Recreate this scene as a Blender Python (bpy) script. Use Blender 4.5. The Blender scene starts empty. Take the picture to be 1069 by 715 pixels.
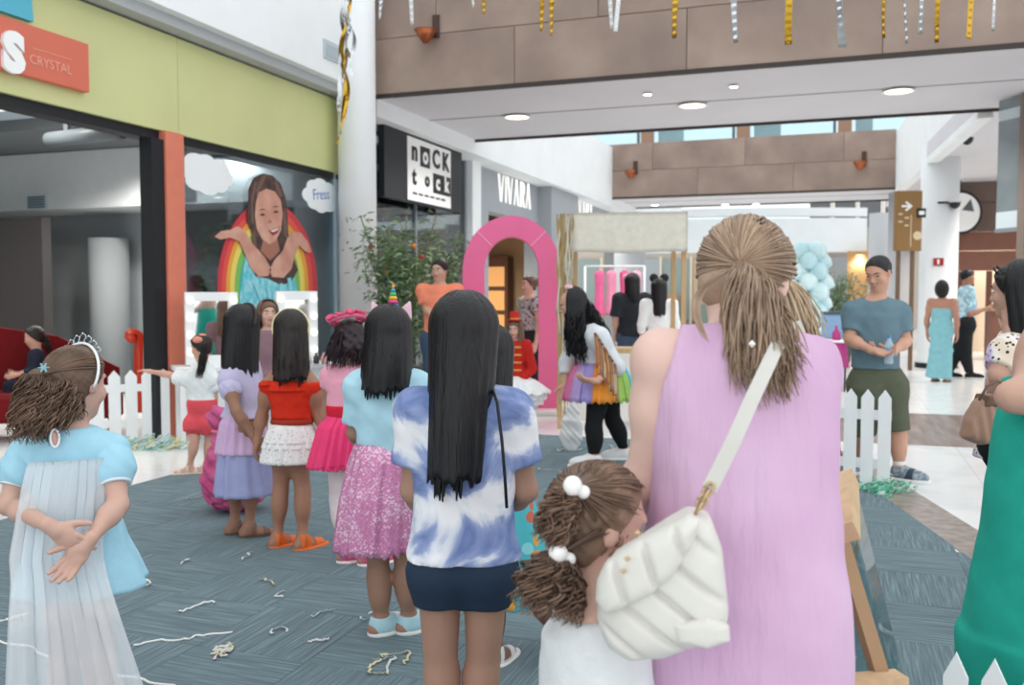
import bpy, math, random
import numpy as np
from mathutils import Vector, Matrix

# ---------------------------------------------------------------- camera, sky, exposure
FPX, CU, CV, CAMH = 970.0, 534.5, 357.5, 1.40
YAW, PITCH = math.radians(19.6), math.radians(2.92)
SC = bpy.context.scene
COL = SC.collection
cam = bpy.data.cameras.new('camera'); cam_o = bpy.data.objects.new('camera', cam); COL.objects.link(cam_o)
cam.sensor_width = 36.0; cam.lens = FPX / 1069 * 36
cam_o.location = (0, 0, CAMH); cam_o.rotation_euler = (math.pi/2 - PITCH, 0, YAW)
cam.clip_start = 0.05; cam.clip_end = 200
cam.dof.use_dof = True; cam.dof.focus_distance = 2.9; cam.dof.aperture_fstop = 4.0
SC.camera = cam_o
w = bpy.data.worlds.new('sky'); SC.world = w; w.use_nodes = True
bg = w.node_tree.nodes['Background']; bg.inputs[0].default_value = (0.93, 0.97, 1.0, 1); bg.inputs[1].default_value = 1.0
SC.view_settings.view_transform = 'Standard'; SC.view_settings.look = 'None'
SC.view_settings.gamma = 1.0; SC.view_settings.use_curve_mapping = False
SC.view_settings.exposure = 0.55

# ---------------------------------------------------------------- measuring helpers (photo pixel -> place)
_s, _c = math.sin(YAW), math.cos(YAW)
FW = np.array([-_s, _c, 0.0]); RT = np.array([_c, _s, 0.0]); CAM = np.array([0, 0, CAMH])
def ray(u, v):
    a = (u - CU) / FPX; b = (CV - v) / FPX
    return FW * (math.cos(PITCH) + b*math.sin(PITCH)) + RT * a + np.array([0, 0, -math.sin(PITCH) + b*math.cos(PITCH)])
def at(u, v, d):
    r = ray(u, v); return CAM + r * (d / float(r @ FW))
def ground(u, v, z=0.0):
    r = ray(u, v); return CAM + r * ((z - CAMH) / r[2])
def onx(u, v, X):
    r = ray(u, v); return CAM + r * (X / r[0])
def ony(u, v, Y):
    r = ray(u, v); return CAM + r * (Y / r[1])

# ---------------------------------------------------------------- materials
def C(h):
    h = h.lstrip('#'); o = []
    for i in (0, 2, 4):
        x = int(h[i:i+2], 16) / 255
        o.append(x/12.92 if x <= 0.04045 else ((x+0.055)/1.055)**2.4)
    return (*o, 1.0)
MATS = {}
def mat(name, col='#808080', rough=0.6, metal=0.0, spec=0.4, var=0.0, vscale=8.0, bump=0.0, bscale=60.0,
        stretch=(1, 1, 1), alpha=1.0, emit=None, estr=1.0, col2=None, island=0.0, sheen=0.0, coat=0.0):
    if name in MATS: return MATS[name]
    m = bpy.data.materials.new(name); m.use_nodes = True; MATS[name] = m
    nt = m.node_tree; N = nt.nodes; L = nt.links; b = N['Principled BSDF']
    c = C(col) if isinstance(col, str) else col
    b.inputs['Base Color'].default_value = c; b.inputs['Roughness'].default_value = rough
    b.inputs['Metallic'].default_value = metal; b.inputs['Specular IOR Level'].default_value = spec
    b.inputs['Alpha'].default_value = alpha
    if sheen: b.inputs['Sheen Weight'].default_value = sheen
    if coat: b.inputs['Coat Weight'].default_value = coat
    if emit: b.inputs['Emission Color'].default_value = C(emit); b.inputs['Emission Strength'].default_value = estr
    if var or bump or col2 or island:
        tc = N.new('ShaderNodeTexCoord'); mp = N.new('ShaderNodeMapping'); mp.inputs['Scale'].default_value = stretch
        L.new(tc.outputs['Object'], mp.inputs['Vector'])
    if var or col2:
        nz = N.new('ShaderNodeTexNoise'); nz.inputs['Scale'].default_value = vscale; nz.inputs['Detail'].default_value = 5
        L.new(mp.outputs[0], nz.inputs['Vector'])
        rp = N.new('ShaderNodeValToRGB'); e = rp.color_ramp.elements
        e[0].position = 0.35; e[1].position = 0.65
        if col2: e[0].color = c; e[1].color = C(col2)
        else:
            e[0].color = (c[0]*(1-var), c[1]*(1-var), c[2]*(1-var), 1)
            e[1].color = (min(1, c[0]*(1+var)), min(1, c[1]*(1+var)), min(1, c[2]*(1+var)), 1)
        L.new(nz.outputs['Fac'], rp.inputs[0]); out = rp.outputs[0]
        if island:
            ge = N.new('ShaderNodeNewGeometry'); mr = N.new('ShaderNodeMapRange')
            mr.inputs[3].default_value = 1-island; mr.inputs[4].default_value = 1+island
            L.new(ge.outputs['Random Per Island'], mr.inputs[0])
            mx = N.new('ShaderNodeVectorMath'); mx.operation = 'SCALE'
            L.new(out, mx.inputs[0]); L.new(mr.outputs[0], mx.inputs['Scale']); out = mx.outputs[0]
        L.new(out, b.inputs['Base Color'])
    if bump:
        nb = N.new('ShaderNodeTexNoise'); nb.inputs['Scale'].default_value = bscale; nb.inputs['Detail'].default_value = 3
        L.new(mp.outputs[0], nb.inputs['Vector'])
        bp = N.new('ShaderNodeBump'); bp.inputs['Strength'].default_value = bump; bp.inputs['Distance'].default_value = 0.01
        L.new(nb.outputs['Fac'], bp.inputs['Height']); L.new(bp.outputs[0], b.inputs['Normal'])
    return m
def fabric(name, col='#808080', **k):
    k.setdefault('rough', 0.85); k.setdefault('spec', 0.2); k.setdefault('var', 0.05); k.setdefault('vscale', 14)
    k.setdefault('bump', 0.12); k.setdefault('bscale', 35); return mat(name, col, **k)
def glass(name, tint='#e6f0f2', refl=0.12):
    if name in MATS: return MATS[name]
    m = bpy.data.materials.new(name); m.use_nodes = True; MATS[name] = m
    nt = m.node_tree; N = nt.nodes; L = nt.links; N.remove(N['Principled BSDF'])
    t = N.new('ShaderNodeBsdfTransparent'); t.inputs[0].default_value = C(tint)
    g = N.new('ShaderNodeBsdfGlossy'); g.inputs['Roughness'].default_value = 0.02
    x = N.new('ShaderNodeMixShader'); lw = N.new('ShaderNodeFresnel'); lw.inputs[0].default_value = 1.45
    mr = N.new('ShaderNodeMath'); mr.operation = 'MULTIPLY_ADD'; mr.inputs[1].default_value = 0.7; mr.inputs[2].default_value = refl
    L.new(lw.outputs[0], mr.inputs[0]); L.new(mr.outputs[0], x.inputs[0]); L.new(t.outputs[0], x.inputs[1]); L.new(g.outputs[0], x.inputs[2])
    L.new(x.outputs[0], N['Material Output'].inputs[0]); return m
def nodemat(name, fn, rough=0.8, spec=0.25):
    """material whose base colour socket comes from fn(nodes, links, coord_socket)"""
    if name in MATS: return MATS[name]
    m = bpy.data.materials.new(name); m.use_nodes = True; MATS[name] = m
    nt = m.node_tree; N = nt.nodes; L = nt.links; b = N['Principled BSDF']
    b.inputs['Roughness'].default_value = rough; b.inputs['Specular IOR Level'].default_value = spec
    tc = N.new('ShaderNodeTexCoord')
    L.new(fn(N, L, tc.outputs['Object'], b), b.inputs['Base Color']); return m
def ramp(N, L, src, stops, const=False):
    r = N.new('ShaderNodeValToRGB'); r.color_ramp.interpolation = 'CONSTANT' if const else 'LINEAR'
    e = r.color_ramp.elements
    while len(e) < len(stops): e.new(0.5)
    for q, (p, c) in zip(e, stops): q.position = p; q.color = C(c)
    L.new(src, r.inputs[0]); return r.outputs[0]

# ---------------------------------------------------------------- objects
def link(o, parent=None, label=None, cat=None, group=None, kind=None):
    COL.objects.link(o)
    if parent is not None: o.parent = parent
    if label: o['label'] = label
    if cat: o['category'] = cat
    if group: o['group'] = group
    if kind: o['kind'] = kind
    return o
def empty(name, loc=(0, 0, 0), rz=0.0, label=None, cat=None, group=None, kind=None, parent=None):
    o = bpy.data.objects.new(name, None); o.location = loc; o.rotation_euler = (0, 0, rz); o.empty_display_size = 0.1
    return link(o, parent, label, cat, group, kind)
def mesh(V, F, m=None, smooth=False):
    me = bpy.data.meshes.new('m')
    V = np.asarray(V, dtype=np.float32)
    if isinstance(F, np.ndarray):
        n, k = F.shape
        me.vertices.add(len(V)); me.vertices.foreach_set('co', V.ravel())
        me.loops.add(n*k); me.loops.foreach_set('vertex_index', F.astype(np.int32).ravel())
        me.polygons.add(n); me.polygons.foreach_set('loop_start', np.arange(0, n*k, k, dtype=np.int32))
        me.polygons.foreach_set('loop_total', np.full(n, k, dtype=np.int32))
        me.update(calc_edges=True); me.validate()
    else:
        me.from_pydata([tuple(map(float, v)) for v in V], [], [tuple(map(int, f)) for f in F]); me.update()
    if smooth: me.polygons.foreach_set('use_smooth', np.ones(len(me.polygons), dtype=bool))
    if m: me.materials.append(m)
    return me
def obj(name, me, parent=None, loc=None, rot=None, **k):
    o = bpy.data.objects.new(name, me); me.name = name
    if loc is not None: o.location = tuple(map(float, loc))
    if rot is not None: o.rotation_euler = rot
    return link(o, parent, **k)
def join(parts):
    Vs, Fs, n = [], [], 0
    for V, F in parts:
        Vs.append(np.asarray(V, dtype=float)); Fs += [tuple(i+n for i in f) for f in F]; n += len(V)
    return np.concatenate(Vs), Fs
def joinq(parts):
    Vs, Fs, n = [], [], 0
    for V, F in parts:
        Vs.append(V); Fs.append(F+n); n += len(V)
    return np.concatenate(Vs), np.concatenate(Fs)
def boxg(x0, x1, y0, y1, z0, z1, bev=0.0):
    b = min(bev, 0.45*min(x1-x0, y1-y0, z1-z0))
    if b <= 0:
        V = [(x, y, z) for z in (z0, z1) for y in (y0, y1) for x in (x0, x1)]
        return V, [(0, 2, 3, 1), (4, 5, 7, 6), (0, 1, 5, 4), (2, 6, 7, 3), (0, 4, 6, 2), (1, 3, 7, 5)]
    V = []; idx = {}
    for i, x in ((0, (x0, x0+b)), (1, (x1, x1-b))):
        for j, y in ((0, (y0, y0+b)), (1, (y1, y1-b))):
            for k, z in ((0, (z0, z0+b)), (1, (z1, z1-b))):
                for ax in range(3):
                    p = [x[1], y[1], z[1]]; p[ax] = (x, y, z)[ax][0]
                    idx[i, j, k, ax] = len(V); V.append(tuple(p))
    F = []
    for ax in range(3):
        o1, o2 = (ax+1) % 3, (ax+2) % 3
        for s in (0, 1):
            q = []
            for (a, c) in ((0, 0), (1, 0), (1, 1), (0, 1)):
                key = [0, 0, 0]; key[ax] = s; key[o1] = a; key[o2] = c; q.append(idx[(*key, ax)])
            F.append(tuple(q if s else q[::-1]))
        for a in (0, 1):
            for c in (0, 1):
                k0 = [0, 0, 0]; k0[o1] = a; k0[o2] = c; k1 = k0[:]; k1[ax] = 1
                q = (idx[(*k0, o1)], idx[(*k1, o1)], idx[(*k1, o2)], idx[(*k0, o2)])
                F.append(q if (a == c) else q[::-1])
    for key in [(i, j, k) for i in (0, 1) for j in (0, 1) for k in (0, 1)]:
        t = tuple(idx[(*key, a)] for a in range(3)); F.append(t if sum(key) % 2 else t[::-1])
    return V, F
def box(name, x0, x1, y0, y1, z0, z1, m, parent=None, bev=0.0, loc=None, rot=None, **k):
    return obj(name, mesh(*boxg(x0, x1, y0, y1, z0, z1, bev), m), parent, loc, rot, **k)
def prism(poly, ax, a0, a1):
    """extrude a 2-D polygon along axis ax (0,1,2) from a0 to a1; poly coordinates are the other two axes in order"""
    n = len(poly); V = []
    for a in (a0, a1):
        for p in poly:
            q = list(p); q.insert(ax, a); V.append(tuple(q))
    F = [tuple(range(n))[::-1], tuple(range(n, 2*n))] + [(i, (i+1) % n, n+(i+1) % n, n+i) for i in range(n)]
    return V, F
def lathe(prof, n=24, c=(0, 0, 0)):
    V, F = [], []
    for r, z in prof:
        for i in range(n):
            a = 2*math.pi*i/n; V.append((c[0]+r*math.cos(a), c[1]+r*math.sin(a), c[2]+z))
    for k in range(len(prof)-1):
        for i in range(n):
            j = (i+1) % n; F.append((k*n+i, k*n+j, (k+1)*n+j, (k+1)*n+i))
    F.append(tuple(range(n))[::-1]); F.append(tuple(range((len(prof)-1)*n, len(prof)*n)))
    return V, F
def tubes(P, R, ns=4, flat=1.0):
    """N polylines (N,n,3) with radii (N,n) -> quad tubes"""
    P = np.asarray(P, float); N, n, _ = P.shape
    R = np.broadcast_to(np.asarray(R, float), (N, n))
    T = np.gradient(P, axis=1); T /= np.linalg.norm(T, axis=2, keepdims=True)+1e-9
    ref = np.array([0.31, 0.87, 0.38]); A = np.cross(T, ref); A /= np.linalg.norm(A, axis=2, keepdims=True)+1e-9
    B = np.cross(T, A)
    a = np.arange(ns)*2*math.pi/ns
    V = P[:, :, None, :] + R[:, :, None, None]*(np.cos(a)[None, None, :, None]*A[:, :, None, :] + flat*np.sin(a)[None, None, :, None]*B[:, :, None, :])
    idx = np.arange(N*n*ns).reshape(N, n, ns); nx = np.roll(idx, -1, axis=2)
    F = np.stack([idx[:, :-1], nx[:, :-1], nx[:, 1:], idx[:, 1:]], axis=-1).reshape(-1, 4)
    caps = []
    if ns == 4: caps = [idx[:, 0, ::-1], idx[:, -1, :]]
    F = np.concatenate([F] + caps) if caps else F
    return V.reshape(-1, 3), F
def tube(pts, r, ns=8):
    V, F = tubes(np.array([pts]), np.array([r]) if np.ndim(r) else r, ns)
    n = len(pts); F = [tuple(f) for f in F]
    if ns != 4: F += [tuple(range(ns))[::-1], tuple(range((n-1)*ns, n*ns))]
    return V, F
def sheet(G, closed=False, thick=0.0):
    """grid (r,c,3) -> quads; with thick a second surface is offset along normals"""
    r, c, _ = G.shape; idx = np.arange(r*c).reshape(r, c)
    nx = np.roll(idx, -1, axis=1) if closed else idx
    A = idx[:-1] if closed else idx[:-1, :-1]; B = nx[:-1] if closed else idx[:-1, 1:]
    D = idx[1:] if closed else idx[1:, :-1]; E = nx[1:] if closed else idx[1:, 1:]
    F = np.stack([A, B, E, D], axis=-1).reshape(-1, 4); V = G.reshape(-1, 3)
    if thick:
        du = (np.roll(G, -1, 1)-np.roll(G, 1, 1)) if closed else np.gradient(G, axis=1)
        dv = np.gradient(G, axis=0); n = np.cross(du, dv); n /= np.linalg.norm(n, axis=2, keepdims=True)+1e-9
        V2 = (G - n*thick).reshape(-1, 3); k = len(V)
        rims = [np.stack([idx[0], np.roll(idx[0], -1), np.roll(idx[0], -1)+k, idx[0]+k], -1), np.stack([idx[-1], np.roll(idx[-1], -1), np.roll(idx[-1], -1)+k, idx[-1]+k], -1)]
        if not closed: 
            rims = [q[:-1] for q in rims]
            for cc in (0, -1): rims.append(np.stack([idx[:-1, cc], idx[1:, cc], idx[1:, cc]+k, idx[:-1, cc]+k], -1))
        V = np.concatenate([V, V2]); F = np.concatenate([F, F[:, ::-1]+k] + rims)
    return V, F
def textmesh(s, size, m, extrude=0.01, bold=0.0, align='CENTER'):
    cu = bpy.data.curves.new('t', 'FONT'); cu.body = s; cu.size = size; cu.extrude = extrude; cu.offset = bold
    cu.align_x = align; cu.align_y = 'CENTER'; cu.resolution_u = 3
    o = bpy.data.objects.new('t', cu); COL.objects.link(o)
    dg = bpy.context.evaluated_depsgraph_get(); dg.update()
    me = bpy.data.meshes.new_from_object(o.evaluated_get(dg)); bpy.data.objects.remove(o); bpy.data.curves.remove(cu)
    me.materials.clear(); me.materials.append(m); return me
def pt_light(loc, power, r=0.15, col=(1, 0.95, 0.88)):
    l = bpy.data.lights.new('lamp_light', 'SPOT'); l.energy = power; l.spot_size = math.radians(150); l.spot_blend = .6; l.shadow_soft_size = r; l.color = col
    return l
def cloud_poly(n, rx, ry, lobes, depth, seed=0, N=72):
    rng = random.Random(seed); cs = [(0, 0, 0.62)]
    for i in range(lobes):
        a = 2*math.pi*i/lobes + rng.uniform(-.1, .1); cs.append((0.62*math.cos(a), 0.55*math.sin(a), rng.uniform(.34, .44)))
    out = []
    for i in range(N):
        a = 2*math.pi*i/N; dx, dy = math.cos(a), math.sin(a); best = 0
        for x, y, r in cs:
            b = x*dx+y*dy; q = b*b-(x*x+y*y-r*r)
            if q >= 0: best = max(best, b+math.sqrt(q))
        out.append((best*dx*rx, best*dy*ry))
    return out
# ================================================================ THE SETTING
rnd = random.Random(7)
M_white = mat('white_paint', '#eef1f2', 0.7, var=0.02, vscale=2)
M_softwhite = mat('soffit_white', '#d6d5d9', 0.75, var=0.02, vscale=1)
M_black = mat('black_frame', '#14181d', 0.5)
def marble(N, L, co, b):
    n = N.new('ShaderNodeTexNoise'); n.inputs['Scale'].default_value = 1.3; n.inputs['Detail'].default_value = 8; n.inputs['Distortion'].default_value = 1.5
    L.new(co, n.inputs['Vector']); col = ramp(N, L, n.outputs['Fac'], [(0.3, '#dedfe0'), (0.5, '#ebebea'), (0.75, '#f1f0ee')])
    br = N.new('ShaderNodeTexBrick'); br.offset = 0; br.inputs['Scale'].default_value = 1.0; br.inputs['Mortar Size'].default_value = 0.003
    br.inputs['Brick Width'].default_value = 1.0; br.inputs['Row Height'].default_value = 1.0
    br.inputs['Mortar'].default_value = C('#c4c6c8'); L.new(co, br.inputs['Vector'])
    L.new(col, br.inputs['Color1']); L.new(col, br.inputs['Color2']); return br.outputs['Color']
M_marble = nodemat('white_marble_floor', marble, 0.22, 0.5)
box('floor', -16, 16, -8, 48, -0.1, 0.0, M_marble, label='polished white marble mall floor', cat='floor', kind='structure')
# brown marble band and wood-look band
EDGE = [(2.4, -1.5), (-0.2, 8.8)]
def clip(poly, a, b):
    out = []
    ins = lambda p: (b[0]-a[0])*(p[1]-a[1]) - (b[1]-a[1])*(p[0]-a[0]) >= -1e-9
    for i in range(len(poly)):
        p, q = poly[i], poly[(i+1) % len(poly)]
        if ins(p): out.append(p)
        if ins(p) != ins(q):
            d1 = (b[0]-a[0])*(p[1]-a[1]) - (b[1]-a[1])*(p[0]-a[0]); d2 = (b[0]-a[0])*(q[1]-a[1]) - (b[1]-a[1])*(q[0]-a[0])
            t = d1/(d1-d2); out.append((p[0]+t*(q[0]-p[0]), p[1]+t*(q[1]-p[1])))
    return out
M_bmarble = mat('brown_marble', '#7d7069', 0.3, col2='#a3968d', vscale=14)
obj('floor_band', mesh(*prism([(2.4, -1.5), (2.72, -1.5), (0.08, 8.8), (-0.2, 8.8)], 2, 0.0, 0.004), M_bmarble), label='brown mottled marble band along the right edge of the carpet', cat='floor', kind='structure')
def woodfloor(N, L, co, b):
    mp = N.new('ShaderNodeMapping'); mp.inputs['Scale'].default_value = (3.2, 0.5, 1); L.new(co, mp.inputs[0])
    n = N.new('ShaderNodeTexNoise'); n.inputs['Scale'].default_value = 3; n.inputs['Detail'].default_value = 4; L.new(mp.outputs[0], n.inputs['Vector'])
    return ramp(N, L, n.outputs['Fac'], [(0.35, '#77655e'), (0.52, '#8f7d75'), (0.7, '#a5968e')])
M_woodfl = nodemat('brown_wood_floor', woodfloor, 0.3, 0.4)
for i in range(16):
    pl = box('plank', 0, 0.45, 0, 2.5, 0, 0.004, M_woodfl, None if i == 0 else bandroot, 0.001, loc=(-0.4+0.455*i, 9.4, 0)) if i else None
    if i == 0:
        bandroot = empty('floor_plank_band', (-0.4, 9.4, 0), label='brown wood-look plank band across the white marble floor', cat='floor', kind='structure')
        box('plank', 0, 0.45, 0, 2.5, 0, 0.004, M_woodfl, bandroot, 0.001)
    else: pl.location = (0.455*i, 0, 0)
# carpet tiles
CARPET = [(-4.9, -1.5), (2.4, -1.5), (-0.2, 8.8), (-4.9, 8.8)]
def carpetmat(N, L, co, b):
    mp = N.new('ShaderNodeMapping'); mp.inputs['Scale'].default_value = (110, 3.6, 1); L.new(co, mp.inputs[0])
    oi = N.new('ShaderNodeObjectInfo'); ad = N.new('ShaderNodeVectorMath'); ad.operation = 'ADD'
    L.new(mp.outputs[0], ad.inputs[0]); sc = N.new('ShaderNodeVectorMath'); sc.operation = 'SCALE'; sc.inputs[0].default_value = (37, 91, 13)
    L.new(oi.outputs['Random'], sc.inputs['Scale']); L.new(sc.outputs[0], ad.inputs[1])
    n = N.new('ShaderNodeTexNoise'); n.inputs['Scale'].default_value = 1; n.inputs['Detail'].default_value = 3; n.inputs['Roughness'].default_value = 0.6
    L.new(ad.outputs[0], n.inputs['Vector'])
    bp = N.new('ShaderNodeBump'); bp.inputs['Strength'].default_value = 0.25; bp.inputs['Distance'].default_value = 0.004
    L.new(n.outputs['Fac'], bp.inputs['Height']); L.new(bp.outputs[0], b.inputs['Normal'])
    return ramp(N, L, n.outputs['Fac'], [(0.28, '#5c6c72'), (0.46, '#6a7a80'), (0.60, '#778990'), (0.78, '#93a2a8')])
M_carpet = nodemat('slate_carpet', carpetmat, 0.95, 0.1)
carpet = empty('floor_carpet', (-4.9, -1.5, 0), label='slate blue-grey carpet laid in quarter-turned square tiles', cat='carpet', kind='structure')
TS = 0.5
base_tile = mesh(*boxg(-TS/2+.0008, TS/2-.0008, -TS/2+.0008, TS/2-.0008, 0, 0.008, 0.0015), M_carpet)
for iy in range(21):
    for ix in range(15):
        x0, y0 = -4.9+ix*TS, -1.5+iy*TS; cx, cy = x0+TS/2, y0+TS/2
        sq = [(x0, y0), (x0+TS, y0), (x0+TS, y0+TS), (x0, y0+TS)]; poly = sq
        for k in range(4): poly = clip(poly, CARPET[k], CARPET[(k+1) % 4]) if poly else poly
        if len(poly) < 3: continue
        area = abs(sum(poly[i][0]*poly[(i+1) % len(poly)][1]-poly[(i+1) % len(poly)][0]*poly[i][1] for i in range(len(poly))))/2
        if area < 0.004: continue
        rz = (math.pi/2) * ((ix+iy) % 2)
        # skip tiles the camera can never see (behind it)
        if (np.array([cx, cy, 0]) @ FW) < 0.9: continue
        me = base_tile if area > TS*TS-1e-4 else mesh(*prism([((p[0]-cx)*math.cos(rz)+(p[1]-cy)*math.sin(rz), -(p[0]-cx)*math.sin(rz)+(p[1]-cy)*math.cos(rz)) for p in poly], 2, 0, 0.008), M_carpet)
        obj('carpet_tile', me, carpet, loc=(cx+4.9, cy+1.5, 0), rot=(0, 0, rz))

# ---------------------------------------------------------------- left shop with the yellow fascia
XS = -6.2
M_yellow = mat('lime_yellow_panel', '#cfd196', 0.55, var=0.03, vscale=1.5)
M_orange = mat('orange_panel', '#dc7f66', 0.5, var=0.03)
ZB, ZT = 2.98, 3.92
wl = empty('wall_left', (XS, 0, 0), label='lime yellow shop fascia and white bulkhead above it', cat='wall', kind='structure')
YP = float(onx(352, 250, XS)[1])                         # where the display window ends
ys = [-3.0, 0.2, 3.4, float(onx(187, 140, XS)[1]), YP+0.15]
for a, b in zip(ys[:-1], ys[1:]):
    box('fascia_panel', -0.25, 0, a, b-0.006, ZB, ZT, M_yellow, wl, 0.004)
box('ledge', -0.3, 0.18, -3, YP+0.6, ZT+0.02, ZT+0.12, mat('grey_ledge', '#b7babd', 0.6), wl)
box('bulkhead', -0.3, 0.30, -3, YP+0.6, ZT+0.12, 8.0, M_white, wl)
p0, p1 = onx(337, 40, XS+.3), onx(355, 68, XS+.3)
gr = empty('vent_grille', (XS+.3, float(p0[1]), float(p1[2])), label='pale grey ventilation grille high on the white bulkhead', cat='vent')
gw, gh = float(p1[1]-p0[1]), float(p0[2]-p1[2])
box('grille_frame', 0, 0.02, 0, gw, 0, gh, mat('grille_grey', '#b9c6ce', 0.5), gr, 0.004)
for i in range(7): box('louver', 0.02, 0.035, 0.04, gw-0.04, 0.04+i*(gh-.08)/7, 0.04+(i+.55)*(gh-.08)/7, mat('grille_light', '#cfd9de', 0.5), gr)
# header, posts
box('trim_1', XS-.22, XS-.04, -3, YP, ZB-.09, ZB, M_black, label='black header bar under the yellow fascia', cat='trim', kind='structure')
ya, yb, yc = (float(onx(u, 300, XS)[1]) for u in (159, 172, 191))
box('trim_2', XS-.12, XS+.02, ya, yb, 0, ZB-.09, M_black, label='wide black post at the shop opening beside the orange post', cat='post', kind='structure')
box('trim_3', XS-.2, XS+.04, yb+.003, yc, 0, ZB, M_orange, label='orange post between the shop opening and the display window', cat='post', kind='structure')
win = empty('window_1', (XS, yc, 0), label='large glass shop display window with decals', cat='window', kind='structure')
Lw = YP-yc
box('window_pane', -.03, -.018, 0.03, Lw-.05, 0.12, ZB-.09, glass('shop_glass', '#c9d3d8', 0.05), win)
M_alu = mat('grey_aluminium', '#8d979d', 0.4, metal=0.4)
box('window_sill', -.12, 0.03, 0, Lw, 0.0, 0.12, M_alu, win)
box('window_jamb', -.12, 0.02, Lw-.06, Lw, 0.12, ZB-.09, mat('pale_alu', '#a9bcc7', 0.4), win)
box('window_jamb', -.12, 0.02, 0.003, 0.03, 0.12, ZB-.09, M_alu, win)
# shop interior
YB = 10.9
M_int = mat('shop_grey_wall', '#9aa1a5', 0.8, var=0.03, vscale=2); M_intd = mat('shop_dark_wall', '#3a3839', 0.8)
box('wall_shop_back', -13.5, XS-.25, YB, YB+.15, 0, 4.2, M_int, label='grey end wall inside the yellow shop', cat='wall', kind='structure')
box('wall_shop_side', -13.6, -13.45, -3, YB, 0, 4.2, M_intd, label='dark side wall deep inside the yellow shop', cat='wall', kind='structure')
box('wall_shop_bulkhead', -13.4, XS-.25, YB-.9, YB-.01, 2.58, 3.35, mat('shop_bulkhead', '#d3d9dc', 0.8, var=.02), label='pale dropped bulkhead with an air grille inside the yellow shop', cat='wall', kind='structure')
box('ceiling_shop_low', -13.4, XS-.25, 8.6, YB-.01, 3.36, 3.5, mat('shop_ceiling', '#6d7478', 0.8), label='dark grey low ceiling inside the yellow shop', cat='ceiling', kind='structure')
box('ceiling_shop', -13.4, XS-.25, -3, 8.6, 3.95, 4.05, mat('shop_ceiling_high', '#8b9397', 0.8), label='grey raised ceiling inside the yellow shop', cat='ceiling', kind='structure')
box('wall_shop_partition', -13.4, float(ony(45, 300, YB-1.6)[0]), YB-1.6, YB-1.45, 0, 2.4, M_intd, label='dark brown partition panel inside the yellow shop', cat='wall', kind='structure')
cx = float(ony(109, 300, YB-.45)[0])
obj('wall_shop_column', mesh(*lathe([(0.27, 0), (0.27, 2.2)], 28), M_int, True), loc=(cx, YB-.35, 0), label='round grey column against the shop end wall', cat='column', kind='structure')
def downlight(name, loc, r, label, em=6, group=None, power=0, col='#fff6e8'):
    o = empty(name, loc, label=label, cat='ceiling light', group=group)
    obj('trim_ring', mesh(*lathe([(r, 0), (r*1.18, -0.004), (r*1.2, -0.012), (r*1.02, -0.012), (r*.98, -0.002)], 24), mat('lamp_trim', '#f2f2f0', .4)), o)
    obj('lamp_disc', mesh(*lathe([(r*.97, -0.003), (r*.97, -0.006)], 24), mat('lamp_glow_%g' % em, '#ffffff', .5, emit=col, estr=em)), o)
    if power:
        l = pt_light(loc, power, r); lo = bpy.data.objects.new('bulb', l); lo.location = (0, 0, -0.12); link(lo, o)
    return o
for u, v, d_ in ((18, 172, 'left'), (97, 166, 'right')):
    r_ = ray(u, v); p = CAM + r_*((3.36-CAMH)/r_[2])
    downlight('shop_downlight', p, 0.13, 'glowing round downlight in the dark shop ceiling, the one further %s' % d_, 9, 'downlights in the yellow shop', 260)
for k, (x, y) in enumerate(((-8.2, 9.2), (-7.2, 9.9))):
    downlight('shop_downlight', (x, y, 3.36), 0.1, 'glowing downlight behind the display window, the one %s the window' % ('further from' if k == 0 else 'nearer to'), 9, 'downlights in the yellow shop', 160)
for k, (x, y) in enumerate(((-8.6, 5.0), (-8.6, 7.4), (-10.8, 6.2))):  # out-of-view lamps added to brighten the shop interior
    downlight('shop_downlight', (x, y, 3.95), 0.13, 'added unseen downlight in the raised ceiling of the yellow shop, %s the opening' % ['nearest', 'second from', 'furthest from'][k], 9, 'downlights in the yellow shop', 120)
p = ony(40, 211, YB-.9)
ag = empty('air_grille', p, label='small grey-blue air grille on the pale shop bulkhead', cat='vent')
box('grille_frame', -.17, .17, -.03, -.002, -.09, .09, mat('grille_grey', '#b9c6ce'), ag, .003)
for i in range(5): box('louver', -.15, .15, -.042, -.03, -.08+i*.033, -.06+i*.033, mat('grille_dark', '#5d7680'), ag)
p = ony(192, 202, YB-.9)
ag = empty('air_grille', p, label='dark air grille on the shop bulkhead seen beside the orange post', cat='vent')
box('grille_frame', -.2, .2, -.03, -.002, -.1, .1, mat('grille_black', '#23292d'), ag, .003)
for i in range(5): box('louver', -.17, .17, -.042, -.03, -.08+i*.034, -.062+i*.034, M_alu, ag)
# duct pipe under the raised ceiling
p0, p1 = at(52, 146, 10.6), at(128, 137, 9.9)
du = empty('ceiling_duct', p0, label='grey pipe duct hanging under the shop ceiling', cat='duct')
v = p1-p0
obj('pipe', mesh(*tube([(0, 0, 0), tuple(v*.5), tuple(v)], .085, 16), mat('duct_grey', '#6f797f', .5), True), du)
obj('opening', mesh(*tube([tuple(v), tuple(v*1.004)], .07, 16), M_black), du)
box('hanger', -.03, .03, -.02, .02, 0, max(.1, 3.94-float(p0[2])-float(v[2])*.25), mat('duct_grey', '#8c979d'), du, loc=tuple(v*.25))

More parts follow.
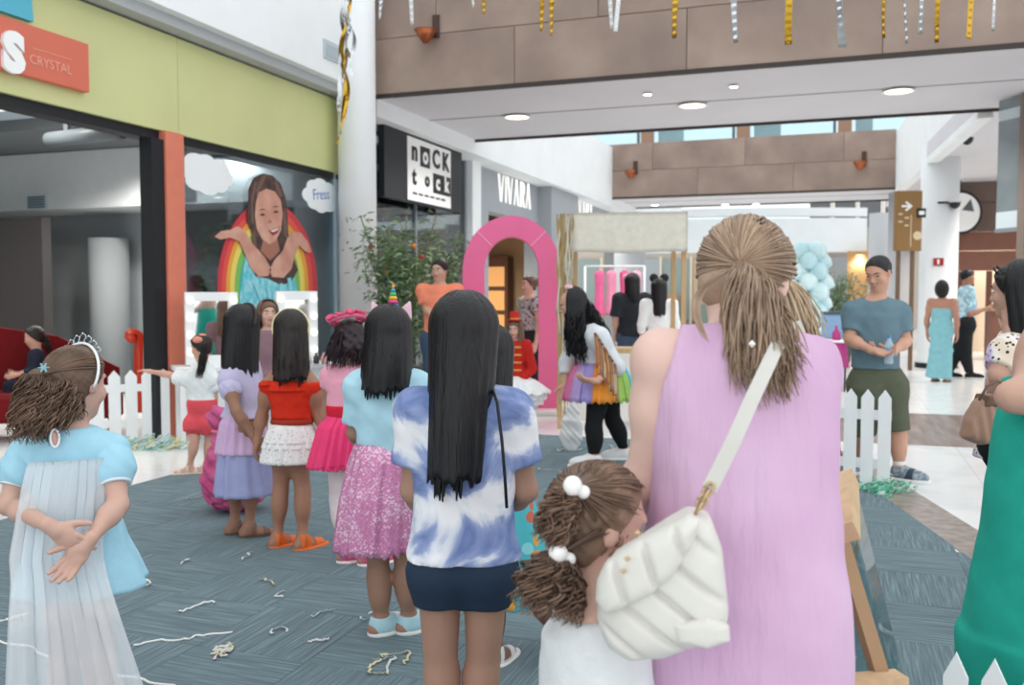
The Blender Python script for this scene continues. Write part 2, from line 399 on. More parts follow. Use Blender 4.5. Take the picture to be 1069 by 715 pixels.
# shop sign
XF = XS+.001
p0, p1 = onx(-70, 20, XF), onx(86, 95, XF); 
pt, pb = onx(86, 47, XF), onx(86, 97, XF)
sg = empty('shop_sign', (XF, float(pt[1]), float(pb[2])), label='orange shop sign panel with a rounded white letter and thin lettering', cat='sign')
hS = float(pt[2]-pb[2])
box('sign_panel', 0, 0.07, -2.2, 0, 0, hS, mat('sign_orange', '#d8705a', .5), sg, .006)
yS = float(onx(12, 57, XF+.07)[1]-pt[1]); zS = float(onx(12, 57, XF+.07)[2]-pb[2])
M_letter = mat('white_letter', '#f6f7f5', .5)
obj('letter', textmesh('S', hS*.95, M_letter, .015, .028), sg, loc=(.085, yS, zS), rot=(math.pi/2, 0, math.pi/2))
yS = float(onx(53, 68, XF+.07)[1]-pt[1]); zS = float(onx(53, 68, XF+.07)[2]-pb[2])
obj('lettering', textmesh('CRYSTAL', .105, mat('pale_letter', '#e9a690', .5), .003), sg, loc=(.073, yS, zS), rot=(math.pi/2, 0, math.pi/2))
box('underline', .07, .074, yS-.18, yS+.22, zS+.09, zS+.096, mat('pale_letter'), sg)
pq = onx(24, 28, XF)
o = obj('sign_panel', mesh(*prism([(-2.0, 0), (0.06, 0), (-.02, .9), (-2.0, .9)], 0, 0, .05), mat('sign_blue', '#58b6cf', .5)), loc=(XF, float(pq[1]), float(pq[2])+.05), label='sky blue panel above the orange shop sign', cat='sign')

# decals on the window
XD = XS-.014
def dec(parent, name, pts, layer, m):
    P = [onx(u, v, XD+.003*layer) for u, v in pts]
    o0 = np.array(parent.location); q = [(float(p[1]-o0[1]), float(p[2]-o0[2])) for p in P]
    return obj(name, mesh(*prism(q, 0, XD+.003*layer-o0[0], XD+.003*layer+.0025-o0[0]), m), parent)
def decal_cloud(u, v, w, h, seed, label):
    p = onx(u, v, XD); e = onx(u+w/2, v, XD); t = onx(u, v-h/2, XD)
    o = empty('cloud_decal', p, label=label, cat='decal', group='cloud decals on the shop window')
    obj('cloud', mesh(*prism(cloud_poly(0, float(e[1]-p[1]), float(t[2]-p[2]), 8, .003, seed), 0, 0.0, .003), mat('decal_white', '#f3f6f7', .6)), o)
    return o
decal_cloud(216, 182, 54, 46, 3, 'larger white cloud decal near the orange post on the shop window')
c2 = decal_cloud(335, 205, 36, 38, 5, 'smaller white cloud decal with blue lettering beside the round white pillar')
obj('lettering', textmesh('Fress', .19, mat('decal_blue', '#5a7fc0', .6), .001), c2, loc=(.005, 0, .02), rot=(math.pi/2, -.12, math.pi/2))
gd = empty('poster_decal', onx(280, 250, XD), label='window decal of a smiling girl leaning on her elbows before a rainbow', cat='decal')
def arch(uc, vb, a, b, vbot):
    return [(uc+a*math.cos(t), vb-b*math.sin(t)) for t in np.linspace(math.pi, 0, 40)] + [(uc+a, vbot), (uc-a, vbot)]
for i, (a, b, col) in enumerate(((52, 88, '#cf3f49'), (47.5, 82, '#e2574b'), (43, 75, '#e8a63f'), (39, 69, '#edd76a'), (34, 61, '#7fbf62'), (29, 53, '#43b6a8'))):
    uc = 279
    dec(gd, 'rainbow_band', arch(uc, 300, a, b*1.02, 345), i, mat('rainbow_%d' % i, col, .6))
M_dress = mat('decal_dress', '#58c4d6', .7, col2='#a9e2ea', vscale=14); M_sk = mat('decal_skin', '#c98f7d', .7, col2='#dba994', vscale=5); M_hr = mat('decal_hair', '#3a2b2b', .7, col2='#5f4a43', vscale=12)
dec(gd, 'dress', [(252, 345), (250, 310), (256, 268), (268, 262), (292, 262), (304, 270), (311, 310), (309, 345)], 7, M_dress)
dec(gd, 'hair', [(259, 214), (259, 198), (264, 186), (274, 181), (284, 183), (293, 192), (298, 206), (300, 226), (301, 243), (304, 262), (311, 282), (304, 294), (294, 298), (280, 291), (266, 288), (262, 268), (264, 246), (258, 230)], 8, M_hr)
for a_ in ([(262, 205), (266, 190), (268, 190), (264, 212), (265, 235), (262, 232)], [(274, 183), (279, 182), (272, 196), (268, 206), (267, 198)], [(286, 186), (291, 193), (295, 205), (292, 206), (288, 198)], [(297, 215), (299, 230), (300, 250), (297, 246), (295, 230)], [(263, 245), (266, 240), (268, 262), (272, 274), (266, 268)]): dec(gd, 'hair_lock', a_, 8.6, mat('decal_hair_light', '#75584c', .7))
dec(gd, 'neck', [(275, 248), (289, 248), (292, 262), (282, 272), (272, 262)], 8.8, mat('decal_neck', '#a8705f', .7))
dec(gd, 'face', [(267, 212), (270, 201), (278, 197), (287, 200), (293, 209), (295, 224), (293, 240), (288, 251), (281, 255), (274, 250), (268, 239), (266, 226)], 9, M_sk)
dec(gd, 'arm', [(224, 247), (231, 241), (240, 240), (248, 236), (256, 241), (264, 255), (276, 268), (283, 281), (280, 288), (270, 289), (262, 280), (256, 266), (250, 252), (240, 248), (230, 250)], 10, M_sk)
dec(gd, 'arm', [(325, 263), (321, 252), (314, 243), (306, 241), (300, 248), (295, 262), (286, 272), (281, 282), (284, 289), (296, 290), (304, 281), (308, 266), (312, 256), (318, 262), (322, 264)], 10, M_sk)
dec(gd, 'mouth', [(280, 240), (286, 240), (292, 236), (290, 243), (285, 246)], 11, mat('decal_lip', '#9c3d3f', .6))
dec(gd, 'teeth', [(281.5, 240.6), (286, 240.4), (291, 237.6), (289, 240.5), (285, 242)], 12, M_letter)
for uu, vv in ((274, 224), (288, 221)):
    dec(gd, 'eye', [(uu-3.2, vv+.6), (uu, vv-1.4), (uu+3.2, vv), (uu, vv+1.4)], 11, M_hr)
    dec(gd, 'eyebrow', [(uu-4, vv-4.5), (uu, vv-6.2), (uu+4, vv-5), (uu, vv-5)], 11, M_hr)
dec(gd, 'nose', [(281, 228), (284, 232), (280, 233.5)], 11, mat('decal_nose', '#b57967', .7))
for (a, b) in (((266, 295), (274, 318)), ((280, 300), (284, 330)), ((294, 296), (290, 322)), ((302, 290), (304, 316))):
    dec(gd, 'fold', [(a[0]-2, a[1]), (a[0]+2, a[1]), (b[0]+1, b[1]), (b[0]-1, b[1])], 11, mat('decal_fold', '#8fdbe6', .7))

# ---------------------------------------------------------------- round white pillar, left shops beyond
pp = at(374, 300, 12.0)
obj('wall_pillar', mesh(*lathe([(.24, 0), (.24, 8)], 40), M_white, True), loc=(pp[0], pp[1], 0), label='round white pillar beside the yellow shop', cat='column', kind='structure')
XL = -6.35
M_fgrey = mat('grey_facade', '#a3a9ae', .7, var=.02, vscale=2)
SLAB0, SLAB1 = 3.78, 5.35
box('trim_4', -6.6, -5.9, 11.2, 36, SLAB0, SLAB1, M_white, label='white upper-floor slab edge along the left shops', cat='trim', kind='structure')
Y1 = float(onx(487, 250, XL)[1]); Y2 = float(onx(496, 250, XL)[1]); Y3 = float(onx(562, 250, XL)[1]); Y4 = float(onx(591, 250, XL)[1]); Y5 = float(onx(632, 250, XL)[1])
# shop with the black sign: dark glazed front
box('wall_left_shop_dark', -8.4, XL-.6, 11.3, Y1-.02, 0, SLAB0, mat('dark_shop_inside', '#4a4d52', .8), label='dark interior behind the black sign shop window', cat='wall', kind='structure')
wd = empty('window_2', (XL, 11.25, 0), label='glazed front of the shop under the black sign', cat='window', kind='structure')
box('window_pane', -.02, -.008, .02, Y1-11.3, .3, SLAB0-.02, glass('shop_glass2', '#cfdadd', .08), wd)
for k in range(3): box('mullion', -.06, .02, k*(Y1-11.35)/2, k*(Y1-11.35)/2+.05, 0, SLAB0-.01, M_alu, wd)
box('window_sill', -.1, .04, 0, Y1-11.3, 0, .3, M_alu, wd)
box('wall_left_pier', XL-.1, XL+.12, Y1, Y2, 0, SLAB0, M_white, label='slim white pier between the black-sign shop and the grey shop', cat='wall', kind='structure')
# goods on shelves behind this window
cols = ['#d6474a', '#f2e3d3', '#d98f3e', '#5f8f6a', '#e6e6ea', '#b04f6e', '#f4c34a']
CN = dict(zip(cols, ['red', 'cream', 'ochre', 'green', 'white', 'plum', 'yellow'])); ON = ['first', 'second', 'third', 'fourth', 'fifth', 'sixth', 'seventh', 'eighth', 'ninth']
for r_ in range(4):
    sh = box('display_shelf', XL-.55, XL-.15, 11.5, Y1-.2, .7+r_*.62, .73+r_*.62, mat('shelf_grey', '#8b8f93', .6), label='grey shelf behind the glass under the black sign, %s from the floor' % ['first', 'second', 'third', 'fourth'][r_], cat='shelf', group='shelves in the black-sign shop')
    for k in range(9):
        y = 11.7+k*(Y1-12.1)/8.5+rnd.uniform(-.05, .05); w_, h_ = rnd.uniform(.09, .17), rnd.uniform(.18, .4); cc = rnd.choice(cols)
        if rnd.random() < .5:
            obj('boxed_toy', mesh(*boxg(-.1, .1, -w_, w_, 0, h_, .01), mat('goods_'+cc, cc, .5)), loc=(XL-.35, y, .73+r_*.62), label='%s boxed toy on the %s shelf under the black sign, %s from the pillar' % (CN[cc], ON[r_], ON[k]), cat='box', group='goods in the black-sign shop')
        else:
            obj('vase', mesh(*lathe([(.05, 0), (w_*.8, h_*.3), (w_*.7, h_*.6), (.03, h_*.8), (.045, h_)], 16), mat('goods_'+cc, cc, .5), True), loc=(XL-.35, y, .73+r_*.62), label='%s rounded ornament on the %s shelf under the black sign, %s from the pillar' % (CN[cc], ON[r_], ON[k]), cat='vase', group='ornaments in the black-sign shop')
# black sign
XN = XL+.28
a, b, c_, d_ = onx(401, 128, XN), onx(482, 160, XN), onx(482, 219, XN), onx(401, 205, XN)
ns = empty('shop_sign', (XN-.1, float(a[1]), float(d_[2])), label='black shop sign with white patchwork square of letters', cat='sign')
Wn = float(b[1]-a[1]); Hn = float(a[2]-d_[2])
box('sign_board', 0, .1, 0, Wn, 0, Hn, mat('sign_black', '#1d2227', .5), ns, .005)
box('bracket', -.17, 0, .3, .4, Hn*.4, Hn*.5, M_alu, ns); box('bracket', -.17, 0, Wn-.4, Wn-.3, Hn*.4, Hn*.5, M_alu, ns)
q0, q1 = onx(425, 150, XN)[1]-a[1], onx(470, 150, XN)[1]-a[1]
sqz0, sqz1 = Hn*.03, Hn*.94; sw = float(q1-q0)
box('square', .1, .108, float(q0), float(q1), sqz0, sqz1, M_letter, ns)
M_ink = mat('sign_ink', '#1d2227', .5)
sh_ = sqz1-sqz0
letters = [('n', .14, .76, 0, .42), ('o', .38, .74, 1, .36), ('C', .63, .74, 0, .4), ('K', .86, .74, 0, .4), ('t', .13, .36, 0, .36), ('o', .42, .36, 0, .3), ('c', .67, .36, 1, .34), ('k', .88, .36, 1, .34)]
for ch, fx, fz, inv, s_ in letters:
    if inv: box('letter_tile', .108, .112, float(q0)+(fx-.11)*sw, float(q0)+(fx+.11)*sw, sqz0+(fz-.16)*sh_, sqz0+(fz+.17)*sh_, M_ink, ns)
    obj('letter', textmesh(ch, sh_*s_*1.05, M_letter if inv else M_ink, .004, .012), ns, loc=(.116, float(q0)+fx*sw, sqz0+fz*sh_+.02), rot=(math.pi/2, 0, math.pi/2))
for k in range(6): box('tagline_dash', .108, .112, float(q0)+(.1+k*.13)*sw, float(q0)+(.2+k*.13)*sw, sqz0+.1*sh_, sqz0+.14*sh_, mat('tag_grey', '#5d6166'), ns)
# grey shop with white letters
wg = empty('wall_left_grey', (XL, Y2, 0), label='grey shop facade with an opening under white letters', cat='wall', kind='structure')
oy0, oy1, oz = float(onx(510, 250, XL)[1])-Y2, Y3-Y2-.1, float(onx(530, 225, XL)[2])
box('facade', -.3, 0, 0, Y3-Y2, oz, SLAB0, M_fgrey, wg); box('facade', -.3, 0, 0, oy0, 0, oz, M_fgrey, wg); box('facade', -.3, 0, oy1, Y3-Y2, 0, oz, M_fgrey, wg)
box('wall_left_grey_room', -8.6, -8.5, Y2-1, Y4+6, 0, SLAB0, mat('beige_wall', '#d9bd9c', .8), label='warm beige back wall inside the grey shop', cat='wall', kind='structure')
box('wall_left_grey_end', -8.5, XL-.31, Y3+1.0, Y3+1.1, 0, SLAB0, mat('beige_wall'), label='warm beige side wall inside the grey shop', cat='wall', kind='structure')
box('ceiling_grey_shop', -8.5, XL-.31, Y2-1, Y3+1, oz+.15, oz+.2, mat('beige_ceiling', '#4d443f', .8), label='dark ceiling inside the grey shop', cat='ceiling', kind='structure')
box('wall_left_grey_panel', -8.45, XL-.5, float(ony(533, 260, 1)[1])*0+Y3+.93, Y3+.99, 0, 3.2, mat('beige_panel', '#cda77f', .7), label='tan panel wall inside the grey shop', cat='wall', kind='structure')
cab = empty('display_cabinet', (-7.6, Y3+.5, 0), label='brown display cabinet with lit shelf inside the grey shop', cat='cabinet')
box('cabinet_body', -.5, .35, 0, .4, 0, 2.3, mat('cabinet_brown', '#6b4634', .6), cab, .01)
for k in range(3): box('lit_niche', -.42, .27, -.01, 0, .5+k*.55, .95+k*.55, mat('niche_glow', '#e2a05c', .6, emit='#ffbf7d', estr=.3), cab)
downlight('shop_downlight', (-7.5, (Y2+Y3)/2, oz+.149), .1, 'warm downlight in the ceiling of the grey shop', 8, None, 120, '#ffd9a8')
yv = float(onx(538, 198, XL)[1])-0; zv = float(onx(538, 201, XL)[2])
M_lit = mat('lit_letter', '#ffffff', .5, emit='#fffaf0', estr=.35)
sgn = empty('shop_letters', (XL, yv, zv), label='white lit letters on the grey facade near the pink arch', cat='sign', group='lit letters of the grey shop')
wv = float(onx(556, 205, XL)[1]-onx(521, 193, XL)[1]); hv = float(onx(524, 183, XL)[2]-onx(524, 211, XL)[2])
def vivara(parent, w_, h_):
    t = .16*h_; x = 0; Wd = {'V': .62, 'I': .2, 'A': .62, 'R': .55}; tot = sum(Wd[k] for k in 'VIVARA')
    for ch in 'VIVARA':
        ww = Wd[ch]/tot*w_*.84; g = ww*.3
        if ch == 'V': P = [[(0, h_), (g, h_), (ww*.5+g*.35, 0), (ww*.5-g*.35, 0)], [(ww-g*.6, h_), (ww, h_), (ww*.5+g*.4, 0), (ww*.5, 0)]]
        elif ch == 'A': P = [[(0, 0), (g*.6, 0), (ww*.5+.02, h_), (ww*.5-g*.3, h_)], [(ww-g, 0), (ww, 0), (ww*.5+g*.4, h_), (ww*.5-g*.4, h_)]]
        elif ch == 'I': P = [[(ww*.2, 0), (ww*.85, 0), (ww*.85, h_), (ww*.2, h_)]]
        else: P = [[(0, 0), (g, 0), (g, h_), (0, h_)], [(g, h_), (ww*.9, h_*.95), (ww, h_*.75), (ww*.9, h_*.5), (g, h_*.45)], [(g, h_*.5), (ww*.6, h_*.5), (ww, 0), (ww-g, 0)]]
        obj('letter', mesh(*join([prism([(x+a_-w_/2, b_-h_/2) for a_, b_ in q], 0, .002, .012) for q in P]), M_lit), parent); x += Wd[ch]/tot*w_
vivara(sgn, wv, hv)
box('wall_left_corner', XL-.3, XL+.3, Y3, Y4, 0, SLAB0, M_fgrey, label='grey projecting pier at the corner of the grey shop', cat='wall', kind='structure')
wf = empty('wall_left_far', (XL, Y4, 0), label='far grey facade with a second set of lit letters', cat='wall', kind='structure')
box('facade', -.3, 0, .0, 9.5, 2.9, SLAB0, M_fgrey, wf); box('facade', -.3, 0, 0, .6, 0, 2.9, M_fgrey, wf); box('facade', -.3, 0, 5, 9.5, 0, 2.9, M_fgrey, wf)
yv2 = float(onx(606, 218, XL)[1])+.25; zv2 = float(onx(604, 217, XL)[2])
sg2 = empty('shop_letters', (XL, yv2, zv2), label='white lit letters on the far grey facade above the cream canopy', cat='sign', group='lit letters of the grey shop')
vivara(sg2, wv*.95, hv*.9)

# ---------------------------------------------------------------- foot bridges overhead
def stone(N, L, co, b):
    n = N.new('ShaderNodeTexNoise'); n.inputs['Scale'].default_value = 1.2; n.inputs['Detail'].default_value = 7
    oi = N.new('ShaderNodeObjectInfo'); sc = N.new('ShaderNodeVectorMath'); sc.operation = 'SCALE'; sc.inputs[0].default_value = (17, 31, 53)
    L.new(oi.outputs['Random'], sc.inputs['Scale']); ad = N.new('ShaderNodeVectorMath'); L.new(co, ad.inputs[0]); L.new(sc.outputs[0], ad.inputs[1])
    L.new(ad.outputs[0], n.inputs['Vector'])
    return ramp(N, L, n.outputs['Fac'], [(0.3, '#897870'), (0.5, '#998579'), (0.7, '#a99588')])
M_stone = nodemat('brown_stone_cladding', stone, .5, .3)
def bridge(label, x0, x1, y0, y1, z0, z1, pw, rows):
    o = empty('footbridge', (x0, y0, z0), label=label, cat='bridge', kind='structure', group='footbridges across the mall')
    box('deck', 0, x1-x0, .06, y1-y0, 0.02, .35, M_softwhite, o)
    box('edge_trim', 0, x1-x0, -.01, .05, -.03, .02, mat('edge_dark', '#3b332f', .6), o)
    box('edge_trim', 0, x1-x0, y1-y0, y1-y0+.05, -.02, .35, mat('edge_dark'), o)
    box('parapet_core', 0, x1-x0, .05, .1, .02, z1-z0, M_stone, o)
    nx_ = int(round((x1-x0)/pw)); 
    for r_ in range(rows):
        off = 0.5*(r_ % 2)
        xs = sorted(set([0, x1-x0] + [(k+off)*(x1-x0)/nx_ for k in range(nx_+1) if 0 < (k+off)*(x1-x0)/nx_ < x1-x0]))
        for a_, b_ in zip(xs[:-1], xs[1:]):
            h0, h1 = r_*(z1-z0)/rows, (r_+1)*(z1-z0)/rows
            q = boxg(0, b_-a_-.008, 0, .05, 0, h1-h0-.008, .002)
            obj('cladding_panel', mesh(*q, M_stone), o, loc=(a_, rnd.uniform(-.003, .003), h0+.004))
    box('soffit_groove', 0, x1-x0, (y1-y0)*.5, (y1-y0)*.5+.03, .012, .02, mat('groove_grey', '#9b9ba0', .7), o)
    return o
bridge('near brown-clad footbridge with white soffit across the top of the view', -6.0, 4.6, 11.0, 14.7, 4.0, 5.45, 2.3, 2)
bridge('far brown-clad footbridge seen under the near one', -6.0, 1.15, 24.6, 27.6, 4.0, 5.43, 2.4, 2)
def soffit_pt(u, v, z=4.0):
    r_ = ray(u, v); return CAM + r_*((z-CAMH)/r_[2])
for k, (u, v) in enumerate(((540, 122), (723, 110), (938, 95))):
    downlight('soffit_downlight', soffit_pt(u, v), .17, '%s wide warm downlight in the near bridge soffit' % ['leftmost', 'middle', 'rightmost'][k], 2.0, 'wide downlights in the near soffit', 120, '#ffe2bd')
for k, (u, v) in enumerate(((676, 98), (766, 90))):
    downlight('soffit_spot', soffit_pt(u, v), .05, 'small bright spot in the near bridge soffit, %s of the pair' % ['left', 'right'][k], 10, 'small spots in the near soffit')
for k, (u, v) in enumerate(((684, 214), (757, 213.5), (789, 213))):
    downlight('soffit_spot', soffit_pt(u, v), .1, 'bright spot under the far brown bridge, %s of three' % ['leftmost', 'middle', 'rightmost'][k], 10, 'spots in the far soffit', 150)
def walllight(u, v, Y, s, label):
    p = ony(u, v, Y-.012); o = empty('wall_light', p, label=label, cat='wall light', group='copper lights on the bridge cladding')
    obj('lamp_cup', mesh(*lathe([(.02*s, -.1*s), (.07*s, -.04*s), (.11*s, .03*s), (.1*s, .03*s), (.05*s, -.03*s)], 18), mat('copper', '#a8613f', .35, metal=.8), True), o, loc=(0, -.13*s, 0))
    box('arm', -.012*s, .012*s, -.13*s, 0, -.02*s, 0, mat('lamp_brown', '#4a3329', .5), o); box('wall_plate', .02*s, .09*s, -.02, 0.0, -.02*s, .2*s, mat('lamp_brown'), o)
walllight(450, 38, 11.0, 1.3, 'copper cup light on the near brown bridge'); walllight(660, 181, 24.6, 1.6, 'copper cup light at the left end of the far brown bridge'); walllight(898, 172, 24.6, 1.6, 'copper cup light at the right end of the far brown bridge')

# ---------------------------------------------------------------- right hand side: slab, column, shops
SR = [(1.75, 14.7), (1.15, 24.6), (1.15, 30), (12, 30), (12, 14.7)]
obj('ceiling', mesh(*prism(SR, 2, 4.02, 4.3), M_softwhite), label='white ceiling over the right side of the mall', cat='ceiling', kind='structure')
obj('trim_5', mesh(*prism([(1.75, 14.75), (1.95, 14.75), (1.35, 24.55), (1.15, 24.55)], 2, 3.9, 5.35), M_white), label='white upper-floor slab edge on the right of the opening', cat='trim', kind='structure')
for k, (x_, y_) in enumerate(((3.4, 17.0), (3.4, 21.0), (6.5, 19.0))):  # lamps added to brighten the right background, no such fittings known
    downlight('added_downlight', (x_, y_, 4.02), .14, 'added round downlight in the white right ceiling, %s' % ['nearest', 'furthest', 'rightmost'][k], 5, 'added downlights in the right ceiling', 160)
cp = at(979, 300, 18.0)
obj('wall_column', mesh(*lathe([(.37, 0), (.37, .12), (.345, .13), (.345, 4.3)], 40), M_white, True), loc=(cp[0], cp[1], 0), label='round white column with a red fire sign', cat='column', kind='structure')
obj('baseboard_column', mesh(*lathe([(.385, 0), (.385, .1), (.37, .1)], 40), M_black), loc=(cp[0], cp[1], 0), label='black skirting ring around the round white column', cat='baseboard', kind='structure')
# fire sign on the column
nrm = -(np.array([cp[0], cp[1], 0])/np.linalg.norm(cp[:2])); an = math.atan2(nrm[1], nrm[0])
fs = empty('fire_sign', (cp[0]+nrm[0]*.35, cp[1]+nrm[1]*.35, float(at(979, 273, 17.6)[2])), an+math.pi/2, label='small red fire equipment sign on the round white column', cat='sign')
box('plate', -.09, .09, -.015, 0, -.07, .07, mat('fire_red', '#a8252c', .5), fs); box('pictogram', -.018, .018, -.02, -.015, -.045, .03, M_letter, fs); box('pictogram_top', -.03, .03, -.02, -.015, .03, .042, M_letter, fs)
# dome cameras
for k, (u, v, d) in enumerate(((1009, 174, 15.5), (997, 210, 17.6))):
    p = at(u, v, d)
    if k == 0: p[2] = 4.02
    o = empty('security_camera', p, label=['black dome security camera on the white ceiling', 'small black camera on the side of the white column'][k], cat='camera')
    obj('dome', mesh(*lathe([(.10, 0), (.1, -.03), (.085, -.09), (.05, -.13), (.01, -.145)], 20), mat('dome_black', '#17191c', .25), True), o); 
    obj('mount', mesh(*lathe([(.12, 0), (.12, .0), (.12, -.02), (.1, -.025)], 20), mat('dome_white', '#dcdcdc', .4), True), o)
    if k == 1: box('wall_arm', -.3, .02, -.02, .02, -.03, .0, mat('dome_black'), o)
# hanging direction sign, brown
ds = empty('direction_sign', at(949, 230, 17.2), YAW, label='brown gold direction sign with white arrow beside the round column', cat='sign')
z1 = float(at(949, 199, 17.2)[2]-at(949, 230, 17.2)[2]); z0 = float(at(949, 262, 17.2)[2]-at(949, 230, 17.2)[2])
M_gold = mat('sign_gold_brown', '#8d6a3c', .45)
box('sign_panel', -.24, .24, 0, .12, z0, z1, M_gold, ds, .008)
for x in (-.16, .1): box('sign_post', x-.03, x+.03, .03, .09, -float(ds.location[2]), z0, mat('post_brown', '#6f5540', .5), ds)
obj('arrow', mesh(*join([prism([(-.14, .24), (-.14, .28), (.0, .28), (.0, .24)], 1, -.006, 0), prism([(-.05, .17), (.06, .26), (-.05, .35), (-.08, .33), (.0, .26), (-.08, .19)], 1, -.006, 0)]), M_letter), ds)
for k in range(4): box('text_line', -.2+(k % 2)*.12, -.12+(k % 2)*.12, -.005, 0, .1-.07*k, .13-.07*k, mat('sign_text', '#d8c6a4'), ds)
box('divider', .03, .045, -.005, 0, z0+.08, .1, mat('sign_text'), ds)
obj('round_icon', mesh(*lathe([(.08, 0), (.08, .006)], 20), mat('sign_text')), ds, loc=(.16, 0, -.28), rot=(math.pi/2, 0, 0))
box('white_icon', .14, .3, -.02, 0, .05, .22, M_black, ds); box('icon_mark', .17, .27, -.026, -.02, .1, .17, M_letter, ds)
# brown shop front far right
M_rb = mat('red_brown_panel', '#7b5142', .6, var=.06, vscale=3); M_rb2 = mat('taupe_panel', '#6c5a51', .6, var=.05, vscale=3)
yr = 24.0
x0, x1 = float(ony(1000, 250, yr)[0]), 12.0
zz = lambda v: float(ony(1020, v, yr)[2])
wr = empty('wall_right_shop', (x0, yr, 0), label='brown panelled shop fascia behind the round column', cat='wall', kind='structure')
for k, (va, vb, m_) in enumerate(((242, 262, M_rb), (262, 283, M_rb), (212, 242, M_rb2), (182, 212, M_rb2))):
    for q in range(4): box('fascia_board', q*2.2, q*2.2+2.19, 0, .1, zz(vb)+.01, zz(va), m_, wr, .005)
box('header', 0, 9, -.3, .1, zz(182), zz(174), M_black, wr)
for k, u in enumerate((1000, 1012, 1031, 1062)):
    xx = float(ony(u, 250, yr)[0])-x0; box('door_post', xx, xx+.12, 0, .12, 0, zz(283), mat('door_brown', '#6a4331', .5), wr)
box('wall_right_glow', x0, 12, yr+1.6, yr+1.7, 0, 4, mat('warm_wall', '#e6d2b8', .8), label='pale warm wall inside the brown shop', cat='wall', kind='structure')
box('ceiling_brown_shop', x0, 12, yr+.12, yr+1.6, 3.3, 3.4, M_softwhite, label='low white ceiling inside the brown shop', cat='ceiling', kind='structure')
for k in range(3):
    downlight('shop_downlight', (x0+.8+k*1.2, yr+.9, 3.3), .12, 'downlight inside the brown shop on the right, %s of three' % ['first', 'second', 'third'][k], 8, 'downlights in the brown shop', 90, '#ffe2bd')
# counter in front of the shop
ct = empty('shop_counter', (float(ony(1034, 330, 22)[0]), 22, 0), label='reddish wooden counter before the brown shop', cat='counter')
box('counter_body', 0, 2.2, 0, .6, 0, 1.05, M_rb, ct, .01); box('counter_top', -.05, 2.25, -.05, .65, 1.05, 1.1, mat('counter_top', '#a5775c', .4), ct, .01)
# round disc sign half hidden behind the column
dp = at(1001, 222, 21.5)
ro = empty('round_sign', dp, YAW, label='round white sign with black rim half hidden behind the white column', cat='sign')
obj('rim', mesh(*lathe([(.5, 0), (.5, .08)], 40), M_black), ro, rot=(math.pi/2, 0, 0)); obj('face', mesh(*lathe([(.44, .08), (.44, .09)], 40), M_letter), ro, rot=(math.pi/2, 0, 0))
box('hanger', -.02, .02, -.05, -.02, .48, 4.02-float(dp[2]), M_black, ro); 
obj('wedge_mark', mesh(*prism([(.02, .05), (.3, .02), (.22, .3)], 1, -.1, -.09), mat('tag_grey')), ro)
# glass screen and stone pier at right edge
gp0, gp1 = at(1038, 300, 12.6), at(1063, 300, 12.2)
gs = empty('glass_screen', (float(gp0[0]), float(gp0[1]), 0), math.atan2(float(gp1[1]-gp0[1]), float(gp1[0]-gp0[0])), label='hanging smoky glass shop screen at the right edge', cat='glass screen')
wgl = float(np.linalg.norm((gp1-gp0)[:2]))
za, zb = float(at(1050, 238, 12.4)[2]), 4.0
box('glass_pane', 0, wgl, 0, .015, za, zb, mat('smoky_glass', '#7d8c92', .08, spec=.8, col2='#8f9ca1', vscale=1.5, alpha=.75), gs)
box('lower_rail', 0, wgl, -.02, .035, za-.05, za, M_alu, gs); box('frosted_band', 0.0, wgl, -.004, 0, za, za+.22, mat('frost', '#c9d8de', .4), gs); box('frosted_band', 0, wgl, -.004, 0, zb-.28, zb-.14, mat('frost'), gs)
box('side_post', wgl, wgl+.12, -.05, .08, 0, zb, mat('pier_taupe', '#83766e', .5), gs)
pr = at(1069, 300, 12.2)
box('wall_right_pier', float(pr[0])+.02, float(pr[0])+1.2, float(pr[1])-.1, float(pr[1])+.6, 0, 4.0, mat('pier_taupe', '#83766e', .5), label='taupe stone pier at the right edge', cat='wall', kind='structure')

# ---------------------------------------------------------------- far end of the mall
def far_x(u, Y): return float(ony(u, 250, Y)[0])
YF = 36.0
fb = empty('wall_back', (far_x(700, YF), YF, 0), label='white far balcony band above shop fronts', cat='wall', kind='structure')
fz = lambda v, u=800: float(ony(u, v, YF)[2])
pts = []
for k in range(9):
    t = k/8; u = 640+ (905-640)*t; pts.append((far_x(u, YF+2.0*t*t)-fb.location[0], 2.0*t*t))
band = [(p[0], p[1]) for p in pts] + [(p[0], p[1]+.4) for p in pts[::-1]]
obj('balcony_band', mesh(*prism(band, 2, fz(262), fz(226)), M_white), fb); obj('balcony_rail', mesh(*prism(band, 2, fz(224), fz(215)), M_white), fb)
box('wall_far', -16, 16, 41.5, 41.8, 0, 4.6, mat('far_beige', '#cdbfae', .8, col2='#b9b3ad', vscale=.8), label='pale far wall closing the mall', cat='wall', kind='structure')
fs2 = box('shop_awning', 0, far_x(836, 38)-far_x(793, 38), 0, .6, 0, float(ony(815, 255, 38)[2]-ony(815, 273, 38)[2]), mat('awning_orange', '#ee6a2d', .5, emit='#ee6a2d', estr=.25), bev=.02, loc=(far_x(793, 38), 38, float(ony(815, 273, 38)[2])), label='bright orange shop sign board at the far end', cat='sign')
box('wall_far_shop', far_x(793, 38.6), far_x(812, 38.6), 38.6, 38.9, 0, float(ony(815, 273, 38)[2]), mat('awning_orange'), label='orange shop wall under the far orange board', cat='wall', kind='structure')
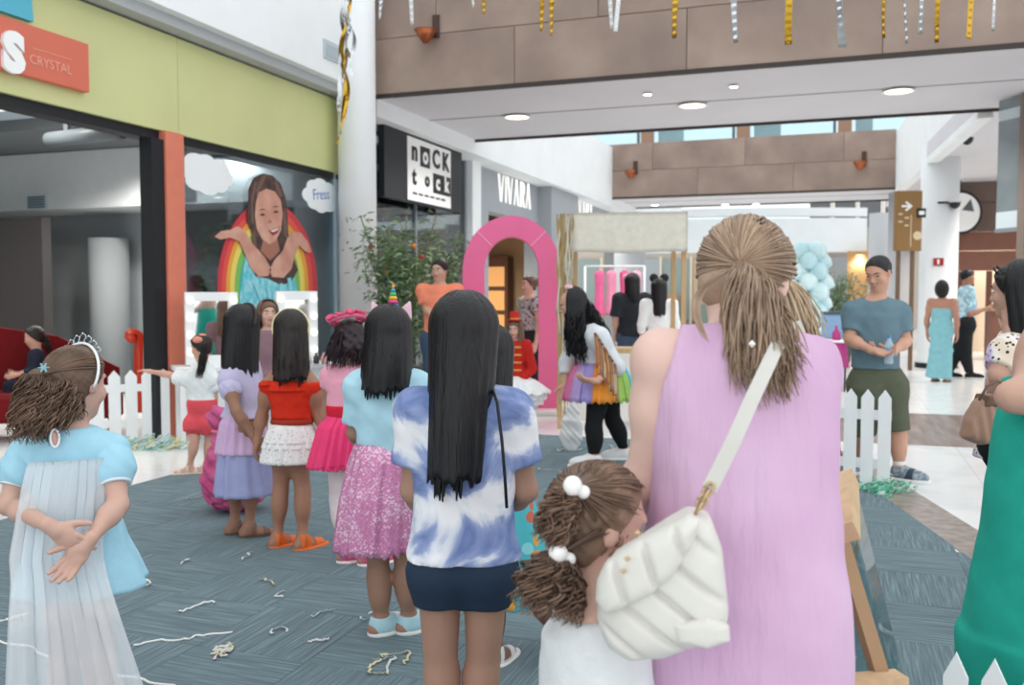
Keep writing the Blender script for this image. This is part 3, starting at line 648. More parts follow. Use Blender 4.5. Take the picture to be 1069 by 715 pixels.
# wooden-coloured far shop on the right of the plants
box('wall_far_tan', far_x(885, 37.5), far_x(915, 37.5), 37.5, 38.4, 0, float(ony(900, 262, 37.5)[2]), mat('far_tan', '#c99a66', .7), label='tan wooden shop wall at the far end', cat='wall', kind='structure')
downlight('far_lamp', (far_x(898, 37.4), 37.42, float(ony(898, 266, 37.4)[2])), .14, 'small warm lamp before the tan far shop', 9, None, 60, '#ffe0b0')
# grey columns left of the direction sign
for k, (u, d, r_) in enumerate(((917, 30, .32), (938, 24, .28))):
    p = at(u, 300, d); obj('wall_column_far', mesh(*lathe([(r_, 0), (r_, 4.02)], 28), mat('column_grey', '#c3c5c8', .6), True), loc=(p[0], p[1], 0), label=['pale grey column behind the smiling man', 'grey column under the brown direction sign'][k], cat='column', kind='structure')
# clerestory glazing above the far bridge
wc = empty('window_3', (-7, 33, 5.3), label='strip of clerestory glass with brown posts above the far bridge', cat='window', kind='structure')
for u in (676, 776, 882, 960):
    xx = float(ony(u, 140, 33)[0])+7; box('window_post', xx-.22, xx+.22, -.1, .1, 0, 3.2, mat('post_brown2', '#94745f', .6), wc)
us = [560, 676, 776, 882, 960]
for a_, b_ in zip(us[:-1], us[1:]):
    xa, xb = float(ony(a_, 140, 33)[0])+7+.23, float(ony(b_, 140, 33)[0])+7-.23
    box('window_pane', xa, xb, -.01, .0, 0, 3.2, glass('clerestory_glass', '#dcecf0', .1), wc)
    box('window_bar', xb-.14, xb-.05, -.05, .02, 0, 3.2, mat('bar_dark', '#4f5a60', .5), wc)
    box('window_shade', xa+.1, xa+(xb-xa)*.35, .3, .34, 0, 3.2, mat('pale_green', '#bcd3d3', .6), wc)
# right far inner fascia, upper windows behind the balcony
uw = empty('window_4', (far_x(845, 40), 40, fz(232)), label='dark upper windows behind the far white balcony', cat='window', kind='structure')
for k in range(5):
    box('window_pane', k*.95, k*.95+.8, 0, .05, 0, 1.6, mat('far_dark_glass', '#6f7275', .3), uw); box('window_mullion', k*.95+.82, k*.95+.92, -.05, .05, 0, 1.6, mat('far_cream', '#e3d6c2', .6), uw)

wf5 = empty('window_5', (far_x(600, 41.3), 41.3, 0), label='row of greenish glazed shop fronts along the far wall', cat='window', kind='structure')
for k in range(9):
    x_ = k*1.35; box('window_pane', x_, x_+1.2, 0, .05, .3, 3.0, mat(['far_green_glass', 'far_warm_glass', 'far_grey_glass'][k % 3], ['#93a39f', '#c9b596', '#a9b0b3'][k % 3], .25), wf5); box('window_mullion', x_+1.22, x_+1.33, -.06, .06, 0, 3.1, mat('far_cream', '#e3d6c2', .6), wf5)
    box('display_stand', x_+.3, x_+.8, -.6, -.3, 0, 1.0+.4*(k % 2), mat(['far_item_a', 'far_item_b', 'far_item_c'][k % 3], ['#b98d67', '#7d8f86', '#cfc4b8'][k % 3], .6), wf5)
# ================================================================ ORGANIC FORMS: smooth-blended solids meshed on a grid
V3 = lambda *a: np.array(a if len(a) > 1 else a[0], float)
def unit(v): v = np.asarray(v, float); return v/(np.linalg.norm(v)+1e-12)
class Field:
    def __init__(s, lo, hi, h):
        s.h = h; s.lo = np.asarray(lo, float); n = np.ceil((np.asarray(hi)-s.lo)/h).astype(int)+1
        s.ax = [s.lo[i]+h*np.arange(n[i]) for i in range(3)]; s.F = np.full(tuple(n), 1.0, np.float32)
    def sub(s, lo, hi):
        sl = []
        for i in range(3):
            a = max(0, int((lo[i]-s.lo[i])/s.h)-1); b = min(len(s.ax[i]), int((hi[i]-s.lo[i])/s.h)+3)
            if b <= a: return None, None
            sl.append(slice(a, b))
        X = s.ax[0][sl[0]][:, None, None]; Y = s.ax[1][sl[1]][None, :, None]; Z = s.ax[2][sl[2]][None, None, :]
        return tuple(sl), (X, Y, Z)
    def put(s, sl, d, k):
        a = s.F[sl]; k = max(k, 1e-4); h = np.clip(.5+.5*(a-d)/k, 0, 1); s.F[sl] = a*(1-h)+d*h-k*h*(1-h)
    def cone(s, a, b, ra, rb, k=.02, flat=False, inf=0.0, sq=None, sqv=None):
        a, b = V3(a), V3(b); ra, rb = ra+inf, rb+inf; m = max(ra, rb)*(1 if sq is None else max(1, sq))+k+2*s.h
        sl, G = s.sub(np.minimum(a, b)-m, np.maximum(a, b)+m)
        if sl is None: return
        ab = b-a; L = float(np.linalg.norm(ab)); u = ab/(L+1e-9)
        P = [G[i]-a[i] for i in range(3)]; t = P[0]*u[0]+P[1]*u[1]+P[2]*u[2]
        tc = np.clip(t, 0, L) if not flat else t
        Q = [P[i]-u[i]*tc for i in range(3)]
        if sq is not None:      # squash along unit vector sqv: radius scaled by sq in that direction
            q = Q[0]*sqv[0]+Q[1]*sqv[1]+Q[2]*sqv[2]; w_ = q*(1/sq-1); Q = [Q[i]+sqv[i]*w_ for i in range(3)]
        d = np.sqrt(Q[0]**2+Q[1]**2+Q[2]**2) - (ra+(rb-ra)*np.clip(t, 0, L)/(L+1e-9))
        if flat: d = np.maximum(d, np.maximum(-t, t-L))
        s.put(sl, d, k)
    def ell(s, c, r, R=None, k=.02, inf=0.0):
        c = V3(c); r = V3(r)+inf; m = float(max(r))+k+2*s.h; sl, G = s.sub(c-m, c+m)
        if sl is None: return
        P = [G[i]-c[i] for i in range(3)]
        if R is not None: P = [P[0]*R[0, i]+P[1]*R[1, i]+P[2]*R[2, i] for i in range(3)]
        k0 = np.sqrt((P[0]/r[0])**2+(P[1]/r[1])**2+(P[2]/r[2])**2); k1 = np.sqrt((P[0]/r[0]**2)**2+(P[1]/r[1]**2)**2+(P[2]/r[2]**2)**2)+1e-6
        s.put(sl, k0*(k0-1)/k1, k)
    def cut(s, p, n):
        n = unit(n); X, Y, Z = s.ax[0][:, None, None], s.ax[1][None, :, None], s.ax[2][None, None, :]
        s.F = np.maximum(s.F, ((X-p[0])*n[0]+(Y-p[1])*n[1]+(Z-p[2])*n[2]).astype(np.float32))
    def grain(s, amp, freq, seed=0):
        r = np.random.RandomState(seed); X, Y, Z = s.ax[0][:, None, None], s.ax[1][None, :, None], s.ax[2][None, None, :]; g = 0
        for i in range(5):
            a = r.uniform(-1, 1, 3)*freq*(1+.5*i); g = g+np.sin(X*a[0]+Y*a[1]+Z*a[2]+r.uniform(0, 6))/(1+.5*i)
        s.F = (s.F+amp*g*.4).astype(np.float32)
    def mesh(s):
        F = s.F; F[0], F[-1] = np.maximum(F[0], .01), np.maximum(F[-1], .01); F[:, 0] = np.maximum(F[:, 0], .01); F[:, -1] = np.maximum(F[:, -1], .01); F[:, :, 0] = np.maximum(F[:, :, 0], .01); F[:, :, -1] = np.maximum(F[:, :, -1], .01)
        I = F < 0; n = F.shape; c = np.zeros(tuple(x-1 for x in n), np.int8)
        for dx in (0, 1):
            for dy in (0, 1):
                for dz in (0, 1): c += I[dx:n[0]-1+dx, dy:n[1]-1+dy, dz:n[2]-1+dz]
        act = (c > 0) & (c < 8); ii = np.argwhere(act); m = len(ii)
        if m == 0: return np.zeros((0, 3)), np.zeros((0, 4), int)
        vid = np.full(act.shape, -1, np.int64); vid[act] = np.arange(m)
        acc = np.zeros((m, 3)); cnt = np.zeros(m)
        cor = [(a, b, d) for a in (0, 1) for b in (0, 1) for d in (0, 1)]
        val = {q: F[ii[:, 0]+q[0], ii[:, 1]+q[1], ii[:, 2]+q[2]] for q in cor}
        for p in cor:
            for ax in range(3):
                if p[ax] == 0:
                    q = list(p); q[ax] = 1; q = tuple(q); f0, f1 = val[p], val[q]; x = (f0 < 0) != (f1 < 0)
                    t = np.where(x, f0/(f0-f1+1e-12), 0); e = np.tile(np.array(p, float), (m, 1)); e[:, ax] += t
                    acc += e*x[:, None]; cnt += x
        V = s.lo+(ii+acc/cnt[:, None])*s.h; Fs = []
        for ax in range(3):
            a, b = (ax+1) % 3, (ax+2) % 3
            sl0 = [slice(None)]*3; sl1 = [slice(None)]*3; sl0[ax] = slice(0, -1); sl1[ax] = slice(1, None)
            A, B = I[tuple(sl0)], I[tuple(sl1)]; e = np.argwhere(A != B); e = e[(e[:, a] > 0) & (e[:, b] > 0) & (e[:, a] < n[a]-1) & (e[:, b] < n[b]-1)]
            if len(e) == 0: continue
            fl = A[e[:, 0], e[:, 1], e[:, 2]]
            def g(da, db):
                q = e.copy(); q[:, a] -= da; q[:, b] -= db; return vid[q[:, 0], q[:, 1], q[:, 2]]
            Q = np.stack([g(1, 1), g(0, 1), g(0, 0), g(1, 0)], 1); Q[~fl] = Q[~fl][:, ::-1]; Fs.append(Q)
        return V, np.concatenate(Fs)
def frame(up, fwd):
    u = unit(up); r = unit(np.cross(fwd, u)); f = np.cross(u, r); return np.stack([r, f, u], 1)    # columns: right, forward, up
def fmesh(f, m, smooth=True):
    V, F = f.mesh(); return mesh(V, F, m, smooth)
def bounds(prims):
    lo, hi = np.full(3, 9.), np.full(3, -9.)
    for p in prims:
        if p[0] == 'c': pts = [(p[1], p[3]), (p[2], p[4])]
        else: pts = [(p[1], max(p[2]))]
        for c, r in pts: lo = np.minimum(lo, V3(c)-r); hi = np.maximum(hi, V3(c)+r)
    return lo, hi
def solid(prims, h, inf=0.0, cuts=(), grain=None, pad=.03):
    lo, hi = bounds(prims); f = Field(lo-inf-pad, hi+inf+pad, h)
    for p in prims:
        if p[0] == 'c': f.cone(p[1], p[2], p[3], p[4], p[5], inf=inf)
        elif p[0] == 'C': pass
        else: f.ell(p[1], p[2], p[3], p[4], inf=inf)
    if grain: f.grain(*grain)
    for a, n in cuts: f.cut(a, n)
    return f

# ---------------------------------------------------------------- hands
def hand_parts(w_, d, n, side, L, curl=.5, spread=.12, h=.003, thumb=.6):
    """wrist w_, finger direction d, palm-facing normal n, side=+1 when thumb lies along cross(d,n)"""
    d = unit(d); n = unit(n-d*(n@d)); t = np.cross(d, n)*side
    lo, hi = w_-L*1.25, w_+L*1.25; f = Field(lo, hi, h)
    f.cone(w_-d*L*.12, w_+d*L*.1, L*.155, L*.16, .01)
    R = np.stack([t, n, d], 1)
    f.ell(w_+d*L*.30, (L*.215, L*.105, L*.28), R, L*.08)
    f.ell(w_+d*L*.24+t*L*.12+n*L*.04, (L*.10, L*.09, L*.17), R, L*.08)
    for i, (off, ln) in enumerate(((.155, .44), (.05, .5), (-.055, .46), (-.15, .36))):
        p = w_+d*L*(.50-.03*abs(i-1.2))+t*L*off; dr = unit(d+t*spread*(1.5-i)*.6); r = L*.062
        for s_, (fr, cu) in enumerate(((.42, .55), (.32, 1.0), (.26, .8))):
            ang = curl*cu; dr = unit(dr*math.cos(ang)+n*math.sin(ang)); q = p+dr*L*ln*fr
            f.cone(p, q, r, r*.9, L*.03 if s_ == 0 else .004); p = q; r *= .9
    p = w_+d*L*.14+t*L*.14+n*L*.03; dr = unit(t*.8+d*.75+n*.25); r = L*.085
    for s_, fr in enumerate((.2, .17, .14)):
        if s_: dr = unit(dr*math.cos(thumb*.45)+(d*.8+n*.5)*math.sin(thumb*.45))
        q = p+dr*L*fr; f.cone(p, q, r, r*.85, L*.05 if s_ == 0 else .005); p = q; r *= .85
    return f.mesh()

# ---------------------------------------------------------------- a person
SKINS = {}
def skin(c):
    if c not in SKINS: SKINS[c] = mat('skin_'+c, c, .5, spec=.35, var=.035, vscale=10, bump=.02, bscale=150)
    return SKINS[c]
class Person:
    """root frame: x to the right of the photo, y away from the viewer, z up"""
    def __init__(s, name, u, d, H, face=0.0, kh=1/7.3, label='', group=None, cat='person', bulk=1.0, sw=.105, res=.007, skin_c='#c9937a', arm=1.0, child=False):
        s.ab = arm
        p = at(u, 300, d); s.g = V3(p[0], p[1], 0.0); s.d = d; s.H = H; s.res = res*(1.35 if d < 4 else 1.5 if d < 8 else 1.7); s.hres = .0045 if d < 3.9 else (.0065 if d < 9 else .009); s.b = bulk; s.skin_c = skin_c
        s.rz = math.atan2(-p[0], p[1]); c, sn = math.cos(s.rz), math.sin(s.rz); s.Rinv = np.array([[c, sn, 0], [-sn, c, 0], [0, 0, 1]])
        s.root = empty(name, s.g, s.rz, label=label, cat=cat, group=group)
        a = math.radians(face); s.fv = V3(-math.sin(a), math.cos(a), 0); s.rv = V3(math.cos(a), math.sin(a), 0)
        hh = s.hh = H*kh; zt = H-hh; s.child = child
        j = s.j = {}
        cr = .455 if child else .475
        j['pel'] = V3(0, 0, (cr+.045)*H); j['neck'] = V3(0, 0, zt-.028*H); j['head'] = V3(0, 0, H-hh*.5)+s.fv*hh*.05
        for q, n in ((-1, 'l'), (1, 'r')):
            j['sh'+n] = j['neck']+s.rv*q*sw*H-V3(0, 0, .028*H); j['el'+n] = j['sh'+n]+s.rv*q*.035*H-V3(0, 0, .17*H)-s.fv*.01*H; j['wr'+n] = j['el'+n]-V3(0, 0, .145*H)+s.fv*.035*H
            j['hip'+n] = V3(0, 0, cr*H+.02*H)+s.rv*q*.05*H; j['kn'+n] = V3(0, 0, .265*H)+s.rv*q*.052*H+s.fv*.008*H; j['an'+n] = V3(0, 0, .05*H)+s.rv*q*.055*H
            j['toe'+n] = None
        s.hf = s.fv.copy(); s.hu = V3(0, 0, 1.0); s.hand = {'l': {}, 'r': {}}
    def J(s, u, v, dd=0.0): return s.Rinv @ (at(u, v, s.d+dd)-s.g)
    def px(s, **k):
        """set joints by photo measurements: name=(u,v,depth offset)"""
        for n, q in k.items(): s.j[n] = s.J(*q)
        return s
    def look(s, yaw, pitch=0.0, roll=0.0):
        a = math.radians(yaw); p = math.radians(pitch); f = V3(-math.sin(a), math.cos(a), 0); r = V3(math.cos(a), math.sin(a), 0)
        s.hf = unit(f*math.cos(p)+V3(0, 0, 1)*math.sin(p)); up = np.cross(r, s.hf); q = math.radians(roll); s.hu = unit(up*math.cos(q)+r*math.sin(q)); return s
    def prims(s):
        H, j, b = s.H, s.j, s.b; T = {}; pel, nk = j['pel'], j['neck']; up = unit(nk-pel); L = np.linalg.norm(nk-pel)
        rh = unit(j['hipr']-j['hipl']); rs = unit(j['shr']-j['shl'])
        fh = unit(np.cross(V3(0, 0, 1), rh)); Rp = frame(up, fh); Rc = frame(up, np.cross(up, rs)); bk = -Rp[:, 1]
        tr = [('e', pel-up*.01*H, (.088*H*b, .064*H*b, .075*H), Rp, .05*H), ('e', pel+up*L*.33, (.074*H*b, .054*H*b, .095*H), Rp, .06*H),
              ('e', pel+up*L*.66+Rc[:, 1]*.006*H, (.083*H*b, .060*H*b, .10*H), Rc, .06*H)]
        for n in 'lr':
            tr.append(('c', nk-up*.035*H, j['sh'+n], .038*H, .034*H*b, .04*H))
            tr.append(('e', j['hip'+n]+bk*.022*H+V3(0, 0, .012*H), (.048*H*b,)*3, None, .04*H))
        T['torso'] = tr
        hd = s.head_prims(); T['head'] = hd
        T['neck'] = [('c', nk-up*.03*H, j['head']-s.hu*s.hh*.22-s.hf*s.hh*.08, .031*H*(1.05 if not s.child else .95), s.hh*.235, .025*H)]
        for n in 'lr':
            ab = b*s.ab; T['ua'+n] = [('c', j['sh'+n], j['el'+n], .030*H*ab, .0235*H*ab, .03*H), ('e', j['sh'+n]*.62+j['el'+n]*.38, (.030*H*ab,)*3, None, .03*H)]
            T['fa'+n] = [('c', j['el'+n], j['wr'+n], .0235*H*b, .0155*H, .012*H), ('e', j['el'+n]*.7+j['wr'+n]*.3, (.0245*H*b,)*3, None, .02*H)]
            hip, kn, an = j['hip'+n], j['kn'+n], j['an'+n]
            tq = .043 if s.child else .056; T['th'+n] = [('c', hip, kn, tq*H*b, .032*H*b, .03*H)]
            kb = unit(an-kn); f = unit(s.fv-kb*(s.fv@kb))
            T['ca'+n] = [('c', kn, an, .031*H*b, .0205*H, .015*H), ('e', kn*.68+an*.32-f*.012*H, (.031*H*b, .031*H*b, .062*H), frame(-kb, f), .03*H)]
            to = j['toe'+n] if j['toe'+n] is not None else an+s.fv*.105*H; to = V3(to); td = unit((to-an)*V3(1, 1, 0)); s.td = getattr(s, 'td', {}); s.td[n] = td
            gz = an[2]-.05*H
            hl = V3(an[0], an[1], gz+.022*H)-td*.018*H; tp = V3(an[0], an[1], gz+.016*H)+td*.095*H
            T['ft'+n] = [('c', hl, tp, .0225*H, .0165*H, .012*H), ('c', an, tp*.55+hl*.45, .021*H, .02*H, .02*H), ('c', hl, an, .022*H, .0205*H, .02*H)]
        s.T = T; s.up = up; s.Rp = Rp; s.Rc = Rc
        return T
    def head_prims(s):
        c, hh, f, u = s.j['head'], s.hh, s.hf, s.hu; r = np.cross(f, u); R = np.stack([r, f, u], 1); s.hr = r; s.HR = R
        q = lambda x, y, z: c+(r*x+f*y+u*z)*hh
        P = [('e', q(0, -.045, .12), (.335*hh, .41*hh, .37*hh), R, .05*hh), ('e', q(0, .10, -.17), (.265*hh, .27*hh, .30*hh), R, .12*hh), ('e', q(0, .23, -.40), (.12*hh, .12*hh, .095*hh), R, .12*hh),
             ('c', q(0, .36, .06), q(0, .43, -.105), .028*hh, .052*hh, .05*hh), ('e', q(0, .41, -.12), (.075*hh, .05*hh, .04*hh), R, .03*hh), ('e', q(0, .335, .13), (.2*hh, .06*hh, .045*hh), R, .06*hh),
             ('e', q(0, .345, -.245), (.11*hh, .05*hh, .05*hh), R, .05*hh)]
        for sg in (-1, 1):
            P.append(('e', q(.345*sg, -.02, -.02), (.035*hh, .075*hh, .115*hh), R, .025*hh)); P.append(('e', q(.19*sg, .24, -.12), (.1*hh, .09*hh, .1*hh), R, .08*hh))
        s.hq = q; return P
    def body(s, hands=True, hide=()):
        T = s.prims(); pr = sum((v for k, v in T.items() if k not in hide), [])
        f = solid(pr, s.res); parts = [f.mesh()]
        if hands:
            for n in 'lr':
                if 'fa'+n in hide: continue
                k = dict(s.hand[n]); d = k.pop('d', s.j['wr'+n]-s.j['el'+n]); nn = k.pop('n', -s.rv*(1 if n == 'r' else -1)); side = k.pop('side', None)
                d = unit(d); nn = unit(V3(nn)-d*(V3(nn)@d))
                if side is None:
                    t = np.cross(d, nn); side = 1 if t @ (s.fv+V3(0, 0, .3)) > 0 else -1
                parts.append(hand_parts(s.j['wr'+n]+d*.008, d, nn, side, .105*s.H*(1.05 if s.child else 1), h=s.hres, **k))
        s.body_o = obj('body', mesh(*joinq(parts), skin(s.skin_c), True), s.root); return s
    def face(s, eye='#2a1c18', lip='#b0625c', brow='#2a1f1c', smile=0.0, closed=False, teeth=False):
        q, hh, R = s.hq, s.hh, s.HR
        for sg in (-1, 1):
            f = Field(q(.155*sg, .335, .04)-.1*hh, q(.155*sg, .335, .04)+.1*hh, max(.0016, hh*.011))
            f.ell(q(.155*sg, .315, .035), (.062*hh, .045*hh, .018*hh if closed else .034*hh), R, .001); 
            if not closed: obj('eye', fmesh(f, mat('eye_white', '#e8e4e0', .3)), s.root)
            f = Field(q(.155*sg, .335, .04)-.1*hh, q(.155*sg, .335, .04)+.1*hh, max(.0014, hh*.01))
            f.ell(q(.155*sg, .335 if not closed else .33, .035), (.03*hh if not closed else .06*hh, .032*hh, .03*hh if not closed else .012*hh), R, .001); obj('iris', fmesh(f, mat('iris_'+eye, eye, .25)), s.root)
            f = Field(q(.16*sg, .345, .13)-.14*hh, q(.16*sg, .345, .13)+.14*hh, max(.0016, hh*.012))
            f.cone(q(.06*sg, .375, .115), q(.16*sg, .36, .145), .017*hh, .017*hh, .002); f.cone(q(.16*sg, .36, .145), q(.245*sg, .30, .115), .017*hh, .009*hh, .002); obj('eyebrow', fmesh(f, mat('brow_'+brow, brow, .7)), s.root)
        f = Field(q(0, .38, -.25)-.2*hh, q(0, .38, -.25)+.2*hh, max(.0016, hh*.012))
        for sg in (-1, 1):
            e = q(.115*sg, .345, -.245+.03*smile); f.cone(q(0, .392, -.235), e, .022*hh, .012*hh, .004); f.cone(q(0, .388, -.27), e, .026*hh, .012*hh, .004)
        obj('lips', fmesh(f, mat('lip_'+lip, lip, .4)), s.root)
        if teeth:
            f = Field(q(0, .38, -.25)-.2*hh, q(0, .38, -.25)+.2*hh, max(.0016, hh*.012))
            for sg in (-1, 1): f.cone(q(0, .402, -.245), q(.075*sg, .38, -.238+.02*smile), .016*hh, .01*hh, .003)
            obj('teeth', fmesh(f, mat('teeth', '#f2ede6', .3)), s.root)
        return s
    # ------------------------------------------------ clothes
    def wear(s, name, m, keys, inf=.012, cuts=(), extra=(), grain=None, label=None, res=None, parent=None, sleeve=None, flare=0.0):
        """a garment grown over the named body regions; sleeve={'l':t,...} adds an arm tube to fraction t of the upper arm (t>1 goes into the forearm)"""
        T = s.T; pr = sum((T[k] for k in keys), []); h = res or s.res; H = s.H
        pts = [bounds(pr)] if pr else []
        lo = np.min([b[0] for b in pts], 0)-.12*H; hi = np.max([b[1] for b in pts], 0)+.12*H
        if sleeve:
            for n in sleeve: lo = np.minimum(lo, np.minimum(s.j['el'+n], s.j['wr'+n])-.06); hi = np.maximum(hi, np.maximum(s.j['el'+n], s.j['wr'+n])+.06)
        for e in extra:
            b_ = bounds([('c',)+tuple(e[1:5])] if e[0] in 'cC' else [e]); lo = np.minimum(lo, b_[0]-.03); hi = np.maximum(hi, b_[1]+.03)
        f = Field(lo, hi, h)
        for p in pr:
            if p[0] == 'c': f.cone(p[1], p[2], p[3], p[4], p[5], inf=inf)
            else: f.ell(p[1], p[2], p[3], p[4], inf=inf)
        for e in extra:
            if e[0] == 'C': f.cone(e[1], e[2], e[3], e[4], e[5], flat=True, sq=e[6] if len(e) > 6 else None, sqv=e[7] if len(e) > 7 else None)
            elif e[0] == 'c': f.cone(e[1], e[2], e[3], e[4], e[5], sq=e[6] if len(e) > 6 else None, sqv=e[7] if len(e) > 7 else None)
            else: f.ell(e[1], e[2], e[3], e[4])
        for a, n in cuts: f.cut(a, n)
        if sleeve:
            for n, t in sleeve.items():
                sh, el, wr = s.j['sh'+n], s.j['el'+n], s.j['wr'+n]; r0 = .032*H*s.b+inf; r1 = .0265*H*s.b+inf+flare
                e = sh+(el-sh)*min(t, 1.0); f.cone(sh, e, r0, r0+(r1-r0)*min(t, 1), .02*H, flat=True); f.cone(sh, sh*.8+e*.2, r0, r0, .03*H)
                if t > 1: 
                    e2 = el+(wr-el)*(t-1); f.cone(el, e2, .0265*H*s.b+inf, .021*H*s.b+inf+flare*.5, .012*H, flat=True); f.cone(el, el+(e2-el)*.05, .0265*H*s.b+inf, .0265*H*s.b+inf, .01*H)
        if grain: f.grain(*grain)
        o = obj(name, fmesh(f, m), parent or s.root)
        if label: o['label'] = label
        return o
    def zcut(s, z, below=True): return ((0, 0, z), (0, 0, -1 if below else 1))
    def legwear(s, name, m, t, inf=.012, flare=.0, top=None, label=None, grain=None):
        """trousers / shorts: t fraction of the thigh (>1 into the calf)"""
        H, j = s.H, s.j; ex = []; T = s.T; tq = .043 if s.child else .056; cuts = []
        keep = [p for p in T['torso'] if p[0] == 'e']
        for n in 'lr':
            hip, kn, an = j['hip'+n], j['kn'+n], j['an'+n]; r0 = tq*H*s.b+inf; rk = .032*H*s.b+inf
            if t > 1: keep = keep+T['th'+n]+T['ca'+n]
            if t <= 1 or flare:
                e = hip+(kn-hip)*min(t, 1); ex.append(('C', hip, e, r0, r0+(rk-r0)*min(t, 1)+flare, .03*H)); ex.append(('c', hip, hip+(e-hip)*.1, r0, r0, .04*H))
            if t > 1 and flare:
                e2 = kn+(an-kn)*(t-1); ex.append(('c', kn, kn+(e2-kn)*.9, rk+flare, .022*H+inf+flare, .02*H))
        if t > 1: cuts = [s.zcut(min(j['anl'][2], j['anr'][2])+.01*H)]
        top = top if top is not None else j['pel'][2]+.07*H; T['_lw'] = keep
        return s.wear(name, m, ['_lw'], inf, cuts=cuts+[s.zcut(top, False)], extra=ex, label=label, grain=grain)
    def shoes(s, m, sole=None, low=True, sock=None, band=None, sides='lr', name='shoe', label=None):
        H = s.H
        for n in sides:
            an = s.j['an'+n]; gz = an[2]-.05*H; td = s.td[n]; rv = V3(td[1], -td[0], 0); R = np.stack([rv, td, V3(0, 0, 1)], 1)
            c = V3(an[0], an[1], gz)+td*.038*H; lo, hi = c-V3(.12, .12, .02)*H/.9, c+V3(.12, .12, .11)*H/.9; h = max(.006, s.res*.75)
            f = Field(lo, hi, h); f.ell(c+V3(0, 0, .024*H)+td*.012*H, (.033*H, .075*H, .032*H), R, .01); f.ell(c-td*.035*H+V3(0, 0, .03*H), (.030*H, .04*H, .038*H), R, .03*H); f.cone(an-V3(0, 0, .02*H), an+V3(0, 0, .004*H), .029*H, .027*H, .02*H, flat=True)
            f.cut((0, 0, gz+.010*H), (0, 0, -1)); o = obj(name, fmesh(f, m), s.root)
            if label: o['label'] = label
            f = Field(lo, hi, h); f.ell(c+V3(0, 0, .008*H)+td*.012*H, (.037*H, .082*H, .05*H), R, .004); f.ell(c+V3(0, 0, .008*H)-td*.035*H, (.034*H, .045*H, .05*H), R, .03*H)
            f.cut((0, 0, gz), (0, 0, -1)); f.cut((0, 0, gz+.016*H), (0, 0, 1)); obj('sole', fmesh(f, sole or mat('white_rubber', '#e9e9e6', .6)), o)
            if band:
                f = Field(lo, hi, h); f.ell(c+V3(0, 0, .024*H)+td*.012*H, (.035*H, .077*H, .034*H), R, .01); f.ell(c-td*.035*H+V3(0, 0, .03*H), (.032*H, .042*H, .04*H), R, .03*H)
                f.cut(c+td*.03*H, td); f.cut(c-td*.01*H, -td+V3(0, 0, .3)); f.cut((0, 0, gz+.014*H), (0, 0, -1)); obj('stripe', fmesh(f, band), o)
            if sock:
                f = Field(an-.08*H, an+.09*H, h); kn = s.j['kn'+n]; f.cone(an, an+(kn-an)*.22, .025*H, .026*H, .004, flat=True); obj('sock', fmesh(f, sock), s.root)
        return s
    def sandals(s, m, sole=None, straps=((.075, .028), (.02, .02)), sides='lr', name='sandal'):
        H = s.H
        for n in sides:
            an = s.j['an'+n]; gz = an[2]-.05*H; td = s.td[n]; rv = V3(td[1], -td[0], 0); R = np.stack([rv, td, V3(0, 0, 1)], 1)
            c = V3(an[0], an[1], gz)+td*.038*H; lo, hi = c-V3(.13, .13, .03)*H/.9, c+V3(.13, .13, .12)*H/.9; h = max(.005, s.res*.6)
            f = Field(lo, hi, h); f.ell(c+td*.014*H, (.036*H, .083*H, .05*H), R, .004); f.ell(c-td*.035*H, (.033*H, .045*H, .05*H), R, .03*H); f.cut((0, 0, gz-.002), (0, 0, -1)); f.cut((0, 0, gz+.014*H), (0, 0, 1)); o = obj(name, fmesh(f, sole or m), s.root)
            for off, wd in straps:
                f = Field(lo, hi, h)
                for p in s.T['ft'+n]: f.cone(p[1], p[2], p[3], p[4], p[5], inf=.0055)
                a = V3(an[0], an[1], gz)+td*off*H; f.cut(a+td*wd*H*.5, td); f.cut(a-td*wd*H*.5, -td); f.cut((0, 0, gz+.008*H), (0, 0, -1)); obj('strap', fmesh(f, m), o)
        return s
    # ------------------------------------------------ hair
    def cap(s, m, inf=.05, line=.22, side=.0, name='hair', low=-.25, grain=(.0035, 180, 1), res=None):
        """close-fitting hair over the skull, cut along the hairline"""
        hh, q, R = s.hh, s.hq, s.HR; f = Field(q(0, 0, 0)-hh*.75, q(0, 0, 0)+hh*.75, res or max(.0035, s.res*.7))
        f.ell(q(0, -.05, .13), ((.335+inf)*hh, (.41+inf)*hh, (.37+inf)*hh), R, .02); f.ell(q(0, -.16, -.12), (.29*hh, .27*hh, .28*hh), R, .06*hh)
        if grain: f.grain(*grain)
        f.cut(q(0, line, .25), s.hf*.85-s.hu*.55); f.cut(q(0, -.1, low), -s.hu+s.hf*.55)
        o = obj(name, fmesh(f, m), s.root); return o
    def strands(s, m, paths, rad=.0022, parent=None, name='hair_strands', taper=True):
        P = np.asarray(paths); n = P.shape[1]; t = np.linspace(0, 1, n); R = rad*(np.minimum(1, 6*t+.35)*np.minimum(1, (1.02-t)*4+.25) if taper else np.ones(n))
        V, F = tubes(P, np.broadcast_to(R, P.shape[:2]), 3); return obj(name, mesh(V, F, m, True), parent or s.root)
    def long_hair(s, m, zend, phi=150, n=420, npt=26, width=1.0, back=.03, wave=0.0, wfreq=3.0, rad=.0026, ragged=.03, inf=.075, part=0.0, seed=1, shift=0.0, name='hair', fall=None, end_in=.0, fringe=False):
        """straight or wavy hair: a shell that follows skull then falls, plus strands laid over it"""
        hh, c = s.hh, s.j['head']; r, f, u = s.hr, unit(s.hf*V3(1, 1, 0)), V3(0, 0, 1.0); rng = np.random.RandomState(seed); top = s.hq(0, -.05, .13)
        a_, b_, e_ = (.335+inf)*hh, (.41+inf)*hh, (.37+inf)*hh
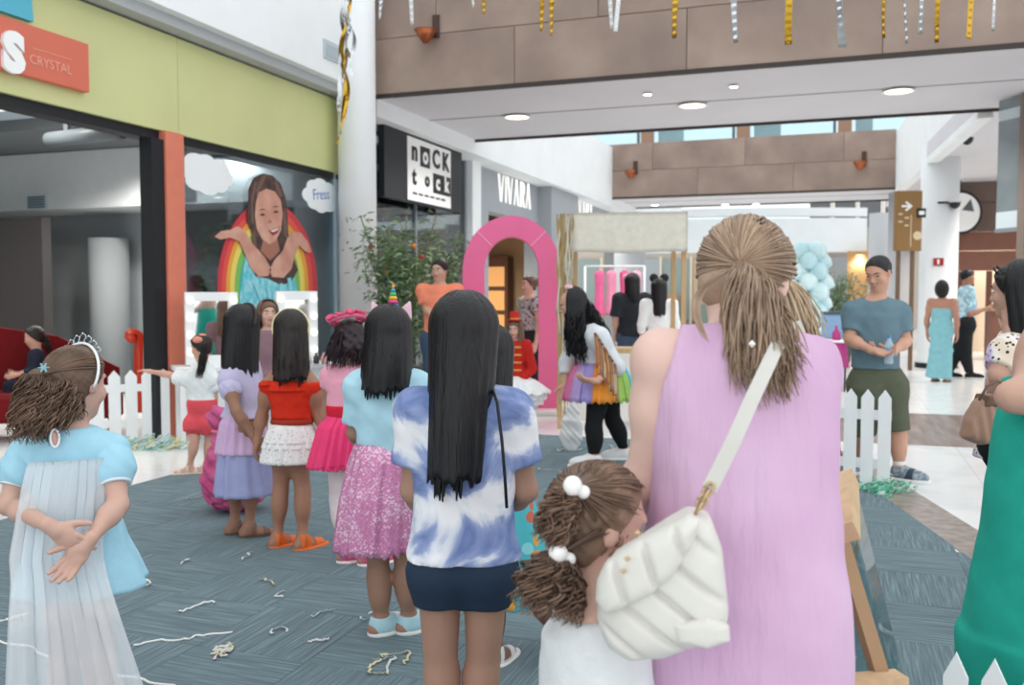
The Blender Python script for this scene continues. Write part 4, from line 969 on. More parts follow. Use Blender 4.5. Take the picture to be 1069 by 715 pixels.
        def path(ph, t, ins=0.0, ze=None):
            # ph: azimuth from straight back (radians, + = person's right); t in 0..1 along the hair
            ze = zend if ze is None else ze
            sp, cp = np.sin(ph), np.cos(ph); rr, ff = unit(np.cross(f, u)), f
            eqx, eqy = sp*a_, -cp*b_
            zeq = top[2]-.05*hh; L1 = 1.5*e_; L2 = np.maximum(zeq-ze, .01); S = t*(L1+L2); on = S < L1
            th = np.clip(S/L1, 0, 1)*math.radians(100)
            st, ct = np.sin(th), np.cos(th); k = 1-ins
            X = eqx*st*k; Yv = eqy*st*k; Zv = e_*ct*k+.02*hh
            X = X+part*hh*(1-st)*np.sign(sp)*.25
            fallz = np.where(on, 0, S-L1); fr = np.clip(fallz/L2, 0, 1)
            wf = 1+(width-1)*fr**.8
            X = X*np.where(on, 1, wf)+shift*fr; Yv = Yv*np.where(on, 1, 1-.25*fr*np.abs(sp))-back*np.sin(np.clip(fr*1.3, 0, 1)*math.pi/2)*np.clip(cp*.8+.45, .0, 1)
            Yv = Yv+end_in*fr**3
            Zv = np.where(on, Zv, e_*math.cos(math.radians(100))*k-fallz)
            return top+X[..., None]*rr+Yv[..., None]*ff+Zv[..., None]*u
        pm = math.radians(phi); ph = np.linspace(-pm, pm, 44)[None, :]; t = np.linspace(0, 1, 28)[:, None]
        gro = .055+.03*np.sin(ph*19+1)+.02*np.sin(ph*43+2); G = path(ph+0*t, t+0*ph, gro*np.clip(t*1.5, .3, 1), zend+.02+.012*np.sin(ph*23)+.01*np.sin(ph*51)); rim = sheet(G, False, .012)
        parts = [rim]; npt = int(npt*.62) if not wave else int(npt*.8); n = int(n*.85); T = np.linspace(0, 1, npt)[None, :]
        ph = np.sort(rng.uniform(-pm, pm, n))[:, None]; ncl = max(8, n//14); cl = np.linspace(-pm, pm, ncl); ci = np.argmin(np.abs(ph-cl[None, :]), 1); tw = cl[ci][:, None]
        phs = ph+(tw-ph)*.55*T**1.5; ze = zend+rng.uniform(-ragged, ragged, ncl)[ci][:, None]+rng.uniform(-.008, .02, (n, 1))
        P = path(phs, T+0*phs, (rng.uniform(-.01, .035, (n, 1))+.035*rng.rand(ncl)[ci][:, None]*np.clip(T*2-.4, 0, 1)), ze)
        if wave:
            A = wave*np.clip((T-.3)*2, 0, 1); k1 = rng.uniform(0, 6.28, ncl)[ci][:, None]
            P = P+(A*np.sin(T*wfreq*6.28+k1))[..., None]*unit(np.cross(f, u))+(A*.8*np.cos(T*wfreq*6.28+k1*1.7))[..., None]*f
        P += (rng.normal(0, .0012, (n, 1, 3))*np.linspace(.2, 1.5, npt)[None, :, None])
        tt = np.linspace(0, 1, npt); R = rad*np.minimum(1, 5*tt+.5)*np.minimum(1, (1.02-tt)*5+.3)
        parts.append(tubes(P, np.broadcast_to(R*1.1, P.shape[:2]), 3))
        return obj(name, mesh(*joinq(parts), m, True), s.root)
    def wisps(s, m, center, axis, L, spread, n, curl, freq, rad=.002, seed=3, npt=30, name='curls', parent=None, droop=.3, r0=.01):
        """a ponytail or bunch of curls leaving `center` along `axis`"""
        npt = int(npt*.72); n = int(n*.85); rad = rad*1.12; rng = np.random.RandomState(seed); axis = unit(axis); a = unit(np.cross(axis, (.2, .3, .9))); b = np.cross(axis, a); t = np.linspace(0, 1, npt)[None, :]
        an = rng.uniform(0, 6.28, (n, 1)); rr = np.sqrt(rng.uniform(0, 1, (n, 1))); ln = L*rng.uniform(.65, 1.05, (n, 1))
        off = r0*rr+(spread-r0)*rr*np.sin(np.clip(t*1.25, 0, 1)*math.pi/2); ph = rng.uniform(0, 6.28, (n, 1)); am = curl*np.clip(t*4, 0, 1); fq = freq*rng.uniform(.8, 1.2, (n, 1))
        P = np.asarray(center)+(ln*t)[..., None]*axis+(off*np.cos(an)+am*np.cos(fq*6.28*t+ph))[..., None]*a+(off*np.sin(an)+am*np.sin(fq*6.28*t+ph))[..., None]*b
        P[..., 2] -= droop*L*(t**2)
        return s.strands(m, P, rad, parent, name)
    def band(s, m, r=.006, tilt=-.05, frm=-115, to=115, inf=.1, name='headband', y=.02, rz=None):
        hh = s.hh; pts = []
        for a in np.radians(np.linspace(frm, to, 28)):
            p = s.hq(0, -.05+y, .13)+s.hr*math.sin(a)*(.335+inf)*hh+s.hu*math.cos(a)*(.37+inf)*hh+s.hf*tilt*hh*math.cos(a); pts.append(p)
        return obj(name, mesh(*tube(pts, r, 8), m, True), s.root)
def skirt(name, m, parent, rings, nf=14, amp=.012, seed=0, thick=.003, cols=120, rows=26, jag=0.0, wob=.4):
    """rings: (z, rx, ry, cx, cy) top to bottom, folds deepen towards the hem"""
    rng = np.random.RandomState(seed); R = np.array(rings, float); t0 = np.linspace(0, 1, len(R)); t = np.linspace(0, 1, rows)
    I = np.stack([np.interp(t, t0, R[:, i]) for i in range(5)], 1); a = np.linspace(0, 2*math.pi, cols, endpoint=False)
    w_ = np.zeros_like(a)
    for k in range(4): w_ += np.sin(a*(nf+rng.randint(-nf//4-1, nf//4+2))+rng.uniform(0, 6.28))*(1/(1+k*.5))
    w_ *= .5; fold = 1+(amp/np.maximum(I[:, 1:2], .01))*w_[None, :]*np.clip(t*1.4, .1, 1)[:, None]
    tw = wob*np.sin(t*2.2)[:, None]*np.sin(a*2+1)[None, :]*.06
    G = np.stack([I[:, 3:4]+I[:, 1:2]*fold*np.cos(a+tw), I[:, 4:5]+I[:, 2:3]*fold*np.sin(a+tw), np.repeat(I[:, 0:1], cols, 1)+(rng.uniform(-jag, jag, cols)[None, :] if jag else 0)*t[:, None]**3], -1)
    return obj(name, mesh(*sheet(G[:, ::-1], True, thick), m, True), parent)
# ================================================================ PEOPLE, the row of girls in front
M_blackhair = mat('black_hair', '#0a090c', .36, spec=.38, col2='#141217', vscale=6, stretch=(20, 20, 1), island=.3, bump=.5, bscale=9)  # second tone streaks the hair's sheen into its colour
M_dkbrown = mat('dark_brown_hair', '#140f0f', .4, spec=.38, col2='#2a201d', vscale=6, stretch=(18, 18, 1), island=.4, bump=.5, bscale=9)
M_burg = mat('burgundy_hair', '#231019', .45, spec=.45, var=.3, vscale=6, island=.4)
M_brownhair = mat('brown_curls', '#7a6150', .5, spec=.4, var=.3, vscale=9, island=.4)
M_blond = mat('dark_blond_hair', '#a38973', .5, spec=.35, var=.2, vscale=7, island=.28)
def toes(p, dx, dy):
    for n in 'lr': p.j['toe'+n] = p.j['an'+n]+V3(dx, dy, 0)*.1
GR = 'girls queuing in a row on the carpet'
# --- tie-dye girl
def tiedye(N, L, co, b):
    n = N.new('ShaderNodeTexNoise'); n.inputs['Scale'].default_value = 5.0; n.inputs['Detail'].default_value = 5; n.inputs['Distortion'].default_value = 1.2; L.new(co, n.inputs['Vector'])
    sx = N.new('ShaderNodeSeparateXYZ'); L.new(co, sx.inputs[0])
    wv = N.new('ShaderNodeMath'); wv.operation = 'SINE'; ml = N.new('ShaderNodeMath'); ml.operation = 'MULTIPLY_ADD'; ml.inputs[1].default_value = 34; ml.inputs[2].default_value = 1.0
    L.new(sx.outputs[2], ml.inputs[0]); L.new(ml.outputs[0], wv.inputs[0])
    a = N.new('ShaderNodeMath'); a.operation = 'MULTIPLY_ADD'; a.inputs[1].default_value = .085; L.new(wv.outputs[0], a.inputs[0]); L.new(n.outputs['Fac'], a.inputs[2])
    return ramp(N, L, a.outputs[0], [(.40, '#f0f0f2'), (.46, '#d9dde9'), (.51, '#97a5cb'), (.60, '#6d80b0'), (.72, '#8c9bc8')])
M_tiedye = nodemat('tie_dye_cotton', tiedye, .85, .2)
p = Person('person', 484, 2.53, 1.385, 0, 1/6.7, 'girl in a blue and white tie-dye T-shirt with very long straight black hair', GR, child=True, skin_c='#a9836f', res=.006)
p.px(shl=(436, 428, 0), shr=(531, 428, 0), ell=(431, 512, .02), elr=(549, 512, .02), wrl=(452, 540, .2), wrr=(520, 535, .2), hipl=(457, 598, 0), hipr=(509, 598, 0), knl=(460, 700, 0), knr=(504, 700, .01), anl=(463, 818, 0), anr=(497, 818, .01))
for n in 'lr': p.j['an'+n][2] = .07
p.hand['l'] = dict(d=V3(1, .3, .1), n=V3(0, 0, 1), curl=.3); p.hand['r'] = dict(d=V3(-1, .3, .1), n=V3(0, 0, 1), curl=.3)
p.body(); hem = p.J(480, 581, 0)[2]; zs = p.j['neck'][2]
p.wear('t_shirt', M_tiedye, ['torso'], .012, cuts=[p.zcut(hem), p.zcut(zs+.018, False)], extra=[('C', (0, 0, zs-.09), (-.004, 0, hem-.02), .118, .134, .06, .72, V3(0, 1, 0))], sleeve={'l': .66, 'r': .66}, flare=.022, grain=(.0045, 38, 2))
p.legwear('shorts', fabric('navy_shorts', '#2b3a4d'), .30, .006, .008)
p.shoes(fabric('grey_canvas', '#8b8f94'))
p.long_hair(M_blackhair, p.J(480, 506, -.1)[2], phi=132, n=620, npt=30, width=.9, back=.045, ragged=.03, shift=-.02, seed=4, inf=.085, rad=.003, end_in=.0)
t = [p.J(513, 402, -.02), p.J(519, 420, -.12), p.J(524, 460, -.13), p.J(527, 497, -.125), p.J(529, 530, -.11)]
purse = obj('purse_strap', mesh(*tube(t, .0045, 6), mat('black_cord', '#1a1a1c', .5), True), p.root)
# --- unicorn girl
def sequin(N, L, co, b):
    v = N.new('ShaderNodeTexVoronoi'); v.inputs['Scale'].default_value = 150; L.new(co, v.inputs['Vector'])
    n = N.new('ShaderNodeTexNoise'); n.inputs['Scale'].default_value = 6; L.new(co, n.inputs['Vector'])
    a = N.new('ShaderNodeMath'); a.operation = 'MULTIPLY_ADD'; a.inputs[1].default_value = .55; sp = N.new('ShaderNodeSeparateColor'); L.new(v.outputs['Color'], sp.inputs[0]); L.new(sp.outputs[0], a.inputs[0]); L.new(n.outputs['Fac'], a.inputs[2])
    b.inputs['Metallic'].default_value = .15
    return ramp(N, L, a.outputs[0], [(.35, '#bd6a98'), (.6, '#cc7da8'), (.9, '#d68db6'), (1.0, '#eccade')])  # palest stop paints the sequins' sparkle into the colour
M_sequin = nodemat('pink_sequin_tulle', sequin, .42, .5)
p = Person('person', 405, 3.77, 1.335, 0, 1/6.5, 'girl with a rainbow unicorn headband, pale blue top and pink sequin skirt', GR, child=True, skin_c='#a9806c', res=.0065)
p.px(shl=(376, 402, 0), shr=(435, 402, 0), ell=(370, 452, .03), elr=(443, 452, .05), wrl=(385, 470, .2), wrr=(425, 470, .2), anl=(398, 668, 0), anr=(427, 662, 0.02), knl=(395, 600, 0), knr=(424, 598, 0), hipl=(391, 520, 0), hipr=(420, 520, 0))
for n in 'lr': p.j['an'+n][2] = .067
toes(p, .8, .55); p.hand['l'] = dict(d=V3(1, .2, .1), n=V3(0, 0, 1), curl=.3); p.hand['r'] = dict(d=V3(-1, .2, .1), n=V3(0, 0, 1), curl=.3)
p.body(); wz = p.J(405, 464)[2]; hz = p.J(400, 571)[2]
p.wear('top', fabric('pale_blue_cotton', '#b4dcea'), ['torso'], .012, cuts=[p.zcut(wz-.02), p.zcut(p.j['neck'][2]+.012, False)], extra=[('C', (0, 0, p.j['neck'][2]-.09), (0, 0, wz-.02), .115, .118, .05, .72, V3(0, 1, 0))], sleeve={'l': .8, 'r': .8}, flare=.012, grain=(.004, 40, 4))
cx = float(p.J(402, 464)[0]); dx = float(p.J(394, 571)[0])
skirt('tulle_skirt', M_sequin, p.root, [(wz+.01, .122, .09, cx, 0), (wz-.05, .145, .12, cx, 0), ((wz+hz)/2, .163, .15, (cx+dx)/2, 0), (hz, .178, .17, dx, 0)], 18, .013, 3, jag=.012)
skirt('underskirt', fabric('pink_lining', '#c98bb0'), p.root, [(wz-.01, .113, .08, cx, 0), (hz+.03, .155, .14, dx, 0)], 12, .01, 5)
p.shoes(fabric('aqua_canvas', '#b4d9e3'), band=fabric('white_laces', '#eef2f3'))
p.long_hair(M_blackhair, p.J(405, 412, -.1)[2], phi=140, n=480, npt=26, width=1.18, back=.04, ragged=.014, seed=8, inf=.085, rad=.003, shift=-.01)
hb = p.band(mat('band_silver', '#d9d4dc', .4), .006, -.02)
q = p.hq
for k, cc in enumerate(['#7a4aa8', '#3f77c2', '#d24a7f', '#e0b23e', '#5cae6a', '#2f9fae', '#e8943c']):
    r0, r1 = .027*(1-k/7.6), .027*(1-(k+1)/7.6)
    obj('horn_ring', mesh(*tube([tuple(q(.10, .04, .50+.075*(k+t))) for t in (0, .5, 1)], [r0, (r0+r1)/2+.003, r1], 12), mat('horn_'+cc, cc, .35, metal=.3), True), hb)
for sg in (-1, 1):
    f = Field(q(.3*sg+.06, 0, .5)-.1, q(.3*sg+.06, 0, .5)+.1, .004); f.cone(q(.26*sg+.06, .02, .42), q(.36*sg+.06, .02, .66), .034, .008, .01, sq=.4, sqv=p.hf); obj('ear', fmesh(f, fabric('ear_pink_plush', '#eac3cf')), hb)
f = Field(q(.08, .03, .48)-.09, q(.08, .03, .48)+.09, .005)
for k in range(6): f.ell(q(.08+.13*math.cos(k*1.05), .06, .48+.03*math.sin(k*2)), (.022, .02, .018), None, .008)
obj('flower_tuft', fmesh(f, mat('tuft_white', '#dfe6ee', .7, col2='#9cc4d8', vscale=30)), hb)
# --- pink girl
p = Person('person', 364, 4.8, 1.27, -8, 1/6.2, 'girl in pale pink top and hot pink skirt wearing a flower crown', GR, child=True, skin_c='#a87e6c')
p.px(shl=(347, 392, 0), shr=(384, 392, .0), ell=(343, 425, .0), wrl=(337, 455, .02), elr=(390, 430, .05), wrr=(384, 455, .1), anl=(362, 578, 0), anr=(384, 584, -.05))
for n in 'lr': p.j['an'+n][2] = .064
toes(p, .9, .3); p.look(20, -18); p.body(); wz = p.J(364, 424)[2]; hz = p.J(360, 486)[2]
p.wear('top', fabric('pale_pink_cotton', '#f0a9bd'), ['torso'], .012, cuts=[p.zcut(wz-.02), p.zcut(p.j['neck'][2]+.012, False)], extra=[('C', (0, 0, p.j['neck'][2]-.08), (0, 0, wz-.02), .105, .10, .04, .75, V3(0, 1, 0))], sleeve={'l': .4, 'r': .4}, flare=.014)
p.wear('sash', fabric('red_sash', '#d8283f'), ['torso'], .02, cuts=[p.zcut(wz-.05), p.zcut(wz+.012, False)])
dx = float(p.J(352, 486)[0])
for k in range(2): skirt('tulle_skirt', fabric('hot_pink_tulle' if k == 0 else 'hot_pink_tulle_deep', '#f2487c' if k == 0 else '#e03a70'), p.root, [(wz-.03, .098, .078, -.005, 0), (wz-.1, .13-.01*k, .11, dx*.5, 0), (hz+.015*k, .158-.015*k, .14, dx, 0)], 20, .01, 11+k, jag=.008)
p.wear('tights', fabric('white_tights', '#e6d5d6'), ['thl', 'thr', 'cal', 'car'], .004, cuts=[p.zcut(wz-.15, False)])
p.shoes(fabric('pink_shoe', '#cf5d7f'), sole=mat('pale_sole', '#f1dfe2', .6))
f = Field(q(0, 0, 0)*0+p.j['head']-.2, p.j['head']+.2, .005); hh = p.hh; q = p.hq
f.ell(q(0, -.06, .12), (.40*hh, .47*hh, .42*hh), p.HR, .02); f.ell(q(-.12, -.2, -.28), (.3*hh, .24*hh, .24*hh), p.HR, .05); f.ell(q(.14, -.2, -.22), (.28*hh, .24*hh, .22*hh), p.HR, .05); f.grain(.004, 120, 4); f.cut(q(0, .24, .25), p.hf*.85-p.hu*.5)
hr_ = obj('hair', fmesh(f, M_burg), p.root)
for sg in (-1, 1): p.wisps(M_burg, q(.16*sg-.05, -.2, .1), V3(.25*sg-.1, -.35, -1), .17, .06, 110, .006, 1.5, .0025, 5+sg, name='hair_lock', parent=hr_, droop=.1, r0=.05)
rng = random.Random(3)
cr = obj('flower_crown', mesh(*tube([tuple(q(.42*math.sin(a), -.05+.46*math.cos(a), .50)) for a in np.linspace(0, 2*math.pi, 30)], .012, 8), fabric('crown_pink', '#e0708f'), True), p.root)
fl = np.array(lathe([(.004, 0), (.02, .006), (.024, .014), (.012, .012), (.003, .008)], 10)[0]); flF = lathe([(.004, 0), (.02, .006), (.024, .014), (.012, .012), (.003, .008)], 10)[1]
flm = mesh(fl, flF, fabric('crown_flower', '#ea5f86'), True)
for a in np.linspace(0, 2*math.pi, 22, endpoint=False):
    obj('flower', flm, cr, loc=q(.43*math.sin(a), -.05+.47*math.cos(a), .50+rng.uniform(-.03, .07)), rot=(rng.uniform(-.6, .6), rng.uniform(-.6, .6), a))
# --- girl in red top
p = Person('person', 303, 5.1, 1.295, -4, 1/6.5, 'girl in a red ruffled crop top, white tiered skirt and orange sandals', GR, child=True, skin_c='#a97b64')
p.px(shl=(281, 403, 0), shr=(325, 403, 0), ell=(273, 434, .02), wrl=(269, 458, .03), elr=(333, 432, .02), wrr=(340, 456, 0), hipl=(294, 478, 0), hipr=(312, 478, 0), anl=(290, 565, 0), anr=(316, 570, -.05), knl=(293, 510, 0), knr=(316, 510, 0))
for n in 'lr': p.j['an'+n][2] = .065
toes(p, .75, .5); p.body(); wz = p.J(302, 437)[2]; zt = p.J(302, 401)[2]
M_red = fabric('red_cotton', '#d8341f')
p.wear('crop_top', M_red, ['torso'], .012, cuts=[p.zcut(wz), p.zcut(zt+.012, False)], extra=[('C', (0, 0, zt-.01), (0, 0, wz), .107, .094, .03, .72, V3(0, 1, 0))], grain=(.004, 60, 3))
skirt('ruffle', M_red, p.root, [(zt+.022, .119, .088, 0, 0), (zt, .126, .095, 0, 0), (zt-.03, .138, .108, 0, 0)], 26, .008, 6, rows=8)
for sg, n in ((-1, 'l'), (1, 'r')):
    s0 = p.j['sh'+n]; obj('strap', mesh(*tube([s0+V3(-.035*sg, -.07, -.055), s0+V3(-.03*sg, -.052, .03), s0+V3(-.03*sg, .0, .046), s0+V3(-.03*sg, .05, .01)], .006, 6), M_red, True), p.root)
    skirt('shoulder_ruffle', M_red, p.root, [(s0[2]+.035, .03, .04, s0[0]+.005*sg, 0), (s0[2]+.01, .045, .052, s0[0]+.01*sg, 0)], 9, .006, 7, rows=5, cols=40)
p.wear('waistband', fabric('rust_band', '#a23a2a'), ['torso'], .014, cuts=[p.zcut(wz-.03), p.zcut(wz+.004, False)])
z0, z1, z2 = wz-.012, p.J(302, 466)[2], p.J(302, 481)[2]
def lace(N, L, co, b):
    v = N.new('ShaderNodeTexVoronoi'); v.inputs['Scale'].default_value = 60; L.new(co, v.inputs['Vector']); return ramp(N, L, v.outputs['Distance'], [(.1, '#b9b2ae'), (.3, '#ece9e6'), (.6, '#f3f1ef')])
M_lace = nodemat('white_eyelet_cotton', lace, .85)
skirt('skirt', M_lace, p.root, [(z0, .10, .08, 0, 0), (z0-.04, .125, .105, 0, 0), (z1, .165, .135, .002, 0)], 20, .008, 8)
skirt('skirt_tier', M_lace, p.root, [(z1+.035, .155, .127, .002, 0), (z2, .178, .148, .002, 0)], 26, .010, 9, rows=10)
p.sandals(mat('orange_rubber', '#e8702c', .45), straps=((.075, .05), (.015, .03), (-.012, .02)))
p.long_hair(M_dkbrown, p.J(303, 399, -.1)[2], phi=142, n=440, npt=30, width=1.12, back=.03, wave=.009, wfreq=2.6, ragged=.02, seed=12, inf=.09, rad=.0034)
p.band(fabric('cream_band', '#e6dcae'), .013, .14, -110, 110, .125)
# --- lavender princess girl
p = Person('person', 252, 5.35, 1.32, -48, 1/6.5, 'girl in lavender princess dress with puff sleeves and straight black hair', GR, child=True, skin_c='#9c735f')
p.px(shl=(238, 398, -.09), shr=(264, 394, .12), ell=(247, 430, -.19), wrl=(264, 455, -.19), elr=(274, 428, .1), wrr=(276, 452, .16), anl=(245, 556, 0.02), anr=(260, 558, -.04))
for n in 'lr': p.j['an'+n][2] = .066
toes(p, .95, .1); p.body(); wz = p.J(250, 430)[2]; M_lav = fabric('lavender_satin', '#c8c2e0', rough=.6); M_lil = fabric('lilac_overlay', '#d6b6d8'); M_per = fabric('periwinkle_cotton', '#a5a9d2')
ax = unit(p.rv); 
p.wear('bodice', M_lav, ['torso'], .013, cuts=[p.zcut(wz-.03), p.zcut(p.j['neck'][2]+.008, False)])
for n in 'lr':
    s0, e0 = p.j['sh'+n], p.j['el'+n]; f = Field(s0-.12, s0+.12, .005); f.ell(s0*.72+e0*.28, (.062, .062, .066), None, .01); f.grain(.005, 70, 2); obj('puff_sleeve', fmesh(f, M_lav), p.root)
zb = p.J(250, 472)[2]; zh = p.J(250, 515)[2]
skirt('overskirt', M_lil, p.root, [(wz+.0, .098, .085, 0, 0), (wz-.06, .125, .115, 0, 0), (zb, .15, .14, -.005, 0)], 14, .009, 4)
skirt('skirt', M_per, p.root, [(wz-.03, .09, .08, 0, 0), (zb, .142, .132, 0, 0), (zh, .178, .165, .01, 0)], 12, .014, 5)
p.sandals(mat('brown_leather', '#7a5a4c', .5), sole=mat('dark_sole', '#4a3b36', .6))
p.long_hair(M_blackhair, p.J(250, 400, -.1)[2], phi=140, n=420, npt=26, width=.98, back=.03, ragged=.02, seed=15, inf=.09, rad=.0032)
p.band(mat('band_black', '#3a2a26', .5), .008, .2, -100, 100, .15)
# --- girl in the turquoise print dress, half hidden
def prt(N, L, co, b):
    v = N.new('ShaderNodeTexVoronoi'); v.inputs['Scale'].default_value = 17; L.new(co, v.inputs['Vector'])
    c = ramp(N, L, v.outputs['Color'], [(0, '#e0a04e'), (.3, '#c96f58'), (.5, '#8fd8dd'), (.75, '#e9d9c0')], True)
    mx = N.new('ShaderNodeMix'); mx.data_type = 'RGBA'; mx.inputs[7].default_value = C('#54b9c2'); L.new(c, mx.inputs[6])
    g = N.new('ShaderNodeMath'); g.operation = 'GREATER_THAN'; g.inputs[1].default_value = .38; L.new(v.outputs['Distance'], g.inputs[0]); L.new(g.outputs[0], mx.inputs[0]); return mx.outputs[2]
M_print = nodemat('turquoise_print_cotton', prt, .85)
p = Person('person', 530, 3.45, 1.22, -30, 1/6.1, 'child in turquoise printed dress and white sandals, mostly behind the tie-dye girl', GR, child=True, skin_c='#8a6757')
p.px(knl=(517, 628, 0), anl=(517, 682, .0), knr=(566, 632, .12), anr=(594, 672, .18), hipl=(520, 555, 0), hipr=(545, 555, .05), head=(512, 372, .05), neck=(516, 415, .02), pel=(530, 540, .02))
p.j['anl'][2] = .061; p.j['anr'][2] = max(.061, p.j['anr'][2]); p.px(shl=(496, 425, 0), shr=(536, 425, .05), ell=(492, 470, .02), elr=(540, 468, .1), wrl=(500, 505, .15), wrr=(536, 500, .2))
toes(p, .5, .8); p.body()
p.wear('bodice', M_print, ['torso'], .012, cuts=[p.zcut(p.J(530, 535)[2]), p.zcut(p.j['neck'][2], False)])
zt, zh = p.J(530, 510)[2], p.J(540, 628)[2]
skirt('skirt', M_print, p.root, [(zt, .10, .085, p.J(528, 510)[0], .02), ((zt+zh)/2, .125, .12, p.J(533, 560)[0], .03), (zh, .135, .15, p.J(538, 628)[0], .04)], 9, .016, 3)
p.sandals(mat('white_strap', '#e9e7e6', .5), straps=((.075, .03), (.0, .02)), sides='l'); p.shoes(fabric('dark_trainer', '#4a4a50'), sides='r')
p.cap(M_blackhair, .07); p.long_hair(M_blackhair, p.j['neck'][2]-.05, phi=130, n=120, seed=2)
# ================================================================ PEOPLE, nearest figures
def sheer(name, col, a):
    m = mat(name, col, .8, alpha=a, spec=.2, bump=.1, bscale=30); return m
# --- girl in pale blue dress with sheer cape and tiara
p = Person('person', 76, 2.8, 1.262, -22, 1/5.9, 'girl in a pale blue dress with sheer white cape and tiara, hands clasped behind her', None, child=True, skin_c='#cfa796', res=.0055); p.hres = .0034
p.px(neck=(72, 447, 0), head=(80, 401, .02), shl=(29, 474, 0), shr=(117, 471, .02), ell=(9, 527, -.06), wrl=(52, 549, -.225), elr=(123, 527, -.06), wrr=(93, 564, -.185), pel=(78, 585, 0), hipl=(62, 608, 0), hipr=(98, 606, 0), knl=(68, 690, 0), knr=(104, 688, 0))
p.look(-48, -6)
p.hand['l'] = dict(d=V3(.72, -.12, -.62), n=V3(.1, .95, .1), curl=.42, thumb=.8); p.hand['r'] = dict(d=V3(-.6, -.05, -.75), n=V3(-.2, -.9, .2), curl=.4, thumb=.7)
p.body()
M_ice = fabric('ice_blue_cotton', '#a9d8ea', bump=.2); M_veil = sheer('sheer_white_tulle', '#eef1f4', .45)
zy = p.J(75, 474)[2]; zn = p.j['neck'][2]; zh = p.J(80, 612)[2]
p.wear('bodice', M_ice, ['torso'], .013, cuts=[p.zcut(p.J(75, 540)[2]), p.zcut(zn+.006, False)], grain=(.003, 45, 5))
for n in 'lr':
    s0, e0 = p.j['sh'+n], p.j['el'+n]; f = Field(s0-.14, s0+.14, .0045); c0 = s0*.68+e0*.32; f.ell(c0, (.058, .06, .062), None, .01); f.cone(s0, c0, .05, .055, .03); f.grain(.005, 60, 2); f.cut(s0*.35+e0*.65, e0-s0); o = obj('puff_sleeve', fmesh(f, M_ice), p.root)
    e = s0*.38+e0*.62; ax_ = unit(e0-s0); a1 = unit(np.cross(ax_, (0, 0, 1))); b1 = np.cross(ax_, a1); obj('cuff_trim', mesh(*tube([tuple(e+(a1*math.cos(t)+b1*math.sin(t))*.042) for t in np.linspace(0, 2*math.pi, 28)], .005, 6), mat('trim_silver', '#dfe7ec', .5), True), o)
z0 = p.J(75, 520)[2]; xs = float(p.J(82, 612)[0]); xt = float(p.J(78, 520)[0])
skirt('skirt', M_ice, p.root, [(z0, .115, .085, xt, 0), ((z0+zh)/2, .145, .125, (xs+xt)/2, 0), (zh, .19, .165, xs+.01, 0)], 10, .016, 21)
# sheer cape from the yoke, open at the front
n_ = 60; rows = 40; zb = p.J(75, 702)[2]; G = np.zeros((rows, n_, 3)); rng = np.random.RandomState(4); ph1 = rng.uniform(0, 6, 5)
for i, t in enumerate(np.linspace(0, 1, rows)):
    hw = np.interp(t, [0, .12, .5, 1], [.105, .115, .13, .19]); cx_ = np.interp(t, [0, .4, 1], [p.J(70, 480)[0], p.J(60, 560)[0], p.J(82, 700)[0]])
    for k, a in enumerate(np.linspace(-1, 1, n_)):
        fo = .010*t*(math.sin(a*13+ph1[0])+.6*math.sin(a*24+ph1[1]+t*2)); G[i, k] = (cx_+hw*a+.004*math.sin(a*30), np.interp(t, [0, .3, .44, .64, 1], [-.092, -.105, -.135, -.215, -.262])-(1-a*a)*.02*(1-t*.4)-fo*1.4, zy+(zb-zy)*t+.02*t*math.sin(a*4+1)+.012*t*math.sin(a*17))
cape = obj('cape', mesh(*sheet(G, False, .0015), M_veil, True), p.root)
obj('cape_hem', mesh(*tube([tuple(q_) for q_ in G[-1]], .0035, 5), mat('hem_white', '#eef3f6', .6), True), cape)
# neckline trim and keyhole
nk = p.j['neck']; zk = nk[2]-.004
obj('neck_trim', mesh(*tube([(nk[0]+.058*math.cos(a), nk[1]-.0+.055*math.sin(a), zk+.002-.012*math.cos(a*1)*0-.010*(math.sin(a) < 0)*abs(math.sin(a))) for a in np.linspace(0, 2*math.pi, 36)], .006, 6), mat('hem_white'), True), p.root)
kx, ky = float(p.J(58, 452)[0]), float(nk[1])-.092
kz = p.J(59, 452)[2]
obj('keyhole', mesh(*lathe([(.006, 0), (.0095, .002), (.0095, .004)], 16), skin('#cfa796'), True), p.root, loc=(kx, ky-.0, kz), rot=(math.pi/2, 0, 0)).scale = (1, 2.2, 1)
obj('keyhole_trim', mesh(*tube([(.0115*math.cos(a), 0, .026*math.sin(a)) for a in np.linspace(0, 2*math.pi, 24)], .0035, 6), mat('hem_white'), True), p.root, loc=(kx, ky-.004, kz))
